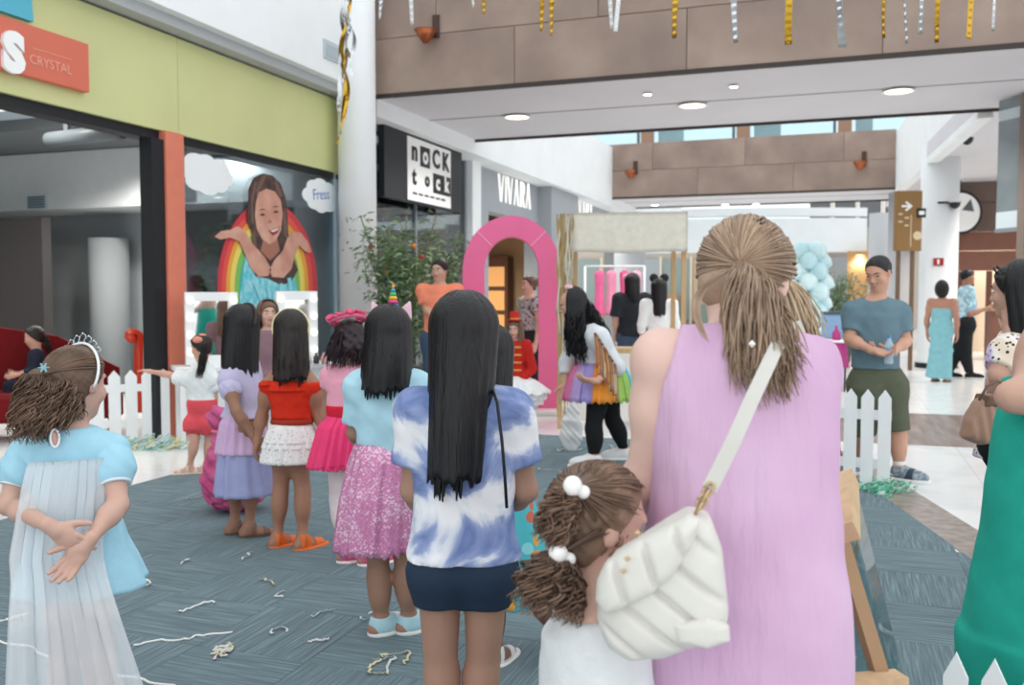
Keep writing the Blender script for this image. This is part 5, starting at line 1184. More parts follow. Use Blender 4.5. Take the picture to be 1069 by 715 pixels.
# hair: smooth crown gathered at the side, curls falling to the left
q, hh = p.hq, p.hh
f = Field(p.j['head']-.17, p.j['head']+.17, .004); f.ell(q(0, -.05, .13), (.375*hh, .45*hh, .405*hh), p.HR, .02); f.ell(q(0, -.18, -.12), (.31*hh, .28*hh, .28*hh), p.HR, .06*hh); f.grain(.003, 150, 3); f.cut(q(0, .22, .25), p.hf*.85-p.hu*.55); f.cut(q(0, -.1, -.27), -p.hu+p.hf*.4)
hair = obj('hair', fmesh(f, M_brownhair), p.root)
kn_ = p.J(46, 390, -.09)                                   # where the hair is gathered
rngv = np.random.RandomState(3); paths = []
for i in range(330):                                       # combed strands from the hairline to the knot
    a = rngv.uniform(-1.9, 1.9); th = rngv.uniform(.2, 1.35); s_ = p.hr*math.sin(a)*math.sin(th)*.385*hh+p.hu*math.cos(th)*.415*hh+p.hf*math.cos(a)*math.sin(th)*.3*hh; P0 = q(0, -.05, .13)+s_
    if (P0-q(0, .24, .25))@unit(p.hf*.85-p.hu*.55) > .012: continue
    if (P0-q(0, 0, -.1))@p.hu < 0: continue
    c0 = q(0, -.05, .13); pts = []
    for t in np.linspace(0, 1, 12):
        v_ = (P0*(1-t)+kn_*t)-c0; e_ = np.array([v_@p.hr/(.385*hh), v_@p.hf/(.46*hh), v_@p.hu/(.415*hh)]); l_ = np.linalg.norm(e_); pts.append(c0+v_*max(1, 1.01/(l_+1e-6)))
    paths.append(pts)
p.strands(M_brownhair, paths, .0024, hair)
for k, (u_, v_, L_, sp_) in enumerate(((42, 405, .16, .085), (34, 402, .18, .075), (52, 410, .14, .07), (64, 408, .115, .06))):
    p.wisps(M_brownhair, p.J(u_, v_-12, -.09+.01*k), V3(-.22+.14*k, -.05, -1), L_, sp_*.68, 240, .011, 2.4, .0019, 30+k, 34, 'curls', hair, .12, .03)
f = Field(kn_-.12, kn_+V3(.12, .14, .06), .005); f.grain(0, 1)
cs = kn_+V3(-.015, .05, -.075); f.F[:] = 1; f.ell(cs, (.062, .045, .085), None, .01); f.ell(cs+V3(-.03, .0, -.05), (.05, .04, .05), None, .03); f.grain(.006, 130, 8); obj('curl_mass', fmesh(f, M_brownhair), hair)
M_tiara = mat('tiara_silver', '#cfd6da', .25, metal=.8)
tb = p.band(mat('tiara_band', '#eceff1', .3, metal=.2), .0045, .08, -112, 112, .085, 'tiara')
for k in range(7):
    a = math.radians(-42+14*k); b0 = q(0, -.03, .13)+p.hr*math.sin(a)*.43*hh+p.hu*math.cos(a)*.465*hh+p.hf*.08*hh; h_ = .006+.008*(1-abs(k-3)/3.5)
    up_ = unit(p.hu*math.cos(a)+p.hr*math.sin(a)*.5); si = unit(np.cross(up_, p.hf))
    obj('filigree', mesh(*tube([tuple(b0+si*.012*math.sin(t)*(1+.4*math.sin(2*t))+up_*h_*(1-math.cos(t))) for t in np.linspace(0, 2*math.pi, 18)], .0012, 5), M_tiara, True), tb)
    obj('jewel', mesh(*lathe([(.001, -.005), (.005, 0), (.001, .005)], 8), mat('crystal', '#cfe4ec', .1, spec=.9)), tb, loc=b0+up_*h_*2.05).scale = (.6, .6, .6)
bw = kn_+V3(.0, -.03, .02)
f = Field(bw-.06, bw+.06, .004)
for k in range(6): f.cone(bw, bw+V3(.013*math.cos(k*1.05), -.005, .012*math.sin(k*1.05)), .002, .004, .003)
obj('hair_bow', fmesh(f, mat('bow_ice', '#8fb9c6', .5)), hair)
# --- curly toddler in a white vest
p = Person('person', 622, 1.64, 1.09, -62, 1/5.3, 'toddler with brown curly bunches and a white vest beside the woman in lilac', None, child=True, skin_c='#dab09d', res=.0055)
p.px(head=(626, 548, .03), neck=(625, 612, .0), shl=(618, 650, -.05), shr=(632, 640, .08), ell=(612, 705, -.04), elr=(642, 690, .06), wrl=(630, 745, .02), wrr=(640, 740, .05), pel=(624, 760, 0))
p.look(-70, -12); p.body()
p.wear('vest', fabric('white_rib_cotton', '#e2e4e5', bump=.25, bscale=90), ['torso'], .011, cuts=[((0, 0, p.j['neck'][2]-.035), (0, 0, 1))], extra=[('C', (0, 0, p.j['neck'][2]-.09), p.j['pel']+V3(0, 0, -.1), .085, .115, .05)], grain=(.003, 45, 3))
for n, sy in (('l', -1), ('r', 1)):
    s0 = p.j['sh'+n]*.55+p.j['neck']*.45; obj('shoulder_strap', mesh(*tube([s0+V3(-.05, 0, -.075), s0+V3(-.035, 0, -.002), s0+V3(-.0, 0, .024), s0+V3(.035, 0, -.002), s0+V3(.055, 0, -.06)], .015, 8), fabric('white_rib_cotton', '#eef0f1'), True), p.root)
p.legwear('shorts', fabric('pale_grey_shorts', '#d9d3cf'), .5, .012, .01); p.shoes(fabric('white_trainer', '#e5e5e5'))
q, hh = p.hq, p.hh
f = Field(p.j['head']-.17, p.j['head']+.17, .004); f.ell(q(0, -.05, .13), (.38*hh, .455*hh, .41*hh), p.HR, .02); f.ell(q(0, -.16, -.14), (.33*hh, .29*hh, .28*hh), p.HR, .06*hh); f.grain(.004, 120, 3); f.cut(q(0, .2, .25), p.hf*.85-p.hu*.5); f.cut(q(0, -.05, -.3), -p.hu+p.hf*.5)
hair = obj('hair', fmesh(f, M_brownhair), p.root)
b1 = p.J(598, 508, -.06); b2 = p.J(583, 578, -.07); rngv = np.random.RandomState(5); paths = []
for i in range(420):
    a = rngv.uniform(0, 6.28); th = rngv.uniform(.05, 1.9); P0 = q(0, -.05, .13)+p.hr*math.sin(a)*math.sin(th)*.39*hh+p.hu*math.cos(th)*.42*hh+p.hf*math.cos(a)*math.sin(th)*.465*hh
    if (P0-q(0, .2, .25))@unit(p.hf*.85-p.hu*.5) > .006 or (P0-q(0, -.05, -.3))@unit(-p.hu+p.hf*.5) > 0: continue
    kk = b1 if np.linalg.norm(P0-b1) < np.linalg.norm(P0-b2) else b2; c0 = q(0, -.05, .13); pts = []
    w0 = rngv.uniform(0, 6)
    for t in np.linspace(0, 1, 16):
        v_ = (P0*(1-t)+kk*t)-c0; e_ = np.array([v_@p.hr/(.39*hh), v_@p.hf/(.465*hh), v_@p.hu/(.42*hh)]); l_ = np.linalg.norm(e_); pts.append(c0+v_*max(1, (1.02+.02*math.sin(t*9+w0))/(l_+1e-6)))
    paths.append(pts)
p.strands(M_brownhair, paths, .0022, hair)
p.wisps(M_brownhair, b2, V3(-.25, -.05, -1), .095, .062, 420, .0085, 2.6, .0019, 41, 30, 'curly_bunch', hair, .1, .02)
p.wisps(M_brownhair, b1, V3(-.35, -.05, -.55), .085, .035, 220, .007, 2.6, .0018, 42, 26, 'curly_bunch', hair, .3, .012)
p.wisps(M_brownhair, q(.1, .1, .0), p.hf*.2-p.hu, .07, .05, 90, .006, 2.2, .0017, 43, 20, 'curls', hair, .1, .05)
f = Field(b2-.1, b2+.09, .005); f.ell(b2+V3(-.012, 0, -.05), (.042, .04, .045), None, .01); f.grain(.006, 140, 2); obj('bunch_core', fmesh(f, M_brownhair), hair)
for b_ in (b1, b2):
    f = Field(b_-.05, b_+.05, .003); f.ell(b_+V3(0, -.012, .004), (.0165, .0165, .0175), None, .004); f.ell(b_+V3(.018, -.004, -.008), (.012, .012, .012), None, .004); obj('hair_bobble', fmesh(f, mat('bobble_white', '#f3f2ef', .3)), hair)
# --- woman in lilac dress
p = Person('person', 765, 1.75, 1.64, -6, 1/6.95, 'woman in a sleeveless lilac dress with a loose blond ponytail and white shoulder bag', None, skin_c='#e0bcae', res=.007, bulk=1.06, arm=.68)
p.px(pel=(766, 655, -.02), neck=(772, 352, .0), head=(778, 298, .12), shl=(692, 376, 0), shr=(838, 390, .05), ell=(666, 505, .03), wrl=(712, 555, .28), elr=(852, 500, .12), wrr=(815, 545, .3), hipl=(722, 690, 0), hipr=(808, 690, 0))
for n in 'lr':
    p.j['kn'+n] = p.j['hip'+n]*V3(1, 1, 0)+V3(0, .02, .44); p.j['an'+n] = p.j['hip'+n]*V3(1, 1, 0)+V3(0, 0, .082)
p.look(-22, -30); p.hand['r'] = dict(d=V3(-.7, .6, -.3), n=V3(-.2, 0, 1), curl=.5); p.hand['l'] = dict(d=V3(.7, .6, -.3), n=V3(.2, 0, 1), curl=.5)
p.body()
def lilac(N, L, co, b):
    n = N.new('ShaderNodeTexNoise'); n.inputs['Scale'].default_value = 3.2; n.inputs['Detail'].default_value = 3; L.new(co, n.inputs['Vector'])
    mp = N.new('ShaderNodeMapping'); mp.inputs['Scale'].default_value = (9, 9, 1.6); L.new(co, mp.inputs[0]); n2 = N.new('ShaderNodeTexNoise'); n2.inputs['Scale'].default_value = 1.6; n2.inputs['Detail'].default_value = 4; L.new(mp.outputs[0], n2.inputs['Vector'])
    bp = N.new('ShaderNodeBump'); bp.inputs['Strength'].default_value = .8; bp.inputs['Distance'].default_value = .025; L.new(n2.outputs['Fac'], bp.inputs['Height']); L.new(bp.outputs[0], b.inputs['Normal'])
    return ramp(N, L, n.outputs['Fac'], [(.3, '#cba3c5'), (.55, '#d6b1cf'), (.8, '#dec0d8')])
M_lilac = nodemat('lilac_linen', lilac, .8)
J = lambda u, v, dd=0.0: p.J(u, v, dd)
T = p.T
sq_ = (.76, V3(0, 1, 0)); ch = [(J(778, 425, -.01), .142), (J(779, 490, -.015), .152), (J(776, 560, -.02), .166), (J(769, 640, -.02), .195), (J(765, 720, -.015), .204), (J(764, 800, -.01), .206), (V3(J(764, 900)[0], 0, .35), .21)]
ex = [('c', a_[0], b_[0], a_[1], b_[1], .05)+sq_ for a_, b_ in zip(ch[:-1], ch[1:])] + [('C', ch[-1][0], V3(ch[-1][0][0], 0, .18), .21, .215, .03)+sq_,
      ('c', J(738, 362, .0), J(838, 366, .03), .05, .048, .05), ('e', J(752, 425, -.03), (.08, .07, .11), None, .08), ('e', J(816, 425, -.01), (.08, .075, .11), None, .08)]
p.wear('dress', M_lilac, ['torso'], .012, extra=ex, cuts=[(J(703, 370), (-1, 0, .25)), (J(770, 346, 0), (0, .35, 1))], grain=(.004, 24, 6))
# hair: pulled back into a low ponytail
q, hh = p.hq, p.hh
f = Field(p.j['head']-.2, p.j['head']+.2, .0045); f.ell(q(0, -.05, .13), (.375*hh, .455*hh, .41*hh), p.HR, .02); f.ell(q(0, -.2, -.12), (.31*hh, .27*hh, .25*hh), p.HR, .06*hh); f.grain(.002, 120, 3); f.cut(q(0, .24, .25), p.hf*.85-p.hu*.55); f.cut(q(0, -.05, -.27), -p.hu+p.hf*.45)
hair = obj('hair', fmesh(f, M_blond), p.root)
kn_ = p.J(767, 272, -.04); c0 = q(0, -.05, .13); rngv = np.random.RandomState(9); paths = []
ax3 = np.array([.385*hh, .465*hh, .42*hh])
def onskull(v_, k=1.01):
    e_ = np.array([v_@p.hr, v_@p.hf, v_@p.hu])/ax3; return c0+v_*(k/(np.linalg.norm(e_)+1e-6))
kv = kn_-c0; kn_ = onskull(kv, 1.05)
for i in range(900):
    a = rngv.uniform(0, 6.28); th = rngv.uniform(.0, 2.0); v0 = p.hr*math.sin(a)*math.sin(th)*ax3[0]+p.hu*math.cos(th)*ax3[2]+p.hf*math.cos(a)*math.sin(th)*ax3[1]; P0 = c0+v0
    if (P0-q(0, .24, .25))@unit(p.hf*.85-p.hu*.55) > .006 or (P0-q(0, -.05, -.27))@unit(-p.hu+p.hf*.45) > 0.01: continue
    k_ = 1.0+rngv.uniform(0, .045); lift = .05*rngv.rand()
    paths.append([onskull((P0*(1-t)+kn_*t)-c0, k_+lift*math.sin(t*math.pi)) for t in np.linspace(0, 1, 16)])
p.strands(M_blond, paths, .0021, hair)
e1 = p.J(793, 372, -.16)
for k, (du, dv, sp, n_, L_) in enumerate(((0, 0, .046, 520, .24), (24, -8, .042, 360, .23), (-14, 4, .032, 220, .20), (10, 6, .034, 220, .26))):
    ax_ = p.J(796+du*1.2, 385+dv, -.15)-kn_; p.wisps(M_blond, kn_, ax_, L_, sp, int(n_*1.6), .012, .9, .0016, 60+k, 26, 'ponytail', hair, .16, .010)
f = Field(kn_-V3(.10, .14, .24), kn_+V3(.16, .08, .06), .006); f.cone(kn_, p.J(790, 330, -.10), .014, .026, .02); f.cone(p.J(790, 330, -.10), p.J(798, 366, -.11), .026, .012, .02); f.grain(.004, 90, 2); pass
p.strands(M_blond, [[tuple(kn_*(1-t)+p.J(738+2*k, 356+1.5*k, -.12)*t+V3(-.045*math.sin(t*3.1)*(1-.03*k), -.003*k, .01*math.sin(3*t))) for t in np.linspace(0, 1, 20)] for k in range(-2, 3)], .0018, hair, 'loose_lock')
obj('earring', mesh(*lathe([(.001, -.006), (.006, 0), (.001, .006)], 10), mat('pearl', '#f3ede6', .2)), p.root, loc=p.J(785, 359, -.19))
# --- her quilted white bag (hangs from the strap, a thing of its own)
M_leather = mat('ivory_leather', '#d9d6ce', .42, spec=.45, var=.02, bump=.06, bscale=120)
bc = at(688, 612, 1.45); bag = empty('shoulder_bag', bc, YAW-.12, label='ivory quilted leather bag hanging from a strap on the woman in lilac', cat='bag')
Rb = np.linalg.inv(np.array(Matrix.Rotation(YAW-.12, 3, 'Z'))); BJ = lambda u, v, dd=0.0: Rb @ (at(u, v, 1.45+dd)-bc)
def slab(poly_px, t0, t1, bul, m, name, parent, rows=1, puff=0.0, quilt=None):
    """puffed cushion: outline in photo measures on the bag's plane, thickness t0..t1, domed by bul"""
    P = np.array([BJ(u, v) for u, v in poly_px]); P = np.stack([P[:, 0], P[:, 2]], 1)
    n = 220; seg = np.concatenate([P, P[:1]]); ds = np.r_[0, np.cumsum(np.linalg.norm(np.diff(seg, axis=0), axis=1))]; s_ = np.linspace(0, ds[-1], n, endpoint=False)
    O = np.stack([np.interp(s_, ds, seg[:, i]) for i in range(2)], 1)
    for _ in range(6): O = (np.roll(O, 1, 0)+O*2+np.roll(O, -1, 0))/4
    c = O.mean(0); R_ = 34; V = []; 
    for side in (-1, 1):
        rr = np.linspace(1, 0, R_)
        for r_ in rr:
            X = c+(O-c)*r_; prof = np.sqrt(max(0, 1-r_**4)); y = (t0+t1)/2+side*((t1-t0)/2*(.35+.65*prof)+bul*prof)
            if quilt is not None and side < 0: y = y+quilt(X)*prof
            V.append(np.stack([X[:, 0], np.full(n, y) if np.ndim(y) == 0 else y, X[:, 1]], 1))
    V = np.array(V); G1, G2 = V[:R_], V[R_:]
    a, fa = sheet(G1, True); b, fb_ = sheet(G2[:, ::-1], True)
    rim, fr = sheet(np.stack([G1[0], G2[0]]), True)
    return obj(name, mesh(*joinq([(a, fa), (b, fb_), (rim, fr)]), m, True), parent)
def quilt_fn(dirv, pitch, dep, c0=(0, 0)):
    dirv = np.array(dirv)/np.linalg.norm(dirv)
    def fn(X):
        s_ = ((X-np.array(c0))@dirv)/pitch; ph = s_-np.floor(s_); return dep*np.exp(-((np.minimum(ph, 1-ph))/.11)**2)
    return fn
body_px = [(628, 610), (640, 588), (668, 570), (700, 548), (722, 535), (742, 540), (754, 572), (761, 640), (757, 656), (730, 672), (690, 688), (655, 692), (632, 678), (622, 650)]
slab(body_px, -.02, .085, .03, M_leather, 'bag_body', bag, quilt=quilt_fn((.62, .78), .05, .012))
flap_px = [(624, 600), (632, 582), (660, 561), (690, 545), (716, 531), (728, 534), (722, 556), (705, 585), (680, 610), (650, 626), (630, 632), (622, 620)]
slab(flap_px, -.055, -.024, .02, M_leather, 'flap', bag, quilt=quilt_fn((.95, .32), .052, .012))
slab([(700, 640), (735, 632), (757, 640), (758, 655), (735, 664), (705, 658)], -.05, -.03, .006, M_leather, 'corner_tab', bag)
# strap: broad band from the bag up over her back, gold chain links between
sp = [BJ(728, 533, -.0), BJ(741, 508, .0)]
top = [at(741, 510, 1.45), at(765, 462, 1.46), at(786, 415, 1.49), at(801, 383, 1.54), at(812, 360, 1.60), at(826, 345, 1.68), at(838, 340, 1.75)]
T_ = np.array([Rb @ (q_-bc) for q_ in top]); S = np.zeros((len(T_), 2, 3)); tg = np.gradient(T_, axis=0); wd = np.cross(tg, (0, -1, .1)); wd /= np.linalg.norm(wd, axis=1, keepdims=True); S[:, 0] = T_-wd*.012; S[:, 1] = T_+wd*.012
obj('strap', mesh(*sheet(S, False, .004), M_leather, True), bag)
M_goldm = mat('pale_gold', '#c9ae86', .3, metal=.8)
for k in range(4):
    c_ = sp[0]*(1-(k+.5)/4)+sp[1]*((k+.5)/4); d_ = unit(sp[1]-sp[0]); e_ = unit(np.cross(d_, (0, 1, 0))) if k % 2 else V3(0, 1, 0)
    obj('chain_link', mesh(*tube([tuple(c_+d_*.0125*math.sin(a)+e_*.007*math.cos(a)) for a in np.linspace(0, 2*math.pi, 18)], .0025, 6), M_goldm, True), bag)
for u_, v_ in ((666, 556), (651, 596), (655, 583)): obj('clasp', mesh(*lathe([(.001, -.004), (.006, 0), (.001, .004)], 8), M_goldm), bag, loc=BJ(u_, v_, -.075))
# --- woman in a teal dress at the right edge
p = Person('person', 1124, 2.55, 1.66, 8, 1/7.3, 'person in a long teal dress cut by the right edge of the photo', None, skin_c='#cda390', res=.008, bulk=1.08, arm=.9)
p.px(shl=(1106, 384, -.02), ell=(1057, 414, -.08), wrl=(1125, 416, -.16))
p.body(); J = p.J
p.wear('dress', fabric('teal_cotton', '#27a693', bump=.3, bscale=12), ['torso'], .014, cuts=[((0, 0, J(1060, 395)[2]), (0, 0, 1))], extra=[('c', V3(0, 0, 1.16), V3(0, 0, .97), .16, .19, .05, .8, V3(0, 1, 0)), ('c', V3(0, 0, .97), V3(-.0, 0, .42), .19, .272, .05, .9, V3(0, 1, 0)), ('C', V3(0, 0, .44), V3(-.0, 0, .03), .272, .285, .04, .9, V3(0, 1, 0))], grain=(.005, 22, 4))
p.cap(M_dkbrown, .08)
# --- woman with her hand at her mouth
def dots(N, L, co, b):
    v = N.new('ShaderNodeTexVoronoi'); v.inputs['Scale'].default_value = 45; L.new(co, v.inputs['Vector'])
    n = N.new('ShaderNodeTexNoise'); n.inputs['Scale'].default_value = 9; L.new(co, n.inputs['Vector'])
    c = ramp(N, L, n.outputs['Fac'], [(.42, '#ead9c6'), (.5, '#f0e8e2'), (.6, '#c9b6dc')]); mx = N.new('ShaderNodeMix'); mx.data_type = 'RGBA'; mx.inputs[6].default_value = C('#4a4038'); L.new(c, mx.inputs[7])
    g = N.new('ShaderNodeMath'); g.operation = 'GREATER_THAN'; g.inputs[1].default_value = .3; L.new(v.outputs['Distance'], g.inputs[0]); L.new(g.outputs[0], mx.inputs[0]); return mx.outputs[2]
p = Person('person', 1062, 3.9, 1.56, 62, 1/7.2, 'dark-haired woman in a spotted dress touching her mouth with her hand', None, skin_c='#c79c88', res=.006)
p.px(head=(1059, 305, .0), neck=(1070, 345, .0), shl=(1053, 368, -.10), shr=(1078, 362, .1), ell=(1042, 392, -.14), wrl=(1056, 352, -.06), elr=(1040, 402, -.05), wrr=(1062, 398, -.16))
p.px(anl=(1082, 650, 0), anr=(1092, 640, .1), knl=(1078, 545, 0), knr=(1088, 540, .1)); p.j['anl'][2] = p.j['anr'][2] = .078; toes(p, .7, -.7)
p.look(66, -4); p.hand['l'] = dict(d=V3(-.15, .15, 1), n=V3(.7, .7, 0), curl=.28, thumb=.5); p.hand['r'] = dict(d=V3(.9, -.1, .2), n=V3(0, 1, 0), curl=.4)
p.body(); p.face(eye='#1f1512', brow='#221915', lip='#9d5a55')
J = p.J; zh = J(1060, 478)[2]; M_spot = nodemat('spotted_print', dots, .85)
p.wear('dress', M_spot, ['torso'], .012, cuts=[p.zcut(p.j['neck'][2]+.0, False), p.zcut(zh)], extra=[('C', p.j['neck']-V3(0, 0, .12), p.j['pel'], .11, .125, .05, .8, V3(0, 1, 0)), ('C', p.j['pel']+V3(0, 0, .02), V3(p.j['pel'][0], p.j['pel'][1], zh), .128, .15, .05)], sleeve={'l': .75, 'r': .75}, flare=.012, grain=(.004, 30, 2))
p.legwear('leggings', fabric('black_leggings', '#1f2022'), 1.95, .006); p.shoes(fabric('black_flat', '#202022'))
p.cap(M_blackhair, .06, .24); p.long_hair(M_blackhair, J(1060, 380)[2], phi=92, n=320, width=.9, back=.05, seed=31, inf=.08)
sg = p.hq(0, .2, .46); obj('sunglasses', mesh(*join([tube([tuple(p.hq(.16*s_+.13*math.cos(a), .22+.05*math.sin(a), .44+.09*math.sin(a))) for a in np.linspace(0, 6.283, 16)], .004, 5) for s_ in (-1, 1)]), mat('black_gloss', '#15161a', .2), True), p.root)
obj('bracelet', mesh(*tube([tuple(p.j['wrl']*.8+p.j['ell']*.2+V3(.03*math.cos(a), .03*math.sin(a), .006*math.sin(a))) for a in np.linspace(0, 6.283, 20)], .003, 5), mat('pale_gold'), True), p.root)
# her tan handbag
M_tan = mat('tan_leather', '#a3806c', .45, var=.08, vscale=8)
bc = at(1022, 440, 3.62); hb = empty('handbag', bc, YAW, label='tan leather handbag hanging from the arm of the woman in spots', cat='bag')
Rb = np.linalg.inv(np.array(Matrix.Rotation(YAW, 3, 'Z'))); HJ = lambda u, v, dd=0.0: Rb @ (at(u, v, 3.62+dd)-bc)
OUT = [(1028, 410), (1040, 412), (1041, 440), (1038, 462), (1020, 464), (1004, 457), (1008, 438), (1018, 420)]
def puffed(px_, t, m, name, parent, wr=0.0):
    P = np.array([HJ(u, v) for u, v in px_]); P = np.stack([P[:, 0], P[:, 2]], 1); n = 96; seg = np.concatenate([P, P[:1]]); ds = np.r_[0, np.cumsum(np.linalg.norm(np.diff(seg, axis=0), axis=1))]; s_ = np.linspace(0, ds[-1], n, endpoint=False)
    O = np.stack([np.interp(s_, ds, seg[:, i]) for i in range(2)], 1)
    for _ in range(3): O = (np.roll(O, 1, 0)+O*2+np.roll(O, -1, 0))/4
    c = O.mean(0); G = []
    for side in (-1, 1):
        for r_ in (np.linspace(0, 1, 12) if side < 0 else np.linspace(1, 0, 12)):
            X = c+(O-c)*r_; pr = math.sqrt(max(0, 1-r_**5)); G.append(np.stack([X[:, 0], side*t*(.25+.75*pr)+wr*np.sin(X[:, 0]*160+X[:, 1]*30)*pr, X[:, 1]], 1))
    return obj(name, mesh(*sheet(np.array(G), True), m, True), parent)
puffed(OUT, .055, M_tan, 'bag_body', hb, .004)
puffed([(1024, 411), (1042, 412), (1042, 424), (1020, 424)], .06, mat('dark_tan', '#6f5343', .5), 'top_trim', hb)
obj('handle', mesh(*tube([tuple(HJ(u, v, dd)) for u, v, dd in ((1022, 418, -.05), (1030, 404, -.05), (1040, 398, -.02), (1046, 399, .06), (1042, 408, .05), (1038, 420, .04))], .006, 6), mat('dark_tan'), True), hb)
# ================================================================ PEOPLE further back
def setank(p, d=None):
    for n in 'lr': p.j['an'+n][2] = .05*p.H
# --- smiling man in grey-blue T-shirt
p = Person('person', 915, 7.0, 1.77, 172, 1/7.2, 'smiling man in grey-blue T-shirt and olive shorts holding a water bottle', None, skin_c='#cc9c84', res=.007, bulk=1.0, arm=.95)
p.px(head=(917, 285, -.06), neck=(914, 311, 0), shr=(891, 325, 0), shl=(938, 325, 0), elr=(887, 354, -.04), wrr=(911, 366, -.22), ell=(946, 356, -.04), wrl=(931, 368, -.2), pel=(915, 390, 0), hipr=(903, 402, 0), hipl=(930, 402, 0), knl=(937, 452, -.02), anl=(939, 490, -.03), knr=(902, 455, .12), anr=(898, 486, .3))
setank(p); p.j['toel'] = p.j['anl']+V3(.09, -.04, 0); p.j['toer'] = p.j['anr']+V3(-.04, -.09, 0)
p.look(150, -24); p.hand['r'] = dict(d=V3(.9, -.25, -.1), n=V3(0, -.4, .6), curl=.6); p.hand['l'] = dict(d=V3(-.9, -.2, .05), n=V3(-.1, .3, .9), curl=.9)
p.body(); p.face(smile=1.6, lip='#a65f52', teeth=True, closed=True); J = p.J
p.wear('t_shirt', fabric('slate_blue_cotton', '#67808b'), ['torso'], .014, cuts=[p.zcut(J(915, 384)[2]), (p.j['neck']+V3(0, -.02, .012), (0, -.5, 1))], extra=[('C', p.j['neck']-V3(0, 0, .15), V3(0, 0, J(915, 386)[2]), .155, .16, .06, .78, V3(0, 1, 0))], sleeve={'l': .72, 'r': .72}, flare=.014, grain=(.005, 26, 3))
p.legwear('shorts', fabric('olive_twill', '#5c6150'), .95, .013, .022, top=J(915, 382)[2])
p.shoes(fabric('trainer_grey', '#5d6f7d', col2='#aab6bd', vscale=40), sock=fabric('white_sock', '#ececec'), band=mat('trainer_navy', '#33414f', .5))
h_ = p.cap(mat('short_black_hair', '#1f1e20', .5, spec=.4, var=.3, vscale=40), .028, .215, low=-.04, grain=(.005, 190, 3), res=.004); q = p.hq
wc_ = p.j['wrl']*.85+p.j['ell']*.15; obj('watch', mesh(*tube([tuple(wc_+V3(.008*math.sin(a), .034*math.cos(a), .034*math.sin(a))) for a in np.linspace(0, 6.283, 20)], .008, 6), mat('watch_black', '#1c1d20', .4), True), p.root)
bt = empty('water_bottle', at(928, 367, 6.74), label='small clear water bottle with blue label held by the smiling man', cat='bottle')
obj('bottle', mesh(*lathe([(.028, 0), (.033, .012), (.031, .05), (.033, .09), (.032, .14), (.014, .175), (.0135, .19)], 20), mat('clear_plastic', '#cfe0ea', .1, alpha=.5, spec=.7), True), bt, loc=(0, 0, -.09)); obj('label_band', mesh(*lathe([(.0338, .06), (.0338, .12)], 20), mat('label_blue', '#6fa3cf', .4)), bt, loc=(0, 0, -.09)); obj('cap', mesh(*lathe([(.016, .188), (.016, .21)], 16), mat('cap_blue', '#4f86c0', .4)), bt, loc=(0, 0, -.09))
# --- toddler in white blouse
p = Person('person', 209, 7.2, 1.09, 14, 1/5.7, 'toddler in white blouse and coral shorts reaching to the picket fence', None, child=True, skin_c='#d3a38f')
p.px(shl=(197, 397, 0), shr=(221, 396, 0), ell=(176, 391, .02), wrl=(158, 388, .06), elr=(224, 415, .02), wrr=(222, 432, .08), hipl=(203, 443, 0), hipr=(217, 443, 0), anl=(198, 490, .02), anr=(215, 487, .06))
setank(p); toes(p, -.7, -.1); p.look(50, -14); p.hand['l'] = dict(n=V3(0, 0, -1), curl=.2); p.body()
M_bl = fabric('white_blouse', '#e9edec'); wz = p.J(209, 418)[2]
p.wear('blouse', M_bl, ['torso'], .016, cuts=[p.zcut(wz-.01), p.zcut(p.j['neck'][2]+.01, False)], sleeve={'l': .3, 'r': .3}, flare=.02, grain=(.005, 50, 3))
for n in 'lr':
    s0, e0 = p.j['sh'+n], p.j['el'+n]; f = Field(s0-.14, s0+.14, .006); f.ell(s0*.6+e0*.4, (.07, .06, .06), None, .01); f.grain(.006, 70, 2); obj('puff_sleeve', fmesh(f, M_bl), p.root)
p.legwear('shorts', fabric('coral_shorts', '#e0555f'), .42, .022, .022, top=wz+.01); p.sandals(mat('cream_sandal', '#d9c7b6', .5))
h_ = p.cap(M_dkbrown, .06, .2); q = p.hq; p.wisps(M_dkbrown, q(-.1, -.4, .15), V3(-.25, -.2, -1), .22, .028, 90, .006, 1.5, .003, 8, parent=h_, name='ponytail')
f = Field(q(-.2, -.2, .3)-.12, q(-.2, -.2, .3)+.12, .006)
for a in (-1, 1): f.ell(q(-.25+.16*a, -.25, .33+.05*a), (.038, .02, .026), None, .01)
obj('hair_bow', fmesh(f, fabric('peach_bow', '#ee9a84')), h_)
# --- woman in the rainbow ribbon skirt
p = Person('person', 626, 7.6, 1.68, 88, 1/7.2, 'woman in a rainbow ribbon skirt and black leggings bending forward', None, skin_c='#cfa08c', res=.0075, bulk=1.05)
p.px(head=(597, 318, -.05), neck=(610, 340, 0), pel=(630, 395, .0), shl=(624, 352, -.16), shr=(606, 350, .16), ell=(644, 384, -.2), wrl=(622, 398, -.3), elr=(592, 378, .18), wrr=(590, 400, .1), hipl=(626, 408, -.08), hipr=(634, 408, .08), knl=(619, 447, -.1), anl=(620, 478, -.08), knr=(640, 440, .12), anr=(652, 468, .25))
setank(p); toes(p, -.95, -.2); p.look(92, -22); p.hand['l'] = dict(d=V3(-.9, -.2, .1), n=V3(0, .5, .8), curl=.7); p.body(); p.face(smile=1.2, lip='#c03a3f', teeth=True); J = p.J
M_sw = fabric('pale_grey_sweat', '#dadee2'); p.wear('sweatshirt', M_sw, ['torso'], .022, cuts=[(J(626, 384), unit(J(626, 384)-J(612, 345))*V3(1, 1, 1)), (p.j['neck'], p.j['neck']-p.j['pel'])], sleeve={'l': 1.1, 'r': 1.6}, flare=.0, grain=(.005, 30, 3))
p.legwear('leggings', fabric('black_leggings', '#1f2022'), 1.97, .006); p.shoes(fabric('white_trainer', '#e5e5e5'))
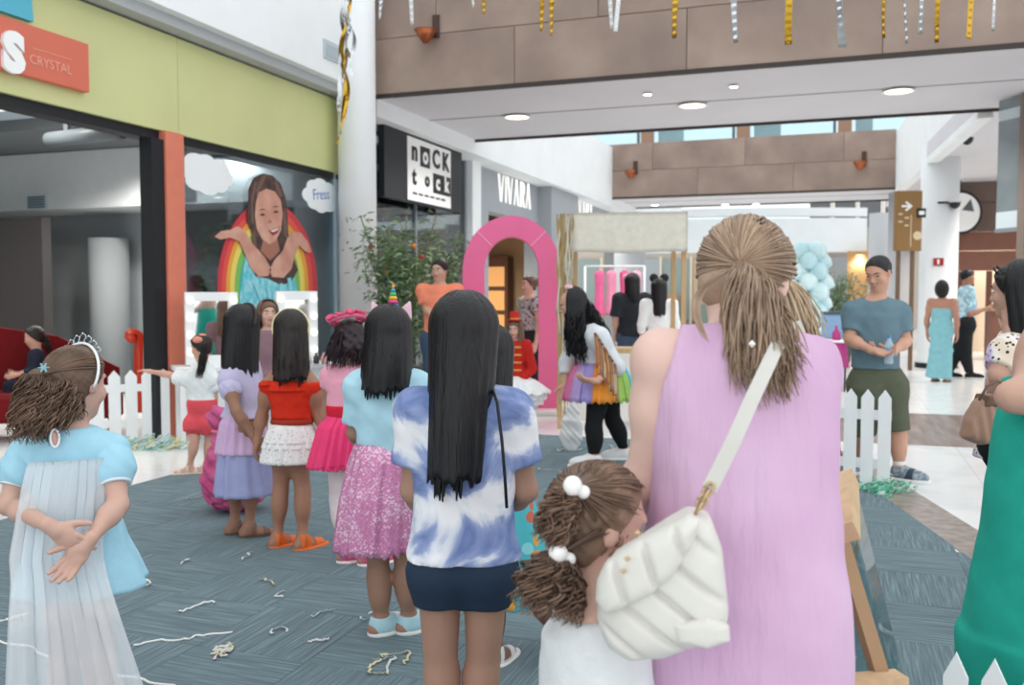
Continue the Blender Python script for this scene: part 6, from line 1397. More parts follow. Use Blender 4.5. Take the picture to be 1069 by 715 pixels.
fr_cols = ['#c96a4a', '#d89a5c', '#e2bf95', '#b07a5a', '#d6a08a', '#a9683f', '#e6cfa6', '#c48a6a']
rngv = np.random.RandomState(2)
for k in range(16):                                        # fringed shawl over the shoulder
    t = k/15; a0 = p.j['shl']*(1-t)+p.j['ell']*t+V3(-.02, -.115, .04); L_ = .24+.08*rngv.rand(); S = np.array([[a0+V3(-.012, 0, 0)+V3(.02*math.sin(2*s_), -.015*s_, -L_*s_), a0+V3(.012, 0, 0)+V3(.02*math.sin(2*s_), -.015*s_, -L_*s_)] for s_ in np.linspace(0, 1, 7)]); obj('shawl_fringe', mesh(*sheet(S, False, .003), fabric('fringe_'+fr_cols[k % 8], fr_cols[k % 8]), True), p.root)
z0, z1 = J(628, 378)[2], J(628, 417)[2]; cols = ['#d46a9c', '#d97aa8', '#b9a3d8', '#a99bd6', '#f0973a', '#f2a04a', '#a9cf6a', '#9bc46a', '#58c0cf', '#62b9de', '#58c0cf', '#4fb6d6', '#6fc3de', '#7fa9dc', '#b59ad8', '#d884b4', '#e07aa8', '#e9a24c']
for k, cc in enumerate(cols):                              # ribbon skirt, each bunch its own piece
    a0 = math.radians(180+20*k-4); S = np.zeros((8, 9, 3))
    for i, t in enumerate(np.linspace(0, 1, 8)):
        for m_, b_ in enumerate(np.linspace(0, 1, 9)):
            a = a0+math.radians(22)*b_; r_ = np.interp(t, [0, .4, 1], [.17, .23, .27])+.010*math.sin(b_*19+k)*t; S[i, m_] = (.0+J(626, 395)[0]+r_*1.1*math.cos(a), r_*math.sin(a), z0+(z1-z0)*t+.012*math.sin(b_*11+k)*t)
    obj('ribbon_bunch', mesh(*sheet(S, False, .004), fabric('ribbon_'+cc, cc), True), p.root)
q = p.hq; h_ = p.long_hair(M_blackhair, J(600, 368)[2], phi=112, n=260, width=1.1, back=.0, wave=.014, wfreq=2.2, inf=.10, seed=51, rad=.004, ragged=.03)
for k, (a, b, L_) in enumerate((((.1, -.35, -.1), V3(.25, -.05, -1), .42), ((-.2, -.2, -.1), V3(.05, -.15, -1), .45), ((-.25, .0, .0), V3(-.0, -.1, -1), .38), ((.1, -.4, .1), V3(.5, -.05, -.8), .36))): p.wisps(M_blackhair, q(*a), b, L_, .055, 120, .012, 2.0, .004, 70+k, 24, 'hair_lock', h_, .05, .03)
f = Field(q(0, -.1, .5)-.1, q(0, -.1, .5)+.1, .006)
for k in range(5): f.ell(q(-.1+.14*math.cos(k*1.26), -.12+.05*math.sin(k*2), .5+.12*math.sin(k*1.26)), (.025, .02, .022), None, .005)
obj('hair_flower', fmesh(f, fabric('pale_pink_flower', '#eebcc4')), h_)
# --- small soldier girl by the arch
p = Person('person', 538, 10.0, 1.13, 165, 1/5.8, 'girl in red soldier jacket, white tutu and tiny red top hat by the arch', None, child=True, skin_c='#d9ab98', res=.008)
p.px(elr=(522, 388, -.04), wrr=(534, 398, -.12), ell=(556, 386, -.04), wrl=(542, 398, -.12)); p.look(160, -10); p.body(); p.face(lip='#c0504c')
J = p.J; p.wear('jacket', fabric('soldier_red', '#c22a26'), ['torso'], .016, cuts=[p.zcut(J(538, 393)[2]), p.zcut(p.j['neck'][2]+.01, False)], sleeve={'l': 1.8, 'r': 1.8}, flare=.01)
for k in range(4): p.wear('gold_braid', mat('gold_braid', '#d9a94a', .4, metal=.3), ['torso'], .022, cuts=[p.zcut(J(538, 362+8*k)[2]-.012), p.zcut(J(538, 362+8*k)[2]+.012, False), ((0, 0, 0), (0, 1, 0)), ((.075, 0, 0), (1, 0, 0)), ((-.075, 0, 0), (-1, 0, 0))])
z0 = J(538, 392)[2]
for k in range(3): skirt('tutu_layer', fabric('white_tulle', '#eceef0'), p.root, [(z0, .09, .08, 0, 0), (z0-.05, .2, .2, .02, -.02), (z0-.17-.06*k, .33-.04*k, .3-.03*k, .05, -.04)], 22, .02, 30+k, jag=.02)
p.shoes(mat('black_shoe', '#1d1d1f', .4)); p.wear('tights', fabric('white_tights', '#e6d5d6'), ['thl', 'thr', 'cal', 'car'], .004)
M_lb = mat('light_brown_hair', '#5d4538', .5, col2='#7a5f4c', vscale=6, stretch=(14, 14, 1), island=.4); p.long_hair(M_lb, J(538, 372)[2], phi=128, n=220, width=1.15, seed=3, wave=.008, rad=.004); h2 = p.cap(M_lb, .06, .30)
q = p.hq; hat = obj('top_hat', mesh(*lathe([(.085, 0), (.085, .008), (.05, .01), (.052, .09), (.05, .095), (.001, .095)], 24), fabric('hat_red', '#c9302c'), True), p.root, loc=q(.0, .0, .5)); obj('hat_band', mesh(*lathe([(.0525, .012), (.0525, .026)], 24), mat('gold_braid')), hat)
# --- orange shirt man
p = Person('person', 459, 10.6, 1.80, 168, 1/7.4, 'man in a coral orange T-shirt and jeans beside the leafy plant', None, skin_c='#c99f89', res=.009)
p.px(elr=(445, 322, -.03), wrr=(452, 331, -.25)); p.look(150, -6); p.body(); p.face()
p.wear('t_shirt', fabric('coral_cotton', '#f49072'), ['torso'], .018, cuts=[p.zcut(.84), p.zcut(p.j['neck'][2]+.012, False)], extra=[('C', V3(0, 0, 1.35), V3(0, 0, .84), .165, .17, .06, .72, V3(0, 1, 0))], sleeve={'l': .75, 'r': .75}, flare=.016)
p.legwear('jeans', fabric('denim', '#40536a'), 1.95, .016, .006); p.shoes(fabric('dark_trainer', '#4a4a50')); p.cap(M_dkbrown, .05, .27, low=-.1)
# --- woman behind the arch
def leaf_print(N, L, co, b):
    n = N.new('ShaderNodeTexNoise'); n.inputs['Scale'].default_value = 22; L.new(co, n.inputs['Vector']); return ramp(N, L, n.outputs['Fac'], [(.4, '#5b5a5c'), (.5, '#c9c4bf'), (.62, '#8f8a86')])
p = Person('person', 553, 12.0, 1.64, 120, 1/7.2, 'woman in patterned grey top standing behind the pink arch', None, skin_c='#cfa591', res=.009)
p.look(115, 0); p.body(); p.face(); p.wear('top', nodemat('grey_leaf_print', leaf_print, .8), ['torso'], .016, cuts=[p.zcut(.85), p.zcut(p.j['neck'][2]-.02, False)], sleeve={'l': .5, 'r': .5}, flare=.01)
p.legwear('trousers', fabric('black_trousers', '#242528'), 1.95, .016, .01); p.shoes(fabric('dark_trainer')); h_ = p.cap(M_lb, .06, .22); q = p.hq; f = Field(q(0, -.5, .2)-.1, q(0, -.5, .2)+.1, .008); f.ell(q(0, -.5, .2), (.055, .05, .055), None, .01); obj('hair_bun', fmesh(f, M_lb), h_)
# --- woman in black, mouse-ear girl at the stall
p = Person('person', 660, 13.0, 1.68, 12, 1/7.2, 'black-haired woman in black T-shirt and jeans seen from behind at the stall', None, skin_c='#c39a86', res=.01, bulk=1.1)
p.body(); p.wear('t_shirt', fabric('charcoal_cotton', '#2b3035'), ['torso'], .03, cuts=[p.zcut(.82), p.zcut(p.j['neck'][2]+.01, False)], extra=[('C', V3(0, 0, 1.25), V3(0, 0, .82), .18, .19, .06, .72, V3(0, 1, 0))], sleeve={'l': .9, 'r': .9}, flare=.02)
p.legwear('jeans', fabric('denim'), 1.95, .014, .004); p.shoes(fabric('white_trainer')); p.long_hair(M_blackhair, 1.32, phi=140, n=160, rad=.005, seed=9, inf=.1)
q = p.hq; f = Field(q(-.2, 0, .4)-.12, q(-.2, 0, .4)+.12, .008); f.ell(q(-.38, 0, .4), (.05, .03, .04), None, .02); f.ell(q(-.08, 0, .5), (.05, .03, .04), None, .02); obj('hair_bow', fmesh(f, fabric('pale_pink_flower')), p.root)
p = Person('person', 688, 12.4, 1.60, 5, 1/7.0, 'girl in white with long black hair and round mouse ears at the stall', None, skin_c='#c39a86', res=.01)
p.body(); p.wear('top', fabric('white_blouse'), ['torso'], .02, cuts=[p.zcut(.8), p.zcut(p.j['neck'][2]+.01, False)], sleeve={'l': 1.5, 'r': 1.5}); p.legwear('trousers', fabric('pale_trousers', '#cfc6bd'), 1.95, .014); p.shoes(fabric('white_trainer')); p.long_hair(M_blackhair, 1.12, phi=140, n=160, rad=.005, seed=10, inf=.1)
q = p.hq; hb = p.band(M_blackhair, .008, 0)
for sg in (-1, 1): obj('mouse_ear', mesh(*lathe([(.001, -.012), (.055, -.01), (.06, 0), (.055, .01), (.001, .012)], 20), mat('ear_black', '#232025', .7), True), hb, loc=q(.3*sg, 0, .62), rot=(math.pi/2, 0, 0))
# --- couple by the round column
p = Person('person', 984, 15.0, 1.60, -12, 1/7.1, 'woman in a long strapless aqua dress beside the round column', None, skin_c='#b58671', res=.01, bulk=1.12)
p.body(); M_aq = fabric('aqua_jersey', '#87c0ca'); p.wear('dress', M_aq, ['torso'], .016, cuts=[p.zcut(p.j['neck'][2]-.14, False)], extra=[('C', V3(0, 0, .95), V3(0, 0, .5), .155, .17, .05, .85, V3(0, 1, 0)), ('C', V3(0, 0, .52), V3(-.03, 0, .06), .17, .2, .05, .85, V3(0, 1, 0))]); p.cap(M_blackhair, .08, .2); q = p.hq; f = Field(q(0, -.3, .1)-.2, q(0, -.3, .1)+.2, .01); f.ell(q(0, -.25, .05), (.11, .1, .15), None, .01); obj('hair_bob', fmesh(f, M_blackhair), p.root); p.sandals(mat('brown_leather'))
def tropic(N, L, co, b):
    n = N.new('ShaderNodeTexNoise'); n.inputs['Scale'].default_value = 16; L.new(co, n.inputs['Vector']); return ramp(N, L, n.outputs['Fac'], [(.42, '#86bcd8'), (.5, '#a9d4e4'), (.6, '#d5e8ea')])
p = Person('person', 1009, 15.5, 1.82, -82, 1/7.4, 'man in a pale blue patterned shirt and black track trousers with a white stripe', None, skin_c='#a87b64', res=.01, bulk=1.08)
p.px(anl=(1012, 393, -.02), anr=(990, 390, .1), knl=(1008, 368, -.05), knr=(1000, 366, .08), elr=(1015, 327, .1), wrr=(1030, 322, .1), ell=(1012, 328, -.15), wrl=(1030, 322, -.12)); p.look(-70, 0); setank(p); toes(p, .95, -.1); p.body(); p.face()
p.wear('shirt', nodemat('blue_tropic_print', tropic, .8), ['torso'], .02, cuts=[p.zcut(.84), p.zcut(p.j['neck'][2]+.012, False)], sleeve={'l': .8, 'r': .8}, flare=.016)
p.legwear('track_trousers', fabric('black_trousers'), 1.95, .016, .008)
for n, w in (('l', -1),): 
    hp, kn, an = p.j['hip'+n], p.j['kn'+n], p.j['an'+n]; o_ = V3(-.02, -.10, 0); S = np.array([[a+o_*s_+V3(-.022, 0, 0), a+o_*s_+V3(.022, 0, 0)] for a, s_ in ((hp+V3(0, 0, .05), 1.08), (hp*.5+kn*.5, .95), (kn, .8), (kn*.5+an*.5, .72), (an+V3(0, 0, .03), .55))]); obj('stripe', mesh(*sheet(S, False, .004), mat('stripe_white', '#eceded', .7), True), p.root)
p.shoes(fabric('black_trainer', '#26282b')); p.cap(M_blackhair, .045, .28, low=-.05)
# --- people in and before the yellow shop
p = Person('person', 34, 9.2, 1.12, 78, 1/5.6, 'dark-haired child sitting on the red sofa in the yellow shop', None, child=True, skin_c='#c99a86', res=.008)
z_ = p.J(34, 352)[2]-.08
p.j['head'] = V3(0, 0, z_+.08); p.j['neck'] = V3(.02, 0, z_-.05); p.j['pel'] = V3(.03, 0, z_-.38)
for n, y_ in (('l', -.1), ('r', .1)):
    p.j['sh'+n] = p.j['neck']+V3(0, y_, -.03); p.j['el'+n] = p.j['sh'+n]+V3(-.03, y_*.3, -.17); p.j['wr'+n] = p.j['el'+n]+V3(-.14, 0, -.03); p.j['hip'+n] = p.j['pel']+V3(0, y_*.5, -.03); p.j['kn'+n] = p.j['hip'+n]+V3(-.26, 0, .02); p.j['an'+n] = p.j['kn'+n]+V3(-.02, 0, -.24); p.j['toe'+n] = p.j['an'+n]+V3(-.1, 0, 0)
p.look(82, -14); p.body(); p.face(); p.wear('top', fabric('navy_jersey', '#232838'), ['torso'], .016, cuts=[p.zcut(p.j['neck'][2]+.01, False)], sleeve={'l': 1.6, 'r': 1.6}); p.legwear('trousers', fabric('navy_jersey'), 1.9, .014); p.shoes(fabric('white_trainer')); h_ = p.cap(M_dkbrown, .07, .22); q = p.hq; p.wisps(M_dkbrown, q(0, -.42, .1), V3(.5, 0, -1), .16, .03, 60, .006, 1.5, .004, 3, parent=h_, name='ponytail')
SEAT_Z = float(p.j['hipl'][2])
p = Person('person', 205, 12.6, 1.66, 70, 1/7.2, 'dark-dressed woman inside the shop behind the display window', None, skin_c='#8f6b5c', res=.01)
p.body(hands=True); p.wear('top', fabric('black_trousers'), ['torso'], .02, cuts=[p.zcut(.8), p.zcut(p.j['neck'][2]+.01, False)], sleeve={'l': 1.6, 'r': 1.6}); p.legwear('trousers', fabric('black_trousers'), 1.95, .014); p.shoes(fabric('black_trainer')); h_ = p.cap(M_dkbrown, .07, .2); q = p.hq; p.wisps(M_dkbrown, q(0, -.4, .2), V3(.4, .1, -1), .28, .04, 60, .006, 1.2, .005, 3, parent=h_, name='ponytail')
p = Person('person', 279, 8.2, 1.34, 195, 1/6.4, 'girl with long brown hair facing the row of girls before the mirrors', None, child=True, skin_c='#d3a796', res=.008)
p.body(); p.face(); p.wear('dress', fabric('rose_cotton', '#8d6f77'), ['torso'], .014, cuts=[p.zcut(p.j['neck'][2]-.0, False)], extra=[('C', V3(0, 0, .7), V3(0, 0, .4), .11, .16, .05)], sleeve={'l': .6, 'r': .6}); p.shoes(fabric('white_trainer')); p.cap(M_lb, .06, .3); p.long_hair(M_lb, .95, phi=118, n=180, width=1.2, seed=4, rad=.0045, wave=.008); p.band(mat('band_black'), .008, .1)
# ================================================================ PROPS
def frame_at(u, d, v=300):
    """ground point and yaw of something facing the viewer"""
    p = at(u, v, d); return V3(p[0], p[1], 0), math.atan2(-p[0], p[1])
class Loc:
    """local measuring frame of a thing standing at (u, d): x right, y away, z up"""
    def __init__(s, u, d, rot=0.0):
        s.g, s.rz = frame_at(u, d); s.rz += rot; s.d = d; c, n = math.cos(s.rz), math.sin(s.rz); s.R = np.array([[c, n, 0], [-n, c, 0], [0, 0, 1]])
    def __call__(s, u, v, dd=0.0): return s.R @ (at(u, v, s.d+dd)-s.g)
M_pk = mat('white_picket_paint', '#f0f2f2', .5, var=.02)
def fence(u, d, n, pw, gap, h, rot, label, bot=.0):
    g, rz = frame_at(u, d); o = empty('picket_fence', g, rz+rot, label=label, cat='fence', group='white picket fences')
    W = n*pw+(n-1)*gap; pk = mesh(*prism([(0, bot), (pw, bot), (pw, h-.06), (pw*.5, h), (0, h-.06)], 1, 0, .018), M_pk)
    for k in range(n): obj('picket', pk, o, loc=(-W/2+k*(pw+gap), 0, 0))
    for z in (h*.22, h*.70): box('rail', -W/2, W/2, .018, .036, z, z+.07, M_pk, o)
    box('foot', -W/2+.02, -W/2+.06, -.12, .16, 0, .03, M_pk, o); box('foot', W/2-.06, W/2-.02, -.12, .16, 0, .03, M_pk, o)
    return o
fence(126, 8.75, 6, .105, .042, .69, .12, 'white picket fence before the red sofa at the yellow shop')
fence(899, 6.62, 4, .085, .03, .73, -.15, 'short white picket fence panel at the legs of the smiling man')
fence(1092, 2.12, 5, .055, .028, .535, .0, 'white picket fence corner at the bottom right edge, by the teal dress')
# ---- curled ribbon heaps
def curl_heap(u, v, n, sx, sy, cols, label, seed):
    g = ground(u, v); rng = np.random.RandomState(seed); o = empty('ribbon_heap', g, YAW, label=label, cat='ribbons', group='pastel ribbon heaps')
    for k, cc in enumerate(cols):
        m_ = n//len(cols); t = np.linspace(0, 1, 14)[None, :]; c = np.stack([rng.normal(0, sx, m_), rng.normal(0, sy, m_), np.abs(rng.normal(.02, .03, m_))+.012], 1); a = rng.uniform(0, 6.28, (m_, 1)); r_ = rng.uniform(.02, .05, (m_, 1)); P = np.stack([c[:, 0:1]+r_*np.cos(a+t*7)+t*.06*np.cos(a), c[:, 1:2]+r_*np.sin(a+t*7), c[:, 2:3]+.02*np.sin(t*9+a)], -1); P[..., 2] = np.maximum(P[..., 2], .006)
        x = obj('ribbons', mesh(*tubes(P, .005, 4, .3), mat('ribbon_paper_'+cc, cc, .6)), o); x['kind'] = 'stuff'
curl_heap(160, 468, 160, .22, .07, ['#bfe3d5', '#e6e2a8', '#a8d8e0', '#e9f0ee'], 'heap of pastel paper ribbons at the foot of the fence by the orange post', 2)
curl_heap(922, 514, 60, .07, .06, ['#6fd0ae', '#9fe0c6', '#d6efe6'], 'mint green ribbon curls at the foot of the short picket panel', 3)
# ---- red sofa with scroll arm
L = Loc(70, 9.25); so = empty('red_sofa', L.g, L.rz, label='dark red sofa with orange-red scroll arm in the yellow shop', cat='sofa')
M_rs = fabric('dark_red_velvet', '#6e1418'); M_ro = mat('orange_red_lacquer', '#c23a20', .35)
x0, x1 = float(L(-70, 400)[0]), float(L(128, 400)[0]); sz = SEAT_Z-.04
box('seat', x0, x1, -.3, .3, .18, sz, M_rs, so, .04)
bk = [(x0, sz), (x1, sz), (x1, float(L(130, 388)[2])), (float(L(104, 376)[0]), float(L(104, 376)[2])), (float(L(60, 345)[0]), float(L(20, 352)[2])), (x0, float(L(10, 330)[2]))]
obj('backrest', mesh(*prism(bk, 1, .3, .42), M_rs), so)
for xx in (x0+.1, x1-.1):
    for yy in (-.22, .28): obj('leg', mesh(*lathe([(.03, 0), (.02, .05), (.035, .18)], 14), mat('leg_dark', '#2a1a16', .4)), so, loc=(xx, yy, 0))
cA = L(142, 356); rA = .095; pts = [(float(L(149, 430)[0]), .2)] 
path = [(float(L(149, 440)[0]), .22), (float(L(149.5, 400)[0]), float(L(149, 400)[2])), (float(L(149.5, 370)[0]), float(L(149, 372)[2]))] + [(cA[0]+.07*math.cos(a), cA[2]+.045+.065*math.sin(a)) for a in np.linspace(.2, 3.6, 12)]
arm = np.array([[x, 0, z] for x, z in path]); S = np.array([[(x, -.28, z), (x, .3, z)] for x, z in path]); obj('scroll_arm', mesh(*sheet(S, False, .05), M_ro, True), so)
obj('scroll_roll', mesh(*tube([(cA[0]-.035, -.3, cA[2]+.02), (cA[0]-.035, .31, cA[2]+.02)], .042, 16), M_ro, True), so)
# ---- vanity tables with mirrors
M_mir = mat('mirror', '#e9eaea', .03, metal=1.0); M_bulb = mat('vanity_bulb', '#fffdf6', .4, emit='#fff6e6', estr=.5)
def vanity(u0, u1, vt, vb, d, label, rot):
    L = Loc((u0+u1)/2, d, rot); o = empty('vanity_table', L.g, L.rz, label='white table under the '+label, cat='table', group='vanity tables before the shop window')
    W = float(L(u1, 340)[0]-L(u0, 340)[0]); zt, zb = float(L(u0, vt)[2]), float(L(u0, vb)[2]); H = .72
    box('table_top', -W/2-.12, W/2+.12, -.25, .22, H-.04, H, M_pk, o, .005)
    for x in (-W/2-.08, W/2+.04):
        for y in (-.22, .16): box('leg', x, x+.04, y, y+.04, 0, H-.04, M_pk, o)
    box('modesty_panel', -W/2-.04, W/2+.04, .1, .12, .2, H-.04, M_pk, o)
    m = empty('vanity_mirror', L.g+np.array([0, 0, H]), L.rz, label=label, cat='mirror', group='framed vanity mirrors with bulbs'); z0 = zb-H if zb > H+.02 else .01; z1 = zt-H; fw = .085
    box('mirror_glass', -W/2+fw, W/2-fw, .02, .03, z0+fw, z1-fw, M_mir, m)
    box('frame_side', -W/2, -W/2+fw, -.02, .06, z0, z1, M_pk, m, .004); box('frame_side', W/2-fw, W/2, -.02, .06, z0, z1, M_pk, m, .004); box('frame_top', -W/2+fw, W/2-fw, -.02, .06, z1-fw, z1, M_pk, m, .004); box('frame_foot', -W/2+fw, W/2-fw, -.02, .06, 0, z0+fw, M_pk, m, .004)
    bm_ = mesh(*lathe([(.012, 0), (.03, -.012), (.036, -.032), (.028, -.052), (.008, -.062)], 16), M_bulb, True)
    for sg in (-1, 1):
        for k in range(4): obj('bulb', bm_, m, loc=(sg*(W/2-fw/2), -.02, z0+.12+k*(z1-z0-.2)/3), rot=(-math.pi/2, 0, 0))
    return o
vanity(191, 250, 305, 390, 9.0, 'white framed mirror with bulbs nearer the orange post', .15); vanity(286, 333, 304, 378, 9.4, 'white framed mirror with bulbs nearer the round pillar', .2)
# bottles and brushes on the second table
L = Loc(310, 9.25)
for k, (u, cc) in enumerate(((322, '#d2cfca'), (330, '#3a3a40'), (338, '#d9a6a0'))):
    g = at(u, 360, 9.2); obj('cosmetic_bottle', mesh(*lathe([(.02, 0), (.03, .005), (.03, .07), (.012, .085), (.012, .11)], 14), mat('cosmetic_'+cc, cc, .4), True), loc=(g[0], g[1], .72), label=['pale', 'dark', 'pink'][k]+' cosmetic bottle on the white table by the round pillar', cat='bottle', group='bottles on the vanity table')
# ---- magenta sack
L = Loc(243, 5.95); sk = empty('fabric_sack', L.g, L.rz, label='puffy magenta tulle sack on the carpet behind the lavender girl', cat='sack')
f = Field(V3(-.3, -.3, -.02), V3(.3, .3, .75), .007); f.ell((0, 0, .20), (.215, .2, .195), None, .02); f.ell((-.02, 0, .36), (.15, .14, .18), None, .08); f.cone((-.06, 0, .5), (-.1, 0, .62), .05, .07, .06); f.grain(.016, 60, 4); f.cut((0, 0, .006), (0, 0, -1)); obj('sack_body', fmesh(f, fabric('magenta_tulle', '#b8487a', col2='#cf6f98', vscale=7, rough=.95, spec=.05, bump=.5, bscale=40)), sk)
obj('tie', mesh(*tube([(-.075+.06*math.cos(a), .055*math.sin(a), .53) for a in np.linspace(0, 6.283, 24)], .012, 6), fabric('pink_ribbon', '#ee7f9f'), True), sk); pass
# ---- pink arch and its platform
L = Loc(534, 10.95); ar = empty('foam_arch', L.g, L.rz, label='tall pink rounded arch standing before the grey shop', cat='arch')
R = float(L(585, 340)[0]-L(483, 340)[0])/2; ri = float(L(563, 340)[0]-L(506, 340)[0])/2; zt = float(L(534, 225)[2]); zi = float(L(534, 247)[2]); cx = float(L(534, 340)[0]); zc = zt-R*1.12; M_pkarch = mat('pink_foam', '#ec6f9f', .55, var=.02, vscale=3)
outer = [(cx+R*math.cos(a), zc+(zt-zc)*math.sin(a)) for a in np.linspace(0, math.pi, 36)]; inner = [(cx+ri*math.cos(a), zc+(zi-zc)*math.sin(a)) for a in np.linspace(0, math.pi, 36)]
V, F = [], []
O_ = [(cx+R, .06)]+outer+[(cx-R, .06)]; I_ = [(cx+ri, .06)]+inner+[(cx-ri, .06)]; n = len(O_)
for y in (0, .24):
    for P in (O_, I_): V += [(x, y, z) for x, z in P]
for k in range(n-1): F += [(k, k+1, n+k+1, n+k), (2*n+k, 3*n+k, 3*n+k+1, 2*n+k+1), (k, 2*n+k, 2*n+k+1, k+1), (n+k, n+k+1, 3*n+k+1, 3*n+k)]
F += [(0, n, 3*n, 2*n), (n-1, 3*n-1, 4*n-1, 2*n-1)]
obj('arch_body', mesh(V, F, M_pkarch), ar); 
for a in (2.35, .8): obj('seam', mesh(*tube([(cx+ri*math.cos(a), -.003, zc+(zi-zc)*math.sin(a)), (cx+R*math.cos(a), -.003, zc+(zt-zc)*math.sin(a))], .006, 6), mat('seam_pink', '#f7b3cb', .5)), ar)
box('platform', cx-R-.1, cx+R+.12, -.25, .45, .0, .06, mat('platform_white', '#e6e1de', .5), ar, .01)
# ---- market stall with cream canopy
L = Loc(652, 9.6); st = empty('market_stall', L.g, L.rz, label='wooden stall with cream fabric canopy behind the woman in lilac', cat='stall')
xa, xb = float(L(600, 240)[0]), float(L(717, 240)[0]); xl = float(L(584, 300)[0]); zt, zb = float(L(650, 222)[2]), float(L(650, 264)[2]); M_pine = mat('stall_pine', '#c9a77c', .6, var=.08, vscale=5, stretch=(6, 6, .6))
zs2 = float(L(650, 226)[2])
Vc = [(xl-.02, -.05, zt-.08), (xb, -.05, zt), (xb+.02, -.08, zb), (xl+.1, -.08, zb)]
G = np.zeros((10, 40, 3))
for i, t in enumerate(np.linspace(0, 1, 10)):
    for k, s_ in enumerate(np.linspace(0, 1, 40)): G[i, k] = ((xl+.02)*(1-s_)+xb*s_, -.05-.03*t+.006*math.sin(s_*40)*t, (zt-.0)*(1-t)+zb*t+.008*math.sin(s_*9)*t)
M_canvas = fabric('cream_canvas', '#dcd6c8', bump=.3, bscale=10)
obj('valance', mesh(*sheet(G, False, .006), M_canvas, True), st)
G2 = np.array([[(xl+.02, -.05, zt), (xb, -.05, zt)], [(xl+.08, .35, zt-.02), (xb-.03, .35, zt-.02)], [(xl+.12, .75, zt-.05), (xb-.05, .75, zt-.05)]]); obj('canopy_top', mesh(*sheet(G2, False, .006), M_canvas, True), st)
for x, y in ((xl, -.0), (xb-.03, 0), (xl+.12, .7), (xb-.1, .7)): box('post', x-.025, x+.025, y, y+.05, 0, zt-.06, M_pine, st, .003)
box('rail', xl, xb, .0, .03, zb+.06, zb+.12, M_pine, st); box('counter', xl+.14, xb, .3, .75, .78, .83, M_pine, st, .004); box('counter_front', xl+.15, xb-.02, .3, .33, .05, .78, mat('stall_white', '#e9e4dd', .7), st)
fr = empty('fringe_curtain', L.g+np.array([0, 0, 0]), L.rz, label='gold and cream fringe hanging at the left end of the stall canopy', cat='fringe')
rngv = np.random.RandomState(6)
for k in range(18):
    x = xl-.03+.17*rngv.rand(); z0_ = zt-.02; L_ = .5+.75*rngv.rand(); S = np.array([[(x+.012*math.sin(s_*14+k), -.10-.004*k, z0_-L_*s_), (x+.016+.012*math.sin(s_*14+k), -.10-.004*k, z0_-L_*s_)] for s_ in np.linspace(0, 1, 14)]); obj('fringe_strip', mesh(*sheet(S, False, .0015), [mat('fringe_gold', '#d9c08a', .4, metal=.3), mat('fringe_cream', '#efe9d6', .6)][k % 2], True), fr)
for k in range(8):
    x = xl-.05+.14*rngv.rand(); z0_ = float(L(590, 300)[2]); L_ = z0_-.12-.2*rngv.rand(); S = np.array([[(x+.01*math.sin(s_*10+k), -.10-.006*k, z0_-L_*s_), (x+.014+.01*math.sin(s_*10+k), -.10-.006*k, z0_-L_*s_)] for s_ in np.linspace(0, 1, 14)]); obj('fringe_strip', mesh(*sheet(S, False, .0015), mat('fringe_gold'), True), fr)
# white bag hanging at the post
L2 = Loc(597, 8.3); wb = empty('carrier_bag', L2.g, L2.rz, label='translucent white carrier bag beside the ribbon skirt woman', cat='bag')
f = Field(V3(-.16, -.14, -.02), V3(.16, .14, .5), .007); f.ell((0, 0, .16), (.095, .08, .17), None, .02); f.cone((0, 0, .28), (.01, 0, .42), .07, .03, .05); f.grain(.02, 55, 2); f.cut((0, 0, .005), (0, 0, -1)); obj('bag_body', fmesh(f, mat('thin_plastic', '#eeeeee', .35, alpha=.8)), wb); obj('handle', mesh(*tube([(0, 0, .4), (-.02, 0, .47), (.02, 0, .49), (.03, 0, .42)], .008, 6), mat('thin_plastic'), True), wb)
# clothes rail with pink costumes
L = Loc(645, 14.2); rk = empty('clothes_rail', L.g, L.rz, label='white clothes rail behind the stall', cat='clothes rail'); M_rail = mat('rail_white', '#e6e6e6', .4)
zr = float(L(645, 278)[2]); 
for x in (-.5, .4): obj('upright', mesh(*tube([(x, 0, 0), (x, 0, zr)], .018, 10), M_rail, True), rk)
obj('bar', mesh(*tube([(-.5, 0, zr), (.4, 0, zr)], .016, 10), M_rail, True), rk); box('foot', -.53, -.47, -.25, .25, 0, .03, M_rail, rk); box('foot', .37, .43, -.25, .25, 0, .03, M_rail, rk)
for k, (x, cc, nm) in enumerate(((-.28, '#e86fa0', 'hot pink'), (-.1, '#eb97b8', 'pale pink'), (.1, '#dd5a8d', 'deep pink'), (.28, '#f0b3c8', 'blush pink'))):
    g = L.g+np.linalg.inv(L.R)@V3(x, 0, 0); o = empty('costume', (g[0], g[1], zr), L.rz, label=nm+' costume dress hanging on the clothes rail behind the stall', cat='dress', group='pink costumes on the rail')
    skirt('dress', fabric('costume_'+cc, cc), o, [(-.06, .03, .03, 0, 0), (-.1, .075, .05, 0, 0), (-.35, .06, .05, 0, 0), (-.75, .082, .1, 0, 0)], 10, .01, k, cols=60); obj('hanger', mesh(*tube([(0, 0, -.06), (0, 0, .0), (.015, 0, .018), (.03, 0, .0)], .004, 6), M_rail), o)
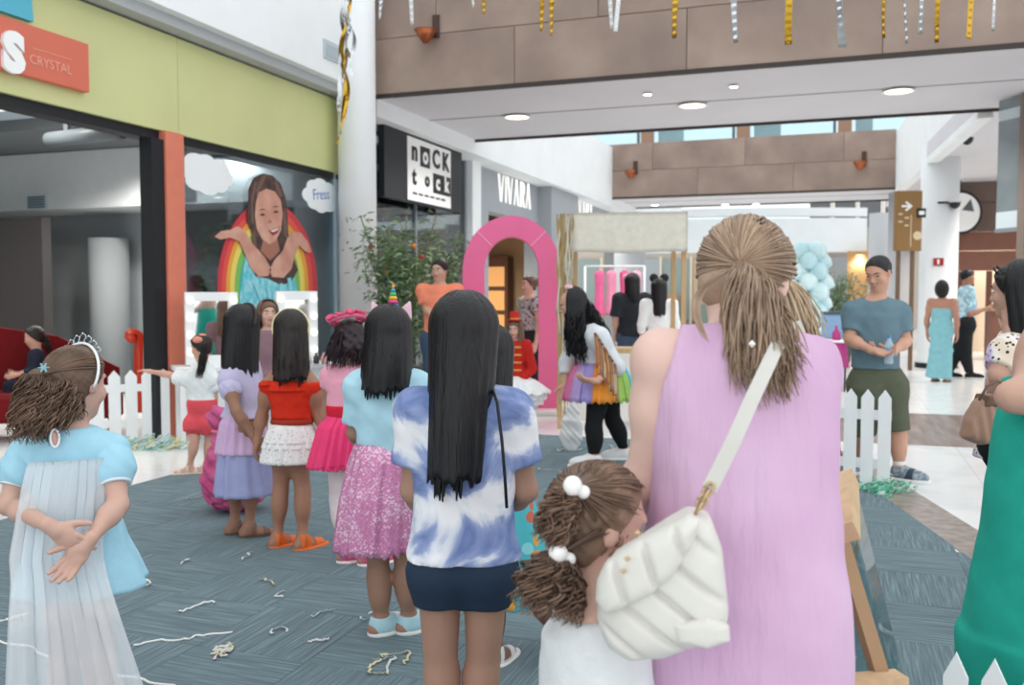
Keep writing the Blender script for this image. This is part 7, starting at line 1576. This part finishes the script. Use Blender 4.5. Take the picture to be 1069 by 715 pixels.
# ---- balloon column
L = Loc(848, 16.5); bl = empty('balloon_column', L.g, L.rz, label='aqua balloon column behind the woman in lilac', cat='balloons'); rngv = np.random.RandomState(4)
bm_ = [mesh(*lathe([(.02, -.2), (.03, -.185), (.1, -.13), (.155, -.04), (.165, .03), (.14, .11), (.08, .16), (.01, .178)], 18), mat('balloon_'+c_, c_, .3, spec=.5), True) for c_ in ('#bfe4ea', '#cdebf0', '#d8f1f3')]
zt = float(L(848, 258)[2])
for k in range(12):
    z = .18+k*(zt-.25)/11
    for j in range(4):
        a = j*1.571+k*.78; r_ = .17 if k < 7 else .24-.02*(k-8); obj('balloon', bm_[(k+j) % 3], bl, loc=(r_*math.cos(a)-.05*(k > 6), r_*math.sin(a), z), rot=(rngv.uniform(-.5, .5)+1.2*math.sin(a), 1.2*math.cos(a)*-1, 0))
obj('pole', mesh(*tube([(0, 0, 0), (0, 0, zt-.1)], .02, 8), M_rail), bl); box('base', -.2, .2, -.2, .2, 0, .03, M_rail, bl)
# ---- magenta and blue play kiosk
L = Loc(872, 13.5); ks = empty('display_box', L.g, L.rz, label='blue grey display box behind the magenta cloth', cat='box'); box('box_body', float(L(857, 340)[0]), float(L(880, 340)[0]), .3, .6, .0, float(L(868, 328)[2]), mat('kiosk_blue', '#7fa0c4', .5), ks, .01); box('box_lid', float(L(856, 340)[0]), float(L(881, 340)[0]), .28, .62, float(L(868, 328)[2]), float(L(868, 326)[2]), mat('kiosk_dark', '#3f4d5f', .5), ks)
tb = empty('side_table', L.g, L.rz, label='small table with white top and magenta cloth left of the smiling man', cat='table')
zt = float(L(870, 355)[2]); x0, x1 = float(L(860, 355)[0]), float(L(886, 355)[0]); box('table_top', x0, x1, -.15, .2, zt-.03, zt, M_pk, tb, .004); skirt('cloth', fabric('magenta_cloth', '#a8437e'), tb, [(zt-.03, (x1-x0)*.42, .15, (x0+x1)/2, .02), (.35, (x1-x0)*.52, .18, (x0+x1)/2, .02)], 12, .015, 3, cols=60)
for x in (x0+.03, x1-.06): box('leg', x, x+.03, 0, .03, 0, zt-.03, mat('leg_dark'), tb)
obj('table_bottle', mesh(*lathe([(.05, 0), (.06, .02), (.06, .1), (.02, .16), (.02, .21)], 14), fabric('magenta_cloth'), True), loc=L.g+np.linalg.inv(L.R)@V3((x0+x1)/2, 0, zt), label='magenta bottle on the small white table', cat='bottle')
# ---- plants
def plant(u, v, d, h, w_, n, label, cols, seed, stems=9, pot=True, leafL=.11):
    L = Loc(u, d); o = empty('potted_plant', L.g, L.rz, label=label, cat='plant'); rng = np.random.RandomState(seed)
    if pot:
        obj('pot', mesh(*lathe([(.2, 0), (.24, .05), (.28, .42), (.26, .42), (.24, .38)], 24), mat('pot_dark', '#4b4a48', .6), True), o); obj('soil', mesh(*lathe([(.24, .36), (.24, .38)], 20), mat('soil', '#3a2d24', .9)), o)
    P = []; t = np.linspace(0, 1, 10)
    for k in range(stems):
        a = rng.uniform(0, 6.28); r_ = w_*rng.uniform(.2, .9); hh = h*rng.uniform(.75, 1.0); P.append(np.stack([.06*math.cos(a)+r_*math.cos(a)*t**1.6, .06*math.sin(a)+r_*.7*math.sin(a)*t**1.6, .36+(hh-.36)*t], 1))
    P = np.array(P); obj('stems', mesh(*tubes(P, .009, 4), mat('cane_green', '#6d7a4d', .6), True), o)
    for k, cc in enumerate(cols):
        m_ = n//len(cols); si = rng.randint(0, stems, m_); tt = rng.uniform(.22, 1, m_); b = np.array([[np.interp(x, t, P[s_, :, i]) for i in range(3)] for s_, x in zip(si, tt)]); b += rng.normal(0, .10, (m_, 3))
        dr = rng.normal(0, 1, (m_, 3)); dr[:, 2] = rng.uniform(-.6, .5, m_); dr /= np.linalg.norm(dr, axis=1, keepdims=True); sd = np.cross(dr, rng.normal(0, 1, (m_, 3))); sd /= np.linalg.norm(sd, axis=1, keepdims=True)
        ll = leafL*rng.uniform(.6, 1.2, (m_, 1)); ww = ll*.13; V = np.stack([b, b+dr*ll*.45+sd*ww, b+dr*ll-V3(0, 0, .02), b+dr*ll*.45-sd*ww], 1).reshape(-1, 3); F = np.arange(m_*4).reshape(m_, 4); x = obj('foliage', mesh(V, F, mat('leaf_'+cc, cc, .5)), o); x['kind'] = 'stuff'
    return o
plant(420, 300, 11.1, 2.4, .52, 2600, 'tall leafy bamboo plant before the black-sign shop, beside the pillar', ['#5d7a52', '#7f9a6c', '#486344', '#8fa77e'], 3, 16)
plant(452, 300, 12.8, 2.3, .5, 1800, 'second bamboo plant behind the man in the orange shirt', ['#5d7a52', '#486344', '#7f9a6c'], 4, 12)
plant(876, 300, 19.0, 2.0, .6, 1500, 'green leafy plant beside the aqua balloons', ['#5a7550', '#6f8c62', '#8aa38a'], 5, 12)
plant(838, 300, 30.0, 2.6, .7, 900, 'distant plant above the aqua balloons', ['#5a7550', '#6f8c62'], 6, 9)
for k, (u, v) in enumerate(((432, 257), (440, 268), (412, 300), (388, 258), (404, 283))):
    p = at(u, v, 10.95); obj('ornament', mesh(*lathe([(.002, -.035), (.025, -.02), (.034, 0), (.025, .02), (.006, .033), (.006, .045)], 14), mat(['orange_orn', 'red_orn'][k % 2], ['#e08a3a', '#b8453a'][k % 2], .3, metal=.3), True), loc=p, label=['orange bauble near the top of the bamboo plant', 'red bauble in the bamboo plant near the orange shirt', 'low orange bauble in the bamboo plant', 'red bauble on the pillar side of the bamboo plant', 'orange bauble in the middle of the bamboo plant'][k], cat='bauble', group='baubles in the bamboo plant')
# ---- painting easel (dark wood) and pale wooden stand with clear sheet
M_dw = mat('brown_wood', '#8a5b42', .5, var=.12, vscale=6, stretch=(6, 6, .5)); M_pw = mat('pale_pine', '#d3b28c', .55, var=.1, vscale=5, stretch=(5, 5, .6))
L = Loc(850, 6.75); ea = empty('painting_easel', L.g, L.rz, label='brown wooden easel whose mast rises behind the woman in lilac', cat='easel')
def bar(parent, name, a, b, w_, t_, m):
    a, b = V3(a), V3(b); d = unit(b-a); s_ = unit(np.cross(d, (0, 1, 0))); n_ = np.cross(d, s_); V = [tuple(p_+s_*x*w_/2+n_*y*t_/2) for p_ in (a, b) for x, y in ((-1, -1), (1, -1), (1, 1), (-1, 1))]
    return obj(name, mesh(V, [(3, 2, 1, 0), (4, 5, 6, 7), (0, 1, 5, 4), (1, 2, 6, 5), (2, 3, 7, 6), (3, 0, 4, 7)], m), parent)
L = Loc(850, 7.0); ea.location = tuple(L.g); ea.rotation_euler = (0, 0, L.rz)
top = L(800, 230, .25); bot = L(885, 497, 0); bot[2] = 0
bar(ea, 'mast', top, bot, .035, .04, M_dw)
l2 = V3(top[0]-.35, bot[1]-.05, 0); j0 = top*.8+bot*.2
bar(ea, 'front_leg', j0, l2, .035, .04, M_dw); bar(ea, 'back_leg', j0+V3(0, .05, 0), V3((bot[0]+l2[0])/2, bot[1]+.8, 0), .035, .04, M_dw)
jl = l2*.6+j0*.4; jr = bot*.6+j0*.4; bar(ea, 'ledge', jl+V3(-.05, -.05, 0), jr+V3(.05, -.05, 0), .04, .07, M_dw)
obj('wing_nut', mesh(*tube([tuple(L(818, 284, .12)+V3(-.03, 0, 0)), tuple(L(818, 284, .12)+V3(.03, 0, 0))], .022, 8), mat('nut_black', '#1d1b1b', .4)), ea)
r0_ = L(816, 287, .1); w0 = L(843, 336, .0); rg = np.random.RandomState(8); n_ = 170; t = np.linspace(0, 1, 12)[None, :, None]
e_ = w0+np.stack([rg.normal(0, .055, n_), rg.normal(0, .05, n_), -rg.uniform(.0, .25, n_)], 1); P = r0_*(1-t)+e_[:, None, :]*t+np.stack([.03*np.sin(t[..., 0]*3.1)*rg.normal(0, 1, (n_, 1)), .02*np.sin(t[..., 0]*3)*rg.normal(0, 1, (n_, 1)), .05*np.sin(t[..., 0]*3.1)+0*rg.normal(0, 1, (n_, 1))], -1)
rf = obj('raffia_tassel', mesh(*tubes(P-r0_, .006, 4), mat('raffia', '#c9b094', .7, island=.3, var=.1), True), loc=L.g+np.linalg.inv(L.R)@r0_, rot=(0, 0, L.rz), label='straw-coloured raffia tassel hanging on the easel mast', cat='tassel')
L = Loc(895, 2.05, .55); sd = empty('wooden_stand', L.g, L.rz, label='pale pine stand holding a clear sheet at the right of the woman in lilac', cat='stand')
a, b = L(882, 500, .10), L(882, 557, -.14)
bar(sd, 'top_block', a, b, .042, .05, M_pw)
l1 = b+V3(0, .02, -.02); e1 = L(924, 722, -.10); dv = e1-l1; e1 = l1+dv*((0-l1[2])/dv[2])
bar(sd, 'front_leg', l1, e1, .03, .03, mat('pine_shade', '#b08e6c', .6, var=.1, vscale=5)); bk_ = V3(a[0]+.02, a[1]+.55, 0); bar(sd, 'back_leg', a+V3(0, 0, -.02), bk_, .03, .03, M_pw)
z_ = L(890, 706, -.1)[2]; t0 = e1+(l1-e1)*(z_/l1[2]); bar(sd, 'tray', t0+V3(-.25, -.03, 0), t0+V3(.03, -.03, 0), .035, .05, M_pw)
n0 = V3(.035, .03, 0); V = [tuple(p_+n0+V3(dx, 0, 0)) for dx in (0, .006) for p_ in (a, b, e1*.98+l1*.02, bk_*.6+e1*.4+V3(0, 0, .02))]; obj('clear_sheet', mesh(V, [(3, 2, 1, 0), (4, 5, 6, 7), (0, 1, 5, 4), (1, 2, 6, 5), (2, 3, 7, 6), (3, 0, 4, 7)], glass('acrylic', '#e6f5f6', .04)), sd)
# ---- streamers hanging from a cord overhead
M_go = mat('gold_foil', '#d0a53a', .25, metal=.9); M_si = mat('silver_foil', '#d9dde0', .25, metal=.7); M_wh = mat('white_foil', '#f2f4f6', .4)
c0, c1 = at(300, -60, 9.2), at(1130, -60, 7.2)
strips = [(401, 20, 's', 6), (430, 26, 'w', 6), (491, 8, 'w', 4), (509, 15, 'g', 5), (563, 33, 'g', 5), (577, 38, 'g', 6), (637, 30, 'w', 5), (648, 33, 'w', 5), (707, 40, 'g', 8), (766, 45, 's', 7), (823, 47, 'g', 8), (875, 50, 's', 9), (922, 40, 'g', 4), (946, 46, 's', 3), (965, 36, 's', 5), (980, 45, 'g', 5), (1013, 41, 'g', 7), (1036, 33, 's', 3)]
cd = obj('garland_cord', mesh(*tube([tuple(at(-60, -70, 9.6)-c0), (0, 0, 0), tuple(c1-c0), tuple(at(1250, -70, 6.8)-c0)], .006, 6), mat('cord_white', '#e8e8e8', .6)), loc=c0, label='thin cord overhead from which the foil streamers hang', cat='cord')
rngv = np.random.RandomState(12)
nm = {'g': 'gold', 's': 'silver', 'w': 'white'}; cnt = {'g': 0, 's': 0, 'w': 0}; tot = {k: sum(1 for s_ in strips if s_[2] == k) for k in nm}
ordw = ['first', 'second', 'third', 'fourth', 'fifth', 'sixth', 'seventh', 'eighth', 'ninth']
for u, v, c_, w_ in strips:
    d = 9.2+(7.2-9.2)*(u-300)/830; tp = at(u, -60, d); bt_ = at(u+rngv.uniform(-4, 4), v, d); L_ = tp[2]-bt_[2]; wd = w_*d/FPX*.9; S = []; tw = rngv.uniform(.4, 1.6); p0 = rngv.uniform(0, 3)
    for t in np.linspace(0, 1, 26):
        a = math.sin(p0+t*tw*3)*.7; ct = (bt_-tp)*t+V3(.012*math.sin(t*4+p0), .01*math.cos(t*3), 0); cr = .004*(int(t*26) % 2)
        S.append([ct+V3(-wd/2*math.cos(a), -wd/2*math.sin(a)-cr, 0), ct+V3(wd/2*math.cos(a), wd/2*math.sin(a)+cr, 0)])
    lab = '%s %s foil streamer from the left hanging at the top of the view' % (ordw[cnt[c_]], nm[c_]); cnt[c_] += 1
    obj('foil_streamer', mesh(*sheet(np.array(S), False, .001), {'g': M_go, 's': M_si, 'w': M_wh}[c_]), loc=tp, label=lab, cat='streamer', group='foil streamers overhead')
tb_ = at(363, -20, 10.2); bunch = empty('foil_bunch', tb_, label='long twisted bunch of gold and silver foil before the round pillar', cat='streamer')
obj('hanging_cord', mesh(*tube([(0, 0, 0), (0, 0, .4)], .004, 5), mat('cord_white')), bunch)
for k in range(9):
    ve = [150, 118, 96, 140, 60, 35, 128, 80, 105][k]; ue = 357+rngv.uniform(-5, 6)+(8 if ve < 90 else 0); e_ = at(ue, ve, 10.2-.02*k)-tb_; S = []
    for t in np.linspace(0, 1, 34):
        a = t*9+k; ct = e_*t+V3(.03*math.sin(t*11+k*2), .03*math.cos(t*8+k), 0); S.append([ct-V3(.022*math.cos(a), .022*math.sin(a), 0), ct+V3(.022*math.cos(a), .022*math.sin(a), 0)])
    obj('foil_strip', mesh(*sheet(np.array(S), False, .001), [M_go, M_si, M_wh][k % 3]), bunch)
# ---- paper streamers dropped on the carpet
cw = ['#f0efec', '#f3eedd', '#e9f1ee', '#f1e3e4', '#efe6b8']
spots = [(153, 609, 12, 0, 'by the hem of the sheer cape'), (206, 634, 14, 0, 'between the cape girl and the princess'), (280, 608, 14, 4, 'pale yellow squiggle in the middle of the carpet'), (292, 622, 9, 0, 'just below the yellow squiggle'), (291, 659, 10, 0, 'in the lower middle of the carpet'), (336, 641, 10, 2, 'left of the sneakers'), (332, 670, 9, 3, 'pinkish knot left of the sneakers'), (258, 581, 10, 0, 'below the brown sandals'), (193, 587, 6, 0, 'near the pink sack'), (385, 645, 8, 2, 'beside the blue sneakers'), (352, 498, 16, 0, 'behind the girl in red'), (375, 506, 16, 0, 'between the red and pink girls'), (350, 515, 12, 0, 'behind the orange sandals'), (440, 560, 10, 0, 'behind the sequin skirt'), (590, 470, 16, 0, 'before the white platform'), (640, 468, 12, 0, 'beside the black leggings'), (575, 492, 16, 0, 'left of the white trainer'), (595, 505, 10, 0, 'below the white trainer'), (205, 520, 10, 0, 'before the toddler in white'), (880, 690, 14, 0, 'beside the pale pine stand'), (586, 663, 14, 0, 'beside the striding shoe'), (650, 502, 9, 0, 'right of the white trainer')]
rngv = np.random.RandomState(21)
def streamer(u, v, r, cc, label, n=1, loops=1.0):
    g = ground(u, v, .009); d = float((g-CAM)@FW); s_ = r*d/FPX; P = []
    a = rngv.uniform(0, 6.28); pts = [V3(0, 0, 0)]; N_ = int(18*loops*n)
    for k in range(N_):
        a += rngv.normal(0, .75); pts.append(pts[-1]+V3(math.cos(a), math.sin(a)*1.4, 0)*s_*.28)
    P = np.array(pts); P -= P.mean(0); m_ = max(np.abs(P[:, 0]).max(), np.abs(P[:, 1]).max()*.7); P[:, :2] *= s_/(m_+1e-6); P[:, 2] = .003+.006*np.abs(np.sin(np.arange(len(P))*1.7))
    Q = np.repeat(P, 2, 0); Q = (Q+np.roll(Q, -1, 0))/2; Q = Q[:-1]; T_ = np.gradient(Q, axis=0); sd_ = np.stack([-T_[:, 1], T_[:, 0], 0*T_[:, 0]], 1); sd_ /= np.linalg.norm(sd_, axis=1, keepdims=True)+1e-6
    S = np.stack([Q-sd_*.0045, Q+sd_*.0045+V3(0, 0, .003)], 1)
    return obj('paper_streamer', mesh(*sheet(S, False, .0008), mat('paper_'+cc, cc, .8)), loc=g, label=label, cat='streamer', group='paper streamers on the carpet')
for u, v, r, c_, lab in spots: streamer(u, v, r, cw[c_], 'curled paper streamer '+lab if 'squiggle' not in lab and 'knot' not in lab else lab+', a paper streamer', loops=.7)
for k in range(5): streamer(233+rngv.uniform(-3, 3), 682+rngv.uniform(-4, 4), 12, cw[(k*3) % 5], ['white', 'palest pink', 'cream', 'yellow', 'mint white'][k]+' streamer of the tangle heaped low on the carpet', 2, 1.2)
for k in range(3): streamer(392+k*12, 700-k*7, 18, cw[4 if k != 1 else 0], ['yellowish streamer left of the tie-dye girl, nearest the sneakers', 'white streamer left of the bare legs of the tie-dye girl', 'yellow streamer curling toward the bare legs'][k], 1, .9)
# long streamers trailing across the floor at the lower left
for k, pl in enumerate(([(-10, 668), (30, 675), (62, 690), (100, 700), (140, 708), (180, 716)], [(138, 674), (165, 668), (190, 668), (205, 664), (222, 662), (240, 660)], [(-10, 650), (10, 646), (30, 640)])):
    P = np.array([ground(u, v, .012) for u, v in pl]); g = P[0]; t = np.linspace(0, 1, 40); t0 = np.linspace(0, 1, len(P)); Q = np.stack([np.interp(t, t0, P[:, i]-g[i]) for i in range(3)], 1); Q[:, 0] += .008*np.sin(t*40); Q[:, 1] += .008*np.cos(t*31)
    obj('paper_streamer', mesh(*tube([tuple(q_) for q_ in Q], .0045, 6), mat('paper_#f0efec'), True), loc=g, label=['long white paper streamer running under the cape at the lower left', 'thin white streamer from the cape toward the tangle', 'short white streamer at the left edge'][k], cat='streamer', group='paper streamers on the carpet')
bpy.context.view_layer.update()
